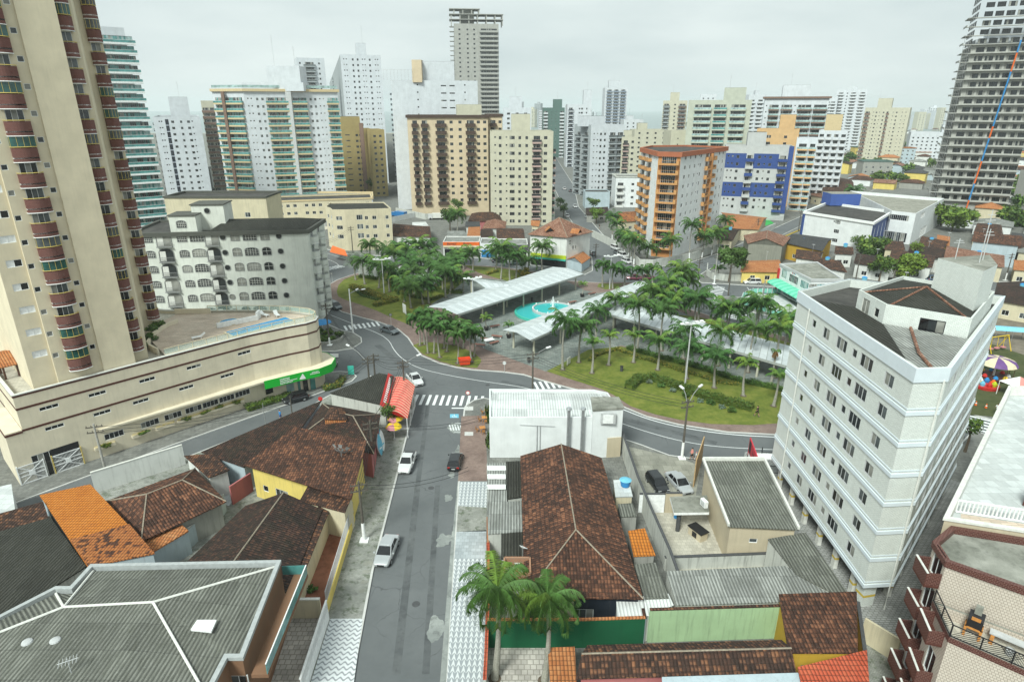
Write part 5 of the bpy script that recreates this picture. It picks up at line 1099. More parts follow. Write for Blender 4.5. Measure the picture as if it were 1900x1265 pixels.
b = MB(*AFR); slab(b, [(15, 0, 20.3), (33.6, 0, 20.3), (31, 6.5, 21.6), (17, 6.5, 21.6)]); slab(b, [(33.6, 0.1, 20.3), (34.5, 12.8, 20.3), (31, 6.5, 21.6)]); slab(b, [(34.5, 12.8, 20.3), (15, 13.5, 20.3), (17, 6.5, 21.6), (31, 6.5, 21.6)]); b.build('hip_roof', 'cement sheet dark', B_)
b = MB(*AFR); b.box(7.6, 12.6, 1.0, 6, 19.8, 23.2); b.box(11, 17.2, 4, 9.5, 19.8, 24.8); b.build('stair_tower', 'aged white', B_); b = MB(*AFR); b.box(7.4, 12.8, .8, 6.2, 23.2, 23.4); b.box(10.8, 17.4, 3.8, 9.7, 24.8, 25.0); b.build('stair_tower_roof', 'mossy cornice', B_)
inst('window', archmesh(1.7, 1.3, 'wide', 1), (A0[0]+ad[0]*9.8-an[0]*-1.0, A0[1]+ad[1]*9.8+an[1]*1.0, 21), aang, B_); inst('window', archmesh(1.0, 1.0, 'round', 1), (A0[0]+ad[0]*14+an[0]*4, A0[1]+ad[1]*14+an[1]*4, 23.2), aang, B_)
building('apartment_house', 'low beige rooftop block just behind the arched house', 'apartment house', [(-82, 150), (-58, 150), (-58, 160), (-82, 160)], 0, 23.5, 'wall cream', {0: [('w', f) for f in (.2, .5, .8)]}, par=.5, cap=(.4, .2, 'mossy cornice'))
# garden at the corner
fence_wall('low curved grey planter wall at the street corner', px([(578,640),(606,641),(632,634),(641,622)]), .7, 'wall grey', .25, name='planter_wall')
for i, (x, y, r) in enumerate([(588,635,1.6),(603,636,1.5),(618,633,1.5),(630,625,1.3),(590,622,1.8),(610,622,1.5)]): bush(G(x, y), r, f'leafy shrub in the corner garden, number {i+1} from the left', 'shrubs of the corner garden', ('tree leaf', 'light leaf'), 300)
def parasol(p, r, h, cols, label, tilt=0, z=KH, seg=10):
 o = thing('parasol', label, 'parasol', (*p, z)); b = MB(*p, 0, z); b.dome(0, 0, h-.45, r, .5, seg, 2, 0, 1); b.build('canopy', cols, o); b = MB(*p, 0, z); b.cyl(0, 0, 0, h, .03, .03, 6); b.build('pole', 'white', o); b = MB(*p, 0, z); b.cyl(0, 0, 0, .08, .25, .25, 10); b.build('base', 'grey', o)
parasol(G(600, 618), 1.9, 2.6, ['blue', 'blue'], 'large blue parasol in the corner garden', z=KH, seg=8)
tag(hedge(px([(604,512),(598,520),(594,508)]), 1.2, .8, 'hedge at the road corner past the arched house'), 'hedge at the road corner past the arched house', 'hedge')

# ================= the white brick tower (right) =================
brickm('white brick', (.72, .75, .71), (.64, .67, .63), (.46, .49, .47), .3, .11, .016, .12); plain('pale blue band', (.60, .66, .70), .7, 0, .04, 1)
RF = [(31.8, 66.9), (31.5, 44.9), (34.2, 45.1), (52.9, 64.8), (40, 72)]
rs_ = lambda f: f*22.0
specR = {0: [('t', 4.6, {'abs': 1}), ('q', 7.4, {'abs': 1, 'w': 1.35}), ('W', 10.6, {'abs': 1, 'w': 2.0}), ('t', 13.1, {'abs': 1}), ('W', 15.2, {'abs': 1, 'w': 2.1}), ('q', 18.9, {'abs': 1, 'w': 1.35})],
  2: [(k, f) for k, f in (('t', .08), ('w', .17), ('q', .27), ('W', .37), ('t', .47), ('W', .56), ('w', .66), ('t', .74), ('w', .83), ('q', .93))]}
R = building('apartment_tower', 'white brick tower on stilts with pale blue floor bands, cracked roof and rooftop rooms', 'apartment tower', RF, 2.8, 24.0, 'white brick', specR, fh=2.86, zf=2.9, nf=7, par=.9, frame='light grey', R=.2, revm='light grey')
for k in range(8):
 z = 2.8+2.86*k if k < 7 else 22.85
 for dz, h, pr in (((-.02, .34, .10), (.5, .1, .05)) if k < 7 else ((0, 1.2, .12),)):
  b = MB(); o1 = inset(RF, -pr)
  for i in range(len(RF)):
   j = (i+1) % len(RF); a, c, e, f = o1[i], o1[j], RF[j], RF[i]
   b.face([(*a, z+dz), (*c, z+dz), (*c, z+dz+h), (*a, z+dz+h)]); b.face([(*a, z+dz+h), (*c, z+dz+h), (*e, z+dz+h), (*f, z+dz+h)]); b.face([(*f, z+dz), (*e, z+dz), (*c, z+dz), (*a, z+dz)])
  b.build('floor_band' if k < 7 else 'parapet_band', 'pale blue band', R)
b = MB(); b.face([(*c, 2.82) for c in RF][::-1]); b.build('underside', 'offwhite', R)
def edge_pts(f, n, ins_):
 q = inset(RF, ins_); a, c = q[f], q[(f+1) % 5]; return [lerp(a, c, (i+.5)/n) for i in range(n)]
for f, n in ((0, 6), (2, 7), (3, 3)):
 for p in edge_pts(f, n, .5): b = MB(*p); b.box(-.2, .2, -.3, .3, KH, 2.8, 0); b.box(-.205, .205, -.305, .305, 1.2, 1.45, 1); b.build('stilt', ['offwhite', 'yellow paint'], R)
q = inset(RF, .75); b = MB(*q[1], .2); b.box(-.3, .9, -.3, .7, KH, 2.8, 0); b.box(-.303, .903, -.303, .703, 1.15, 1.4, 1); b.build('stilt', ['white brick', 'yellow paint'], R)
for (x, y), nm in (((33.9, 44.98), 0), ((31.62, 63.6), 1)): b = MB(); b.tube([(x, y, .2), (x, y, 2.6), (x, y-.02, 2.9), (x, y-.05, 23)], .07, 6); b.build('downpipe', 'offwhite', R)
# penthouse
PH = [(35.3, 61.5), (35.2, 56.4), (40.4, 52.2), (48.6, 60.8), (43, 67)]
ph = MB(); L1 = math.dist(PH[0], PH[1]); L2 = math.dist(PH[1], PH[2]); wall(ph, PH[0], PH[1], 23.1, 25.7, [(1.0, 2.4, 23.7, 25.2), (3.4, 4.2, 24.0, 24.9)]); wall(ph, PH[1], PH[2], 23.1, 25.7, [(2.9, 4.9, 23.8, 25.0)])
for i in (2, 3, 4): wall(ph, PH[i], PH[(i+1) % 5], 23.1, 25.7, [])
ii = inset(PH, .15)
for i in range(5): j = (i+1) % 5; ph.face([(*PH[i], 25.7), (*PH[j], 25.7), (*ii[j], 25.7), (*ii[i], 25.7)]); ph.face([(*ii[j], 25.7), (*ii[j], 25.2), (*ii[i], 25.2), (*ii[i], 25.7)])
pm_ = ph.build('penthouse', 'white brick', R)
inst('window', winmesh(1.4, 1.5, 3, 'offwhite', 'c'), (lerp(PH[0], PH[1], 1.7/L1)[0], lerp(PH[0], PH[1], 1.7/L1)[1], 23.7), -PI/2, pm_); inst('window', winmesh(.8, .9, 1, 'offwhite'), (*lerp(PH[0], PH[1], 3.8/L1), 24.0), -PI/2, pm_); inst('window', winmesh(2.0, 1.2, 2, 'black'), (*lerp(PH[1], PH[2], 3.9/L2), 23.8), math.atan2(PH[2][1]-PH[1][1], PH[2][0]-PH[1][0]), pm_)
b = MB(); ap = (41.2, 60.2, 26.3); ee = [(*p, 25.35) for p in ii]
for i in range(5): slab(b, [ee[i], ee[(i+1) % 5], ap], .08)
b.build('penthouse_roof', 'cement sheet dark', R); b = MB()
for i in (0, 1, 2): b.tube([(ee[i][0], ee[i][1], 25.42), (ap[0], ap[1], 26.36)], .1, 5)
b.build('ridge_tiles', 'tile pink', R)
TK = [(41.8, 60.4), (42.6, 55.2), (45.6, 57.6), (47.9, 61.9)]; tz = 29.2
b = MB(); b.prism(TK, 23.1, tz, 0, 1); b.build('water_tank_tower', ['white brick', 'mossy concrete'], R); antenna(R, 44.5, 58.5, tz, 5); antenna(R, 45.6, 59.6, tz, 3); antenna(R, 43.2, 60, tz, 2)
q = inset(RF, .3); b = MB(); slab(b, [(*q[1], 23.3), (*q[2], 23.3), (40.3, 51.9, 23.9), (35.1, 56.1, 23.9)], .1); b.build('front_roof', 'cement sheet pale', R); b = MB(); slab(b, [(*q[0], 23.3), (*q[1], 23.3), (35.1, 56.1, 23.85), (35.2, 61.5, 23.85)], .1); b.build('side_roof', 'cement sheet dark', R)
b = MB(); b.tube([(33.4, 45.4, 23.45), (34.2, 49, 23.75), (36.8, 54.6, 24.0)], .14, 6); b.build('ridge_tiles', 'tile pink', R)
cq = [(33.6, 30)]
q = MB(); q.face([(*c, KH+.012) for c in [(31.0, 73), (28, 66), (27, 56), (29.3, 41), (36, 36), (46, 44), (58, 62), (50, 71)]]); struct(q, 'forecourt', 'block paving')

# ================= white commercial building in the middle =================
W_ = thing('commercial_building', 'white blank-walled commercial building with metal roof and two steel flues', 'building', (4, 75, 0)); b = MB()
fp = [(-2.9, 71.5), (10.3, 71.6), (10.3, 72.2), (14.1, 73.1), (13.3, 79.0), (11.5, 80), (-3.2, 80.2)]
for i in range(7): wall(b, fp[i], fp[(i+1) % 7], 0, 6.0, [])
ii = inset(fp, .2)
for i in range(7): j = (i+1) % 7; b.face([(*fp[i], 6.0), (*fp[j], 6.0), (*ii[j], 6.0), (*ii[i], 6.0)]); b.face([(*ii[j], 6.0), (*ii[j], 5.4), (*ii[i], 5.4), (*ii[i], 6.0)])
b.build('wall', plaster('white stained', (.72, .74, .74), .1), W_); b = MB(); slab(b, [(-2.7, 71.7, 5.5), (10.2, 71.8, 5.5), (13, 76.8, 5.95), (-2.9, 76.6, 5.95)]); slab(b, [(-2.9, 76.6, 5.95), (13, 76.8, 5.95), (12.2, 79.4, 5.6), (-3, 80, 5.6)]); b.build('roof', 'metal sheet', W_)
b = MB(); b.prism([(10.3, 71.3), (14.2, 71.9), (14.0, 74.8), (10.5, 74.8)], 0, 7.0); b.build('stair_tower', 'white stained', W_); b = MB(); b.prism([(10.2, 71.2), (14.3, 71.8), (14.1, 74.9), (10.4, 74.9)], 7.0, 7.3); b.build('stair_tower_roof', 'mossy concrete', W_)
b = MB(); b.box(11.3, 13.2, 71.2, 71.45, 5.2, 6.7); b.build('boarded_opening', 'light grey', W_)
b = MB(); b.box(11.6, 12.9, 71.12, 71.2, 5.35, 6.5); b.build('panel', 'white', W_)
for x in (7.2, 9.0): b = MB(); b.cyl(x, 71.1, .5, 7.2, .22, .22, 12); b.cyl(x, 71.1, 7.2, 7.35, .22, .38, 12); b.cyl(x, 71.1, 7.35, 7.6, .38, .3, 12); b.build('flue', 'steel', W_)
b = MB(); b.tube([(1, 71.42, 5), (5.5, 71.42, 4.8)], .04, 4); b.tube([(3.2, 71.42, 4.9), (3.2, 71.42, 1)], .06, 4); b.tube([(3.6, 71.42, 4.9), (3.6, 71.42, 1)], .05, 4); b.build('pipes', 'light grey', W_)
b = MB(); b.tube([(-1, 70.6, 5.9), (0, 70.6, 6.3)], .04, 4); 
hd = MB()
tag(inst('creeper', leaf_crown(1, 400, ('tree leaf', 'light leaf'), .2, 9, .9), (-3.3, 78.5, 3), 0, None, (.5, 2.2, 2.6)), 'green creeper on the street corner of the white building', 'creeper'); tag(inst('creeper', leaf_crown(2, 300, ('tree leaf', 'light leaf'), .2, 9, .9), (-3.2, 73.5, 1.4), 0, None, (.4, 2.6, 1.3)), 'thin creeper low on the side wall of the white building', 'creeper')
for i, (x, y) in enumerate([(904,768),(899,782),(895,801)]):
 p = G(x, y, KH); r = thing('cafe_table', ['wooden folding table farthest from the camera beside the white building', 'middle wooden folding table beside the white building', 'nearest wooden folding table beside the white building'][i], 'table', (*p, KH)); b = MB(*p, .1*i, KH); b.box(-.4, .4, -.4, .4, .7, .74); b.build('tabletop', 'pine wood', r)
 for sx_ in (-.3, .3): b = MB(*p, .1*i, KH); b.beam((sx_, -.3, 0), (sx_, .3, .7), .05, .05); b.beam((sx_, .3, 0), (sx_, -.3, .7), .05, .05); b.build('leg', 'wood', r)
 for j, (dx, dy) in enumerate(((-.75, 0), (.2, -.8))):
  k = (p[0]+dx, p[1]+dy, j*1.6, KH); r = thing('folding_chair', 'wooden folding chair '+('left of' if j == 0 else 'in front of')+' the '+['farthest', 'middle', 'nearest'][i]+' cafe table', 'chair', (k[0], k[1], KH), 'wooden cafe chairs'); b = MB(*k); b.box(-.2, .2, -.2, .2, .42, .46); b.build('seat', 'wood', r); b = MB(*k); b.box(-.22, -.18, -.2, .2, .55, .85); b.build('backrest', 'wood', r); b = MB(*k)
  for yy in (-.2, .17): b.beam((-.2, yy, .85), (.15, yy, 0), .03, .03); b.beam((.2, yy, .44), (-.15, yy, 0), .03, .03)
  b.build('leg', 'wood', r)
# ================= dark roofed corner bar with the red awning =================
wb_ = px([(612,729),(715,752),(731,703),(704,697)], 3.6)
house('low corner bar with dark patched roof behind the red awning', wb_, 3.6, 'shed', .5, 'wall stained', 'cement sheet dark', oh=.1, name='bar_building', cat='bar')
aw = px([(718,767),(756,777),(770,716),(733,702)], 3.1); A_ = thing('awning', 'long red barrel awning with pale ribs at the crosswalk', 'awning', (*aw[0], 0)); n = 14; b = MB(); rb = MB()
def awp(t, u): p = lerp(aw[0], aw[3], t); q_ = lerp(aw[1], aw[2], t); c = lerp(p, q_, u); return (c[0], c[1], 2.75+1.05*math.sin(PI*(.18+.72*u)))
for j in range(8): b.face([awp(0, j/8), awp(0, (j+1)/8), awp(1, (j+1)/8), awp(1, j/8)])
b.build('awning_cloth', plain('awning red', (.62, .11, .09), .6, 0, .15, 1.2), A_)
for i in range(15): rb.tube([tuple(a+(0 if k < 2 else .03) for k, a in enumerate(awp(i/14, j/8))) for j in range(9)], .035, 4)
rb.build('ribs', 'cream', A_); b = MB()
b.face([awp(0, j/8) for j in range(9)]); b.face([awp(0, j/8) for j in range(9)][::-1]); b.build('end_panel', 'red', A_)
for i in range(4): p = awp(i/3, .97); b = MB(); b.cyl(p[0], p[1], KH, p[2], .05); b.build('post', 'white', A_)
c0, c1 = lerp(aw[0], aw[3], .02), lerp(aw[0], aw[3], .95); sb = thing('sign_board', 'long red and white sign leaning between bar roof and awning', 'sign', (*c0, 3.6)); b = MB(); b.face([(*c0, 3.7), (*c1, 3.7), (c1[0]-.9, c1[1], 4.3), (c0[0]-.9, c0[1], 4.3)]); b.face([(c0[0]-.95, c0[1], 4.3), (c1[0]-.95, c1[1], 4.3), (c1[0]-.06, c1[1], 3.68), (c0[0]-.06, c0[1], 3.68)]); b.build('panel', 'red', sb); b = MB()
for i in range(13): a = lerp(c0, c1, .12+.06*i); e = lerp(c0, c1, .155+.06*i); b.face([(a[0]-.27, a[1], 3.93), (e[0]-.27, e[1], 3.93), (e[0]-.63, e[1], 4.17), (a[0]-.63, a[1], 4.17)])
b.build('lettering', 'white', sb)
for i, (x, y, cs) in enumerate([(735,790,['yellow', 'pink']),(732,806,['yellow', 'pink'])]): parasol(G(x, y+8, KH), 1.15, 2.3, cs, ['yellow and pink parasol nearer the red awning', 'yellow and pink parasol nearer the blue kayaks'][i])
tree(G(722, 800, KH), 4.3, 1.5, 'bushy tree beside the yellow parasols', n=900)
# surfboards / blue boats leaning on the wall
for i, (x, y, c1_, c2_) in enumerate([(712,838,'white','sky blue'),(708,846,'sky blue','white')]):
 p = G(x, y, KH); r = thing('surfboard', ['white upright board with blue patches on the pavement', 'blue upright board behind the white one'][i], 'surfboard', (*p, KH)); b = MB(*p, math.radians(70), KH); pr = [(.55*math.sin(PI*t)**.7*(1 if s_ > 0 else -1), .1+3.2*t) for s_ in (1, -1) for t in ([k/10 for k in range(11)] if s_ > 0 else [1-k/10 for k in range(1, 10)])]
 for yy, s_ in ((-.07, 1), (.07, -1)): b.face([(u, yy+.1*v, v) for u, v in (pr if s_ > 0 else pr[::-1])], 0)
 for k in range(len(pr)): u, v = pr[k]; u2, v2 = pr[(k+1) % len(pr)]; b.face([(u, .07+.1*v, v), (u2, .07+.1*v2, v2), (u2, -.07+.1*v2, v2), (u, -.07+.1*v, v)], 1)
 b.build('board', [c1_, c2_], r); b = MB(*p, math.radians(70), KH); b.face([(-.3, .0, .4), (.35, .0, .4), (.3, .05, 1.3), (-.25, .05, 1.3)]); b.build('patch', c2_, r)
# ================= houses in the foreground, right of the street =================
plaster('wall navy', (.012, .018, .028), .2); plaster('wall brick red', (.34, .15, .07), .3); plaster('wall tan tile', (.50, .43, .31), .2)
def H_(label, p, z, *a, **k): return house(label, px(p, z), z, *a, **k)
h1 = house('long house with dark brown hipped tile roof and navy front wall', [(10.7, 65.4), (1.0, 65.8), (1.1, 42.6), (11.2, 42.4)], 3.8, 'halfhip', 1.75, 'wall navy', 'tile red brown', ridge=1, oh=.35, wins={2: [('d', .3), ('W', .5)]})
H_('flat grey and white striped sheet roof nearest the white building', [(903,862),(938,861),(941,931),(904,933)], 3.0, 'shed', .2, 'wall stained', 'striped sheet' if 'striped sheet' in MATS else 'cement sheet pale', name='lean_to', cat='lean-to', oh=.05)
H_('dark sheet roof between striped roof and long brown roof', [(939,859),(967,858),(971,921),(942,925)], 3.2, 'shed', .25, 'wall stained', 'cement sheet dark', name='lean_to', cat='lean-to', oh=.05)
for i, y in enumerate((868, 884, 903)):
 q = px([(904,y-4),(938,y-4),(938.5,y+4),(904.5,y+4)], 3.25); b = MB(); b.prism(ccw(q), 3.2, 3.3); tag(b.build('roof_panel', 'white'), ['white translucent roof strip farthest along the striped roof', 'middle white roof strip of the striped roof', 'white roof strip nearest the camera on the striped roof'][i], 'roof panel')
H_('wide grey sheet roof over the front yard', [(904,936),(974,931),(977,985),(905,990)], 3.0, 'shed', .2, 'wall stained', 'cement sheet pale', name='lean_to', cat='lean-to', oh=.05)
H_('small dark sagging sheet roof by the satellite dish', [(930,992),(977,988),(978,1031),(930,1036)], 3.0, 'shed', .15, 'wall stained', 'cement sheet dark', name='lean_to', cat='lean-to', oh=.05)
H_('orange tiled porch roof in front of the navy wall', [(1006,1112),(1067,1112),(1064,1068),(1006,1075)], 3.6, 'shed', .5, 'wall cream', 'tile orange', name='porch', cat='porch', oh=.1)
b = MB(); tq = px([(936,1076),(984,1076),(983,1047),(936,1047)], 3.4); T_ = thing('roof_terrace', 'small roof terrace with bare brick parapet and a chair', 'terrace', (*tq[0], 0))
for i in range(4): b.beam((*tq[i], 3.7), (*tq[(i+1) % 4], 3.7), .16, 1.1)
b.build('parapet', brickm('hollow brick', (.40, .17, .08), (.32, .13, .06), (.3, .25, .2), .25, .15, .02), T_); b = MB(); b.prism(ccw(tq), 0, 3.25, 0); b.build('wall', 'wall stained', T_)
c = lerp(tq[1], tq[3], .5); r = thing('patio_chair', 'small wooden chair on the brick roof terrace', 'chair', (*c, 3.25)); b = MB(*c, 0, 3.25); b.box(-.25, .25, -.25, .25, .4, .46); b.build('seat', 'wood', r); b = MB(*c, 0, 3.25); b.box(-.25, .25, .2, .26, .46, 1.0); b.build('backrest', 'offwhite', r); b = MB(*c, 0, 3.25); b.box(-.25, -.2, -.25, -.2, 0, .4); b.box(.2, .25, -.25, -.2, 0, .4); b.box(.2, .25, .2, .25, 0, .4); b.box(-.25, -.2, .2, .25, 0, .4); b.build('leg', 'wood', r)
def dish(p, r_, z, az, label, m='light grey', tilt=.7, mesh=False):
 r = thing('satellite_dish', label, 'satellite dish', (*p, z)); b = MB(*p, az, z+.9); n = 16; k = 3; ct, st = math.cos(tilt), math.sin(tilt)
 def W(rr_, a): x, y, zz = rr_*math.cos(a), rr_*math.sin(a), .35*rr_*rr_/r_; return (x, y*ct-zz*st, y*st+zz*ct)
 for j in range(k):
  for i in range(n):
   a0, a1 = 2*PI*i/n, 2*PI*(i+1)/n; q = [W(r_*j/k, a0), W(r_*(j+1)/k, a0), W(r_*(j+1)/k, a1), W(r_*j/k, a1)]
   if mesh and (i+j) % 2 and j: continue
   b.face(q[1:] if j == 0 else q)
 b.build('dish', m, r); b = MB(*p, az, z); b.cyl(0, 0, 0, .9, .04, .04, 6); b.tube([(0, 0, .9), W(0, 0)[:2]+(1.0+r_*.7,)], .02, 4); b.build('mount', 'grey', r)
dish(G(970, 1030, 3.3), .45, 3.2, 2.5, 'white satellite dish by the dark sagging roof', 'white')
dish(G(634, 850, 5), 1.3, 4.9, 2.9, 'big mesh satellite dish on the red-brown roof', 'grey', .9, True)
# yard left: boundary with red tile coping on the right pavement
fence_wall('front boundary wall with red tiled coping along the mosaic pavement', px([(906,1040),(907,1110),(905,1180),(902,1262),(900,1300)]), 2.2, 'wall stained', .2, cap='tile red')
fence_wall('brown boundary wall with bars before the dark sheet roof', px([(905,990),(906,1040)]), 2.2, 'wall brick red', .2)
sheet('courtyard', px([(906,1190),(1030,1190),(1035,1300),(900,1300)]), 'check tile', KH+.012)
fence_wall('dark green garden wall with tiled coping', px([(905,1202),(1080,1202),(1192,1198)]), 3.1, 'wall dark green', .2, cap='tile orange')
fence_wall('short blue-white return wall between the green walls', px([(1192,1198),(1182,1150)]), 3.0, 'wall pale blue', .2, cap='tile red brown')
fence_wall('pale green stained party wall', px([(1200,1192),(1447,1184)]), 3.6, 'wall green', .2, cap='tile brown')
H_('small cream sheet roofed annex beside the navy wall', [(1145,1146),(1198,1143),(1192,1108),(1143,1112)], 3.0, 'shed', .2, 'wall white', plain('cream sheet', (.58, .57, .48), .6) and 'white sheet', name='annex', cat='annex', oh=.05); H_('second cream sheet roofed annex beside the party wall', [(1199,1143),(1250,1122),(1240,1104),(1193,1108)], 3.0, 'shed', .2, 'wall white', 'white sheet', name='annex', cat='annex', oh=.05)
H_('narrow grey sheet roof between long brown roof and gutter', [(1197,1110),(1241,1108),(1216,1046),(1176,1050)], 3.3, 'shed', .2, 'wall stained', 'cement sheet', name='lean_to', cat='lean-to', oh=.05)
H_('little bright orange tiled roof in the side yard', [(1176,1031),(1216,1029),(1196,984),(1165,989)], 3.2, 'shed', .3, 'wall grey', 'tile bright orange', name='shed', cat='shed', oh=.1)
H_('small white flat roofed outhouse carrying the blue water tank', [(1142,921),(1174,920),(1166,889),(1138,891)], 3.0, 'shed', .05, 'wall cream', 'pale floor', name='outhouse', cat='outhouse', oh=.08)
H_('grey patched roof in the side yard before the outhouse', [(1152,958),(1182,957),(1174,934),(1146,936)], 2.6, 'shed', .1, 'wall grey', 'cement sheet', name='lean_to', cat='lean-to', oh=.05)
p = G(1160, 899, 3.2); r = thing('water_tank', 'round blue water tank on the small white outhouse', 'water tank', (*p, 3.1)); b = MB(*p, 0, 3.1); b.cyl(0, 0, 0, .75, .48, .62, 16); b.build('tank', 'blue', r); b = MB(*p, 0, 3.1); b.cyl(0, 0, .75, .95, .68, .2, 16); b.build('lid', 'sky blue', r)
fence_wall('tall stained side wall with black coping along the parking court', px([(1152,836),(1181,925),(1205,985),(1238,1064),(1258,1122)]), 2.9, 'wall stained', .2, cap='dark grey')
fence_wall('beige tiled wall by the parking court', px([(1125,850),(1150,848)]), 3.0, 'wall tan tile', .15)
sheet('parking_court', px([(1148,826),(1200,838),(1262,852),(1300,866),(1290,925),(1180,925)]), 'concrete ground', KH+.012)
sheet('patio', px([(1190,950),(1310,950),(1450,1062),(1250,1062)]), 'patio tile', KH+.012)
gq = px([(1183,953),(1243,953)]); fence_wall('beige wall beside the white sliding gate', px([(1232,952),(1262,952)]), 2.7, 'wall tan tile', .2, cap='dark grey')
r = thing('sliding_gate', 'plain white sliding gate between court and patio', 'gate', (*gq[0], KH)); b = MB(); g0, g1 = G(1184, 952), G(1231, 952); b.beam((*g0, 1.35), (*g1, 1.35), .08, 2.4); b.build('panel', 'white gloss', r); b = MB(); b.beam((*g0, 2.62), (*g1, 2.62), .18, .14); b.build('frame', 'dark grey', r)
# beige building with cement roof
Eq = px([(1352,976),(1482,982),(1416,866),(1303,866)], 4.6); E_ = thing('workshop', 'tan tiled building with wide corrugated cement roof beside the parked silver car', 'building', (*Eq[0], 0)); b = MB(); slab(b, [(*Eq[0], 4.6), (*Eq[1], 4.6), (*Eq[2], 5.5), (*Eq[3], 5.5)]); b.build('roof', 'cement sheet', E_)
eb = inset(ccw(Eq), .25); b = MB()
for i in range(4): wall(b, eb[i], eb[(i+1) % 4], 0, 4.4 if i != 2 else 5.2, [(2.0, 2.8, 2.6, 3.1), (4.6, 5.4, 2.6, 3.1)] if i == 0 else [])
for i in (1, 3): a, c = eb[i], eb[(i+1) % 4]; hi = c if i == 1 else a; b.face([(*a, 4.4), (*c, 4.4), (*hi, 5.3)]); b.face([(*c, 4.4), (*a, 4.4), (*hi, 5.3)])
b.build('wall', 'wall tan tile', E_)
for s_ in (2.4, 5.0): L = math.dist(eb[0], eb[1]); inst('window', winmesh(.8, .5, 1), (*lerp(eb[0], eb[1], s_/L), 2.6), math.atan2(eb[1][1]-eb[0][1], eb[1][0]-eb[0][0]), E_)
b = MB()
for i in (1, 3): a, c = Eq[i], Eq[(i+1) % 4]; z0, z1 = (4.75, 5.65) if i == 1 else (5.65, 4.75); b.beam((*a, z0), (*c, z1), .22, .3)
b.build('verge', 'offwhite', E_); b = MB(); b.beam((*Eq[2], 5.6), (*Eq[3], 5.6), .3, .5); b.build('gutter', 'offwhite', E_)
b = MB(); a, c = G(1286, 905), G(1301, 858); b.beam((*a, 2.0), (*c, 2.0), .12, 3.7); tag(b.build('bamboo_screen', plain('bamboo', (.42, .28, .14), .8, 0, .3, 9)), 'tall bamboo screen next to the silver car', 'screen')
pq = px([(1251,951),(1316,950),(1312,918),(1243,921)], 2.9); r = thing('porch', 'flat mossy porch roof with white fascia and one dark column', 'porch', (*pq[0], 0)); b = MB(); b.prism(ccw(pq), 2.6, 2.9, 0, 1); b.build('roof', ['white', 'mossy concrete'], r); c = G(1257, 984, KH); b = MB(*c, 0, KH); b.cyl(0, 0, 0, 2.5, .24, .24, 12); b.build('column', 'dark grey', r)
c = lerp(pq[1], pq[2], .35); r = thing('air_conditioner', 'white air conditioner box on the mossy porch roof', 'air conditioner', (c[0]-.5, c[1], 2.9)); b = MB(c[0]-.5, c[1], .3, 2.92); b.box(-.2, .2, -.45, .45, 0, .75); b.build('casing', 'white gloss', r); b = MB(c[0]-.5, c[1], .3, 2.92); b.box(-.23, -.2, -.3, .3, .1, .65); b.build('grille', 'light grey', r)
c = G(1294, 995, KH); r = thing('barbecue', 'masonry barbecue with dark worktop at the tan wall', 'barbecue', (*c, KH)); b = MB(*c, .5, KH); b.box(-.5, .5, -.9, .9, 0, .95); b.build('base', 'wall tan tile', r); b = MB(*c, .5, KH); b.box(-.6, .6, -1, 1, .95, 1.05); b.build('worktop', 'black', r); b = MB(*c, .5, KH); b.box(-.55, -.48, -.3, .3, .15, .75); b.build('fire_opening', 'black', r)
c = G(1254, 960, KH); r = thing('gas_bottle', 'blue barrel under the mossy porch', 'barrel', (*c, KH)); b = MB(*c, 0, KH); b.cyl(0, 0, 0, .75, .25, .25, 12); b.build('barrel_body', 'blue', r); b = MB(*c, 0, KH); b.cyl(0, 0, .75, .82, .27, .2, 12); b.build('lid', 'sky blue', r)
fence_wall('low stained wall with black coping closing the patio', px([(1231,1058),(1434,1050)]), 1.6, 'wall stained', .25, cap='dark grey'); fence_wall('white wall stub with black coping at the patio door', px([(1396,1012),(1436,1052)]), 2.6, 'white', .25, cap='dark grey')
H_('long low corrugated cement roof in front of the patio', [(1256,1122),(1572,1112),(1456,1054),(1236,1064)], 3.2, 'shed', .3, 'wall stained', 'cement sheet pale', name='workshop', cat='shed', oh=.05)
H_('corrugated cement roof climbing beside the stilted white tower', [(1476,1064),(1590,1122),(1494,991),(1424,1003)], 3.5, 'shed', .25, 'wall stained', 'cement sheet', name='workshop', cat='shed', oh=.05)
H_('dark tiled roof with orange flecks beside the yellow wall', [(1463,1210),(1592,1210),(1586,1112),(1442,1117)], 3.6, 'shed', .9, 'wall mustard', 'tile red brown', oh=.15, wins={0: [('d', .3)]})
fence_wall('narrow mustard yellow wall right of the dark tiled roof', px([(1606,1216),(1592,1116)], 3.4), 3.4, 'wall mustard', .2, cap='dark grey')
H_('long two-sided dark tiled roof along the bottom of the view', [(1068,1258),(1478,1247),(1450,1186),(1090,1196)], 3.5, 'gable', .9, 'wall pink', 'tile brown', oh=.3, r_off=.45)
H_('orange tiled roof corner by the courtyard', [(1022,1300),(1072,1300),(1066,1204),(1016,1206)], 2.6, 'shed', .3, 'wall stained', 'tile orange', name='shed', cat='shed', oh=.1)
H_('bright red tiled roof at the bottom edge', [(1500,1330),(1618,1330),(1606,1214),(1478,1246)], 3.8, 'shed', .5, 'wall pale blue', 'tile red', oh=.2); H_('pale blue flat gutter roof at the bottom edge', [(1230,1290),(1505,1290),(1482,1248),(1228,1256)], 3.9, 'shed', .05, 'wall pale blue', 'wall pale blue', oh=.1, name='flat_roof', cat='roof')
fence_wall('pale stained wall between the yard and the maroon balcony tower', px([(1606,1146),(1672,1186)], 2.5), 2.5, 'wall cream', .2); sheet('yard', px([(1590,1190),(1680,1230),(1700,1340),(1590,1340)]), 'worn sidewalk', KH+.02)
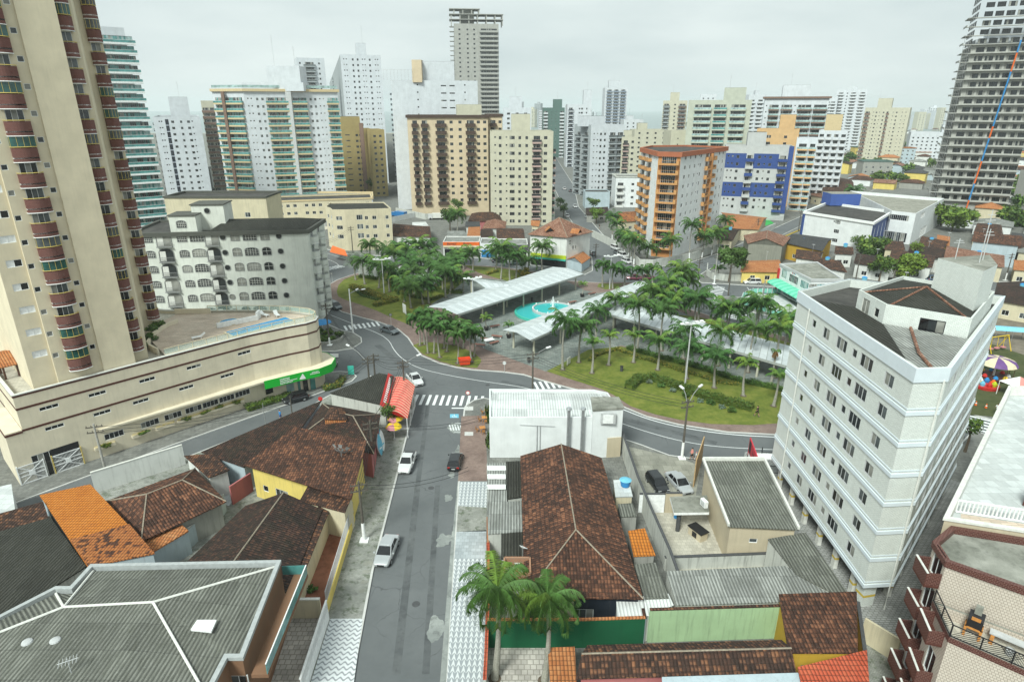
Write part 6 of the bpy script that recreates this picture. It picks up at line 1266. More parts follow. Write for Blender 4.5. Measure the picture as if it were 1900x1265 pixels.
c = px([(1382,850),(1416,868)], 0); r = thing('billboard', 'red billboard with white corner and dark lettering by the stilted tower', 'billboard', (*G(1400, 868), KH)); ba, bb_ = Vector((*G(1396, 905), 0)), Vector((*G(1384, 868), 0)); b = MB(); b.beam((ba.x, ba.y, 3.2), (bb_.x, bb_.y, 3.2), .12, 2.4); b.build('panel', plain('billboard red', (.55, .03, .05), .5), r); dv = (bb_-ba).normalized(); nv = Vector((-dv.y, dv.x, 0)); b = MB()
def bp(t, z): v = ba+(bb_-ba)*t+nv*.07; return (v.x, v.y, z)
b.face([bp(.0, 2.0), bp(.9, 2.0), bp(.9, 2.5), bp(.0, 3.0)]); b.build('white_corner', 'white', r); b = MB(); b.face([bp(.7, 2.7), bp(.95, 2.7), bp(.95, 4.2), bp(.7, 4.2)])
for i in range(5): b.face([bp(.12+.09*i, 3.3), bp(.17+.09*i, 3.3), bp(.17+.09*i, 3.7), bp(.12+.09*i, 3.7)])
b.build('lettering', 'black', r); b = MB(); b.cyl(ba.x, ba.y, KH, 2, .08); b.cyl(bb_.x, bb_.y, KH, 2, .08); b.build('post', 'dark grey', r)
r = thing('guard_shelter', 'black fenced shelter with white roof beside the stilted tower', 'shelter', (*G(1428, 880), KH)); q = px([(1412,888),(1446,890),(1448,862),(1410,862)], KH); b = MB(); b.prism(ccw(px([(1404,850),(1446,852),(1446,843),(1402,841)], 2.8)), 2.7, 2.85); b.build('roof', 'white', r); b = MB()
for i in range(4): b.beam((*q[i], 1.1), (*q[(i+1) % 4], 1.1), .05, .06); b.beam((*q[i], 2.0), (*q[(i+1) % 4], 2.0), .05, .06); b.cyl(*q[i], KH, 2.7, .06)
b.build('railing', 'black', r)
# two feathery palms in the foreground courtyard
palm(G(918, 1258, KH), 9.2, 'queen', 'left of the two big feathery palms in the foreground', None, .84, r=.2, z=KH); palm(G(1010, 1262, KH), 8.2, 'queen', 'right of the two big feathery palms, the one with a brown skirt', None, .7, r=.18, z=KH)

# ================= houses left of the street =================
plain('grey trim', (.36, .38, .38), .7)
FZ = 7.0; FL = [(-37.9, 36.1), (-20.0, 12), (-20.0, 33.4), (-18.9, 33.4), (-19.7, 43.3), (-35.4, 42.8), (-35.4, 40.2), (-36.6, 40.2)]
FL = [(-46, 12), (-20.0, 12), (-20.0, 33.4), (-18.9, 33.4), (-19.7, 43.3), (-35.4, 42.8), (-35.4, 40.2), (-36.6, 40.2), (-46, 27)]
L_ = building('townhouse', 'large house with grey hipped cement roof, white ridge lines and brown walls at lower left', 'house', FL, 0, FZ, plaster('wall brown', (.22, .12, .07), .25), {2: [('w', .5)]}, par=.45, roof='cement sheet', cap=(.25, .1, 'grey trim'))
b = MB(); mid = (-27.5, 38.0, 7.5); m2 = (-34, 37.5, 7.5); m3 = (-46, 28, 7.4)
i_ = inset(FL, .35); E4 = [(*p, 6.65) for p in i_]
slab(b, [E4[4], E4[5], m2, mid]); slab(b, [E4[3], E4[4], mid]); slab(b, [(E4[1][0], 12, 6.65), E4[2], E4[3], mid, (-24, 12, 6.9)]); slab(b, [mid, m2, (-46, 28.5, 7.0), (-46, 12, 6.8), (-24, 12, 6.9)]); slab(b, [m2, E4[5], E4[6], E4[7]]); slab(b, [m2, E4[7], E4[8], (-46, 28.5, 7.0)])
b.build('hip_roof', 'cement sheet', L_); b = MB()
for a, c in ((mid, m2), (mid, E4[4]), (mid, (-20.6, 31, 6.75)), (m2, E4[5]), (m2, E4[7]), (m2, (-46, 28.5, 7.05))): b.tube([(a[0], a[1], a[2]+.05), (c[0], c[1], c[2]+.05)], .1, 6)
b.build('ridge_tiles', 'offwhite', L_)
q = px([(354,1168),(392,1172),(402,1150),(366,1150)], 7.25); b = MB(); b.prism(ccw(q), 7.15, 7.3); b.build('skylight', 'white', L_)
for i, (x, y) in enumerate([(52,1195),(104,1192)]):
 p = G(x, y, 7.2); r = thing('roof_vent', ['left white round roof vent by the dark skylight', 'right white round roof vent by the dark skylight'][i], 'roof vent', (*p, 7.1)); b = MB(*p, 0, 7.15); b.cyl(0, 0, 0, .25, .3, .3, 14); b.build('base', 'light grey', r); b = MB(*p, 0, 7.4); b.dome(0, 0, 0, .38, .2, 14, 3); b.build('dome', 'light grey', r)
q = px([(40,1235),(75,1232),(100,1192),(66,1188)], 7.3); b = MB(); b.prism(ccw(q), 7.12, 7.28); b.build('roof_hatch', 'black', L_)
p = G(20, 1245, 7); r = thing('aerial', 'tangled aerial near the bottom edge of the cement roof', 'antenna', (*G(135, 1255, 7), 7)); pp = G(135, 1255, 7); b = MB(*pp, 0, 7); b.cyl(0, 0, 0, 1.6, .03, .03, 5); b.build('mast', 'light grey', r); b = MB(*pp, .5, 8.4)
for k in range(6): b.tube([(-.5+.2*k, -.4, 0), (-.5+.2*k, .4, 0)], .02, 4)
b.tube([(-.6, 0, 0), (.6, 0, 0)], .03, 4); b.build('elements', 'light grey', r)
b = MB(); b.beam((-17.9, 33.4, 5.2), (-18.2, 43.6, 5.2), 1.2, .3); b.build('balcony_slab', 'wall brown', L_); b = MB(); b.beam((-17.35, 33.4, 5.85), (-17.65, 43.6, 5.85), .04, .9); b.beam((-17.65, 43.6, 5.85), (-19.7, 43.5, 5.85), .04, .9); b.build('glass_railing', 'glass teal', L_); b = MB(); b.beam((-17.35, 33.4, 6.33), (-17.65, 43.6, 6.33), .08, .07); b.build('handrail', 'white', L_)
sheet('patio', px([(514,1148),(600,1146),(548,1300),(440,1300)]), 'check tile', KH+.012)
fence_wall('cream garden wall with white lattice blocks beyond the checked patio', px([(514,1148),(598,1147)]), 2.2, 'wall cream', .2, cap='offwhite')
r = thing('white_fence', 'tall white slatted front fence beside the wave mosaic pavement', 'fence', (*G(600, 1150), KH)); a, c = Vector((*G(610, 1150), 0)), Vector((*G(563, 1300), 0)); b = MB(); b.beam((a.x, a.y, .7), (c.x, c.y, .7), .15, 1.1); b.build('base_wall', 'white', r); b = MB()
for k in range(70): p = a+(c-a)*k/70; b.box(p.x-.04, p.x+.04, p.y-.02, p.y+.02, 1.25, 2.2)
b.build('slats', 'white gloss', r); b = MB(); b.beam((a.x, a.y, 2.25), (c.x, c.y, 2.25), .16, .12); b.build('top_rail', 'white', r)
# brown gable house with red earth yard
sheet('yard', px([(530,1135),(606,1135),(655,966),(600,930),(520,1000)]), 'red earth', KH+.012)
gq = [G(535, 1100, 3.4), G(598, 945, 3.4), G(455, 938, 3.4), G(325, 1062, 3.4)]
house('house with wide dark brown tile roof beside the red earth yard', gq, 3.4, 'gable', 1.9, 'wall cream', 'tile dark', ridge=0, oh=2.3, r_off=.47)
H_('low patched tile roof strip over the porch of the red earth yard', [(549,1100),(614,940),(594,938),(516,1092)], 3.1, 'shed', .35, 'wall cream', 'tile brown', name='porch', cat='porch', oh=.3, ridge=0)
fence_wall('yellow front wall with steel fence on top along the pavement', px([(608,1138),(648,1003),(658,966)]), 1.1, 'wall yellow', .18, name='front_wall')
r = thing('railing_fence', 'grey steel railing on the yellow front wall', 'fence', (*G(625, 1045), 1.2)); a, c = Vector((*G(608, 1138), 0)), Vector((*G(658, 966), 0)); b = MB()
for k in range(60): p = a+(c-a)*k/60; b.box(p.x-.02, p.x+.02, p.y-.02, p.y+.02, 1.2, 2.5)
b.build('bars', 'light grey', r); b = MB(); b.beam((a.x, a.y, 2.5), (c.x, c.y, 2.5), .05, .05); b.beam((a.x, a.y, 1.35), (c.x, c.y, 1.35), .05, .05); b.build('rail', 'light grey', r)
bush(G(575, 1098), .7, 'dark green agave bush in the red earth yard', None, ('tree leaf', 'bright leaf'))
# yellow house
H_('yellow house with large red-brown tile roof under the mesh dish', [(452,862),(652,926),(682,832),(549,806)], 4.6, 'shed', 1.1, 'wall yellow', 'tile red brown', oh=.6, ridge=0, wins={0: [('W', .3), ('t', .12)]})
H_('broken small tile roof in front of the yellow house', [(556,928),(640,950),(655,925),(575,905)], 3.6, 'shed', .6, 'wall cream', 'tile brown', name='annex', cat='annex', oh=.1)
H_('dark roofed restaurant house with raised pyramid vent', [(560,806),(694,842),(706,768),(598,748)], 3.9, 'hip', 1.7, 'wall pink', 'tile dark', hipf=.35, oh=.4)
H_('raised pyramid roof vent on the restaurant house', [(600,777),(644,778),(640,757),(612,755)], 5.6, 'pyramid', .8, 'tile orange', 'tile brown', oh=.15, name='roof_vent', cat='roof vent', caps=False)
H_('long dark brown roof following the side street', [(373,838),(452,866),(556,806),(598,748)][:4], 3.6, 'shed', .5, 'wall pale blue', 'tile dark', oh=.3)
H_('small shaded tile roof between white court and long dark roof', [(387,886),(426,871),(395,845),(342,849)], 3.4, 'shed', .3, 'wall white', 'tile brown', oh=.2, name='annex', cat='annex')
sheet('courtyard', px([(385,925),(425,940),(455,905),(420,880)]), 'pale floor', KH+.012); fence_wall('pink wall between the white court and the yellow house', px([(432,938),(470,912)]), 2.6, 'wall pink', .2); fence_wall('pale blue wall behind the white court', px([(455,905),(430,878)]), 3.2, 'wall pale blue', .2)
H_('house with brown hipped roof and orange-edged ridges', [(194,930),(262,1004),(420,930),(362,868)], 3.5, 'hip', 1.8, 'wall grey', 'tile red brown', ridge=1, hipf=.3, oh=.45)
H_('long orange tiled roof, half of it freshly tiled', [(73,918),(162,1050),(286,1026),(168,900)], 4.2, 'shed', .15, 'wall pale blue', 'tile bright orange', oh=.1, ridge=0)
H_('old patched orange end of the long orange roof', [(130,1000),(164,1050),(287,1026),(240,972)], 4.38, 'shed', .03, 'wall pale blue', 'tile patched', oh=.1, name='annex', cat='annex')
H_('narrow orange lean-to along the blue stained wall', [(276,1028),(350,984),(338,976),(262,1008)], 2.9, 'shed', .2, 'wall pale blue', 'tile orange', name='lean_to', cat='lean-to', oh=.05)
fence_wall('blue stained party wall with grey coping', px([(290,1052),(340,1030),(398,978),(420,950)]), 2.4, 'wall pale blue', .2, cap='wall grey')
H_('black mossy cement sheet roof at the left edge', [(-60,1190),(160,1050),(92,958),(-60,1000)], 4.0, 'shed', .1, 'wall stained', 'cement sheet dark', oh=.1, ridge=0)
H_('brown tile strip roof at the left edge above the black roof', [(-60,1002),(90,960),(82,936),(-60,975)], 4.1, 'shed', .4, 'wall grey', 'tile brown', oh=.1)
fence_wall('long white wall along the side street behind the orange roof', px([(178,916),(345,862)]), 2.9, 'wall white', .2, cap='offwhite')
# house left of the podium
H_('low white carport house at the far left edge by the podium', [(-40,975),(30,960),(22,900),(-40,915)], 2.8, 'shed', .2, 'wall clean white', 'pale floor', oh=.1, name='carport', cat='carport')
for i, (x, y, r) in enumerate([(5,600,3.5),(20,615,2.5),(-5,640,3)]): tree(G(x, y+40), 9, r, ['dark tree left of the tower', 'smaller dark tree at the foot of the tower', 'dark tree cut by the left edge'][i], 'dark trees left of the tower', ('tree leaf', 'tree leaf'), 1400)

# ================= maroon balcony tower and terrace building, lower right =================
brickm('cream tile', (.56, .50, .43), (.52, .46, .39), (.30, .25, .21), .2, .2, .018, .08, .5, .3); brickm('maroon brick', (.06, .013, .01), (.085, .02, .014), (.2, .12, .1), .24, .12, .015, .05, .5)
mb_ = ('maroon brick', 'maroon', 'offwhite')
U_ = [(29.5,34.6),(37.5,28.3),(46,34),(32.3,38.3),(29.9,36.6)]
X = building('apartment_tower', 'cream tiled building with stacked maroon brick balconies at lower right', 'apartment building', U_, 0, 14.2, 'cream tile', {4: [('B', .5, 1.9, .95, 'solid', mb_, {'g': 'k', 'w': 1.4})]}, fh=2.9, zf=.4, nf=5, par=.4, roof='mossy concrete', cap=(.4, .12, 'maroon brick'))
V_ = [(29.3,34.4),(28.3,31.3),(35,25),(40,27),(37.4,28.4),(29.6,34.5)][:5]
V_ = [(29.2,34.4),(28.3,31.3),(36,24.6),(39,27.2)]
b = MB(); wall(b, V_[0], V_[1], 0, 11.0, [(1.0, 2.4, .45+2.9*k, 2.6+2.9*k) for k in range(3)]); wall(b, V_[1], V_[2], 0, 11.0, [(6.5, 7.4, 8.6, 9.4)]); wall(b, V_[2], V_[3], 0, 11.0, []); ii = inset(V_, .18); b.face([(*c, 10.1) for c in V_], 1)
for i in range(4): j = (i+1) % 4; b.face([(*V_[i], 11.0), (*V_[j], 11.0), (*ii[j], 11.0), (*ii[i], 11.0)], 2); b.face([(*ii[j], 11.0), (*ii[j], 10.1), (*ii[i], 10.1), (*ii[i], 11.0)])
b.build('terrace_wing', ['cream tile', 'patio tile', 'mossy concrete'], X)
o1 = inset(V_, -.04); b = MB()
for i in (0, 1): j = i+1; b.face([(*o1[i], 10.55), (*o1[j], 10.55), (*o1[j], 11.0), (*o1[i], 11.0)])
b.build('stripe', 'maroon brick', X)
a_ = math.atan2(V_[1][1]-V_[0][1], V_[1][0]-V_[0][0])
for k in range(3): inst('balcony', balcmesh(2.0, .95, 'solid', mb_), (*lerp(V_[0], V_[1], .52), .4+2.9*k), a_, X); inst('window', winmesh(1.4, 2.1, 1, 'white', 'k'), (*lerp(V_[0], V_[1], .53), .46+2.9*k), a_, X)
inst('balcony', balcmesh(2.0, .95, 'solid', mb_), (*lerp(V_[0], V_[1], .52), 9.7), a_, X)
r = thing('railing', 'black diagonal-bar railing round the roof terrace with the barbecue', 'railing', (*V_[1], 11)); f_ = MB(); bb_ = MB(); pts = [V_[0], V_[1], V_[2]]
for i in range(2):
 a, c = Vector((*pts[i], 0)), Vector((*pts[i+1], 0)); L = (c-a).length; f_.beam((a.x, a.y, 11.08), (c.x, c.y, 11.08), .05, .05); f_.beam((a.x, a.y, 11.95), (c.x, c.y, 11.95), .06, .06)
 for k in range(int(L/1.6)+1): p = a+(c-a)*min(1, k*1.6/L); f_.box(p.x-.03, p.x+.03, p.y-.03, p.y+.03, 11, 11.95)
 for k in range(int(L/.17)):
  s0 = k*.17; s1 = s0+.75*(1 if int(s0/3.2) % 2 == 0 else -1)
  if not 0 < s1 < L: continue
  p, q = a+(c-a)*s0/L, a+(c-a)*s1/L; bb_.beam((p.x, p.y, 11.1), (q.x, q.y, 11.93), .025, .025)
f_.build('frame', 'black', r); bb_.build('bars', 'black', r)
c = (30.6, 32.3); r = thing('barbecue', 'black steel barbecue on wooden legs on the roof terrace', 'barbecue', (*c, 10.1)); k = (*c, -.72, 10.1)
for x in (-.42, .42):
 for y in (-.3, .3): b = MB(*k); b.box(x-.07, x+.07, y-.07, y+.07, 0, .8); b.build('leg', 'pine wood', r)
b = MB(*k); b.box(-.5, .5, -.38, .38, .7, .8); b.build('shelf', 'pine wood', r); b = MB(*k); b.box(-.42, .42, -.3, .32, .8, 1.35); b.build('grill_body', 'black', r); b = MB(*k); b.prism([(-.42, -.3), (.42, -.3), (.42, .32), (-.42, .32)], 1.35, lambda p: 1.75 if p[1] > 0 else 1.45); b.build('hood', 'black', r); b = MB(*k); b.box(-.2, .2, 0, .3, 1.7, 2.3, 0); b.build('chimney', 'mossy concrete', r); b = MB(*k); b.box(-.25, .25, -.32, -.29, 1.4, 1.65); b.build('panel', 'pine wood', r)
c = (32.3, 31.0); r = thing('sink_bench', 'long stone counter on the roof terrace wall', 'counter', (*c, 10.1)); b = MB(*c, -.72, 10.1); b.box(-1.3, 1.3, -.3, .25, .8, .9); b.build('worktop', 'light grey', r); b = MB(*c, -.72, 10.1); b.box(1.0, 1.2, -.25, .2, 0, .8); b.box(-1.2, -1.0, -.25, .2, 0, .8); b.build('leg', 'pine wood', r)
c = (31.9, 30.7); r = thing('bucket', 'grey bucket under the stone counter', 'bucket', (*c, 10.1)); b = MB(*c, 0, 10.1); b.cyl(0, 0, 0, .42, .2, .26, 14, 0, False); b.cyl(0, 0, .02, .05, .2, .2, 14); b.build('bucket_body', 'light grey', r); b = MB(*c, 0, 10.1); b.cyl(0, 0, .4, .44, .28, .28, 14, 0, False); b.build('rim', 'grey', r)
W2 = [(31.9,38.7),(46,34.4),(80,60),(54,62)]
Y_ = building('apartment_tower', 'building with wide pale tiled roof terrace behind a beige parapet at the right edge', 'apartment building', W2, 0, 14.7, 'wall tan tile', {3: [('w', f) for f in (.1, .3, .5, .7, .9)]}, par=1.0, roof='pale floor', cap=(.15, .1, 'offwhite'))
b = MB(); b.face([(*c, 13.72) for c in [(33.2, 38.6), (45.5, 34.8), (47.0, 36.6), (34.6, 40.6)]]); b.build('terrace_strip', 'deck tile', Y_)
r = thing('railing', 'white balustrade across the pale roof terrace', 'railing', (34.6, 40.6, 13.7)); b = MB(); a, c = Vector((34.3, 40.8, 0)), Vector((47.5, 36.8, 0))
for k in range(52): p = a+(c-a)*k/52; b.box(p.x-.05, p.x+.05, p.y-.04, p.y+.04, 13.8, 14.75)
b.build('balusters', 'white', r); b = MB(); b.beam((a.x, a.y, 14.8), (c.x, c.y, 14.8), .14, .1); b.beam((a.x, a.y, 13.8), (c.x, c.y, 13.8), .14, .1); b.build('rail', 'white gloss', r)
hedge([(36.5, 40.8), (46, 38.0)], .7, .6, 'low green planting behind the white balustrade', ('tree leaf', 'hedge leaf'))
b = MB(41.3, 41.5, .6, 13.75); b.box(-.9, .9, -.8, .8, 0, .8); r = thing('sofa', 'brown wicker seat with glass back at the right edge of the terrace', 'seat', (41.3, 41.5, 13.75)); b.build('seat', 'maroon brick', r); b = MB(41.3, 41.5, .6, 13.75); b.box(-.9, .9, .75, .8, .8, 1.7); b.build('back_panel', 'glass pale', r)

# ================= towers behind the park =================
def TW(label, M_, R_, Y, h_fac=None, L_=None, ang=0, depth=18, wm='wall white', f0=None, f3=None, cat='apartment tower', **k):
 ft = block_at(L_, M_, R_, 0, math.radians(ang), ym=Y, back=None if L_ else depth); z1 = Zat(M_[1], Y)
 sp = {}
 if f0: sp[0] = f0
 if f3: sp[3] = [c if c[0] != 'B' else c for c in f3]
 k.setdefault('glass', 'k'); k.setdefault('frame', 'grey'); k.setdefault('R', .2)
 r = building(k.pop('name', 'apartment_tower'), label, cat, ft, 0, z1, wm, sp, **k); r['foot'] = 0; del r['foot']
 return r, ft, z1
def topbox(r, ft, z1, x0, x1, y0, y1, h, m, mt='mossy cornice'):
 a, bb = ft[0], ft[1]; ang = math.atan2(bb[1]-a[1], bb[0]-a[0]); rbox(r, x0, x1, y0, y1, z1-.8, z1+h, m, fr=(a[0], a[1], ang), mt=mt)
plain('dusty', (.42, .3, .27), .7)
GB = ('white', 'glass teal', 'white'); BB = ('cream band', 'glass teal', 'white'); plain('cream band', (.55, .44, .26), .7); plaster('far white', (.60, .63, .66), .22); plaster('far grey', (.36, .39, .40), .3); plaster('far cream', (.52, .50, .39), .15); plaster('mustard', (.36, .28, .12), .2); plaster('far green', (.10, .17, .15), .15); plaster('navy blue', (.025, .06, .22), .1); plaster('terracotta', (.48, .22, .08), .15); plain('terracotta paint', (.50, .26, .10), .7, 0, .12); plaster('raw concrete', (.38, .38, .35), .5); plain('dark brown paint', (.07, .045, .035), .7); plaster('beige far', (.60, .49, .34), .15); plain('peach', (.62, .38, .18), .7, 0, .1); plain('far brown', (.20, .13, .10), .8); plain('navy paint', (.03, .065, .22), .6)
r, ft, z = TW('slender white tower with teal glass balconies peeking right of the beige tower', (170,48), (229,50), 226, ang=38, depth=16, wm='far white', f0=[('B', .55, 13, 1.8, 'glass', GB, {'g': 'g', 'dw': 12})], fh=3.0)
r, ft, z = TW('white tower with dark blue vertical stripe and grey balcony side', (283,217), (372,225), 320, L_=(266,228), ang=26, wm='far white', f0=[('s', .12), ('s', .17), ('n', .28, {'w': 1.5, 'h': 2.6, 'z': .2, 'fr': 'navy paint', 'g': 'k'}), ('w', .4), ('q', .58), ('w', .74), ('s', .82)], f3=[('B', .3, 5, 1.2, 'bars', ('dark grey', 'dark grey', 'grey')), ('B', .75, 5, 1.2, 'bars', ('dark grey', 'dark grey', 'grey'))], fh=2.9, edgem={3: 'dark grey'}); topbox(r, ft, z, 8, 16.5, 2, 10, 9, 'far white'); antenna(r, ft[0][0]+12, ft[0][1]+5, z+9, 7)
r, ft, z = TW('narrow brown and white tower behind the teal-balcony block', (372,187), (402,190), 345, ang=24, wm='far cream', f0=[('B', .25, 4, 1, 'solid', ('far brown', 'far brown', 'white')), ('B', .7, 4, 1, 'solid', ('far brown', 'far brown', 'white'))], fh=2.9)
# teal-balcony block: two facets
K = (Xat(450, 165, 281), 281.0); K2 = onray(625, 162, K, math.radians(20)); Lp = onray(393, 168, K, math.radians(168)); ft = [Lp, K, K2, (K2[0]-6, K2[1]+18), (Lp[0]-5, Lp[1]+16)]; z = Zat(165, 281)
W0 = math.dist(K, K2); sp1 = [('s', .04), ('s', .075), ('q', .135), ('q', .19), ('B', .345, 9.4, 1.3, 'glass', BB, {'g': 'g', 'dw': 9}), ('B', .575, 6.6, 1.3, 'glass', BB, {'g': 'g', 'dw': 6.2}), ('q', .70), ('q', .75), ('s', .8), ('s', .84), ('B', .94, 5, 1.3, 'glass', BB, {'g': 'g', 'dw': 4.4})]
r = building('apartment_tower', 'wide white block with teal glass and cream balconies and a roof terrace', 'apartment tower', ft, 0, z, 'far white', {0: [('B', .2, 4.5, 1.3, 'glass', BB, {'g': 'g', 'dw': 4}), ('B', .66, 9, 1.3, 'glass', BB, {'g': 'g', 'dw': 8.2})], 1: sp1}, fh=2.95, zf=6.5, cap=(1.0, .8, 'cream band'))
b = MB(); dd = ((Lp[0]*.62+K[0]*.38), (Lp[1]*.62+K[1]*.38)-1.5); b.box(dd[0]-.6, dd[0]+.6, dd[1]-.4, dd[1]+.6, 5, z-1); b.build('brown_pier', 'far brown', r)
b = MB(); q = lerp(K, K2, .475); b.box(q[0]-1.2, q[0]+1.2, q[1]-1.4, q[1]+.6, 3, z-1); b.build('centre_pier', 'light grey', r)
b = MB(); b.box(K[0]-2, K2[0]-12, 286, 294, z-.8, z+2.6); b.build('penthouse', 'far white', r); b = MB(); b.box(K[0]+9, K[0]+23, 286, 295, z+2.6, z+9); b.build('stair_tower', 'far white', r); antenna(r, K[0]+12, 288, z+9, 12); antenna(r, K[0]+20, 290, z+9, 8)
b = MB(); 
for (a, c) in ((Lp, K), (K, K2)): b.beam((*a, z+1.0), (*c, z+1.0), .06, 1.0)
b.build('glass_railing', 'glass pale', r)
K = (Xat(451, 371, 262), 262.0); Kr = onray(690, 349, K, math.radians(14)); Kl = onray(394, 356, K, math.radians(155)); z = Zat(371, 262)
building('parking_podium', 'low cream-banded podium with dark louvred side below the teal-balcony block', 'building', [Kl, K, Kr, (Kr[0]-3, Kr[1]+14), (Kl[0]+3, Kl[1]+22)], 0, z, 'far white', {1: [('w', f) for f in (.1, .2, .3, .4, .5, .6)]}, edgem={0: 'dark grey'}, fh=4, cap=(1.4, .3, 'cream band'), roof='concrete ground')
r, ft, z = TW('far white block with grey glass strip, left of the white window tower', (549,107), (601,106), 415, ang=22, wm='far white', f0=[('B', .45, 7, 1, 'glass', ('far grey', 'glass mid', 'white')), ('q', .8), ('q', .12)], fh=2.9)
r, ft, z = TW('tall white tower with rows of small windows and a rooftop stair box', (631,101), (706,103), 384, L_=(606,98), ang=16, wm='far white', f0=[('s', .08), ('s', .14), ('q', .3), ('q', .42), ('s', .54), ('s', .6), ('q', .72), ('s', .86), ('s', .92)], f3=[('B', .5, 8, 1.2, 'glass', ('far grey', 'glass mid', 'white'))], fh=2.9, edgem={3: 'far grey'}); topbox(r, ft, z, 9, 14.5, 1, 8, 6, 'far white'); antenna(r, ft[0][0]+12, ft[0][1]+4, z+6, 9)
r, ft, z = TW('big windowless white block with stepped top and narrow slits', (725,149), (886,153), 285, L_=(703,151), ang=10, wm='far white', f0=[('L', .60, {'z': 1.2}), ('L', .70, {'z': 1.2}), ('s', .30, {'f': (4, 99)}), ('s', .85, {'f': (4, 99)})], f3=[('B', .5, 7, 1.3, 'solid', ('far white', 'white', 'white'), {'g': 'c'})], fh=2.95); topbox(r, ft, z, 10, 27, 2, 10, 7.5, 'far white'); rbox(r, ft[0][0]+9, ft[0][0]+13, ft[0][1]+1, ft[0][1]+9, z-.8, z+7.9, 'beige far', 'stair_tower')
b = MB()
for k in range(9): x = ft[0][0]-3+k*1.5; b.cyl(x, ft[0][1]+.3, z, z+4, .05)
b.beam((ft[0][0]-3, ft[0][1]+.3, z+4), (ft[0][0]+9, ft[0][1]+.3, z+4), .1, .1); b.build('roof_railing', 'light grey', r)
r, ft, z = TW('tallest unfinished concrete tower with projecting slab balconies on the skyline', (842,44), (925,40), 476, L_=(825,46), ang=5, wm='raw concrete', f0=[('B', .78, 13, 1.6, 'solid', ('raw concrete', 'raw concrete', 'far grey'), {'g': 'k', 'dw': 11}), ('w', .12, {'g': 'k'}), ('w', .3, {'g': 'k'}), ('w', .45, {'g': 'k'})], f3=[('B', .4, 5, 1.6, 'solid', ('raw concrete', 'raw concrete', 'far grey'), {'g': 'k'})], fh=2.95); b = MB(ft[0][0], ft[0][1], .09)
for k in range(3):
 b.box(-3, 34 if k < 2 else 18, 1, 13, z+3.2*k+2.6, z+3.2*k+3.0)
 for x in ((-2, 4, 10, 16, 22, 28, 33) if k < 2 else (0, 6, 12, 17)): b.box(x, x+.7, 1.5, 2.2, z-1+3.2*k, z+3.2*k+2.6); b.box(x, x+.7, 11, 12, z-1+3.2*k, z+3.2*k+2.6)
b.build('open_frame', 'raw concrete', r); topbox(r, ft, z, 4, 14, 5, 10, 9, 'raw concrete')
for k in range(28): b = MB(); b.box(ft[0][0]-3.3, ft[0][0]+.5, ft[0][1]+1, ft[0][1]+6, 20+3*k, 20.3+3*k); (b.build('slab', 'raw concrete', r) if 20+3*k < z else None)
r, ft, z = TW('mustard coloured block with dark vertical strip', (632,240), (690,241), 336, ang=18, wm='mustard', f0=[('L', .2), ('w', .5), ('w', .62), ('w', .9)], fh=2.8); topbox(r, ft, z, 0, 10, 1, 12, 6, 'mustard'); b = MB(); b.box(ft[0][0]+9.6, ft[0][0]+11.6, ft[0][1]-.3, ft[0][1]+.3, 3, z+3); b.build('brown_pier', 'far brown', r)
r, ft, z = TW('mustard side wing with small square windows', (686,241), (713,244), 328, ang=20, wm='mustard', f0=[('w', .3), ('w', .7)], fh=2.8)
DB = ('dark brown paint', 'dark brown paint', 'dark brown paint')
r, ft, z = TW('beige block with dark brown balconies and dark brown roof edge', (755,214), (905,211), 265, ang=7, depth=20, wm='beige far', f0=[('B', .09, 2.6, 1.0, 'solid', DB, {'g': 'k'}), ('B', .21, 3.0, 1.0, 'solid', DB, {'g': 'k'}), ('B', .41, 4.4, 1.0, 'solid', DB, {'g': 'k'}), ('w', .54), ('w', .65), ('B', .78, 4.0, 1.0, 'solid', DB, {'g': 'k'}), ('w', .88), ('w', .96)], fh=2.8, zf=5.2, cap=(1.0, .6, 'dark brown paint')); topbox(r, ft, z, 20, 30, 3, 12, 4, 'far cream')
r, ft, z = TW('right wing of the beige and brown block', (903,212), (932,213), 272, ang=4, depth=16, wm='beige far', f0=[('B', .4, 2.8, 1.0, 'solid', DB, {'g': 'k'}), ('w', .85)], fh=2.8, zf=5.2, cap=(1.0, .4, 'dark brown paint'))
r, ft, z = TW('pale cream block with rows of dark windows and a column of pink-edged balconies', (909,244), (1027,242), 244, ang=1, depth=16, wm='far cream', f0=[('s', .08), ('q', .16), ('s', .26), ('W', .35), ('q', .47), ('q', .58), ('B', .74, 3.4, 1.0, 'glass', ('dusty', 'glass dark', 'dusty'), {'g': 'k'}), ('w', .88)], fh=2.8); topbox(r, ft, z, 8, 15, 2, 9, 6, 'far cream')
for k in range(9): inst('balcony', balcmesh(3.4, 1.2, 'glass', ('dusty', 'glass dark', 'dusty')), (ft[1][0], ft[1][1]+3, 5+2.8*k), PI/2, r)
GS = ('far green', 'far green', 'far green')
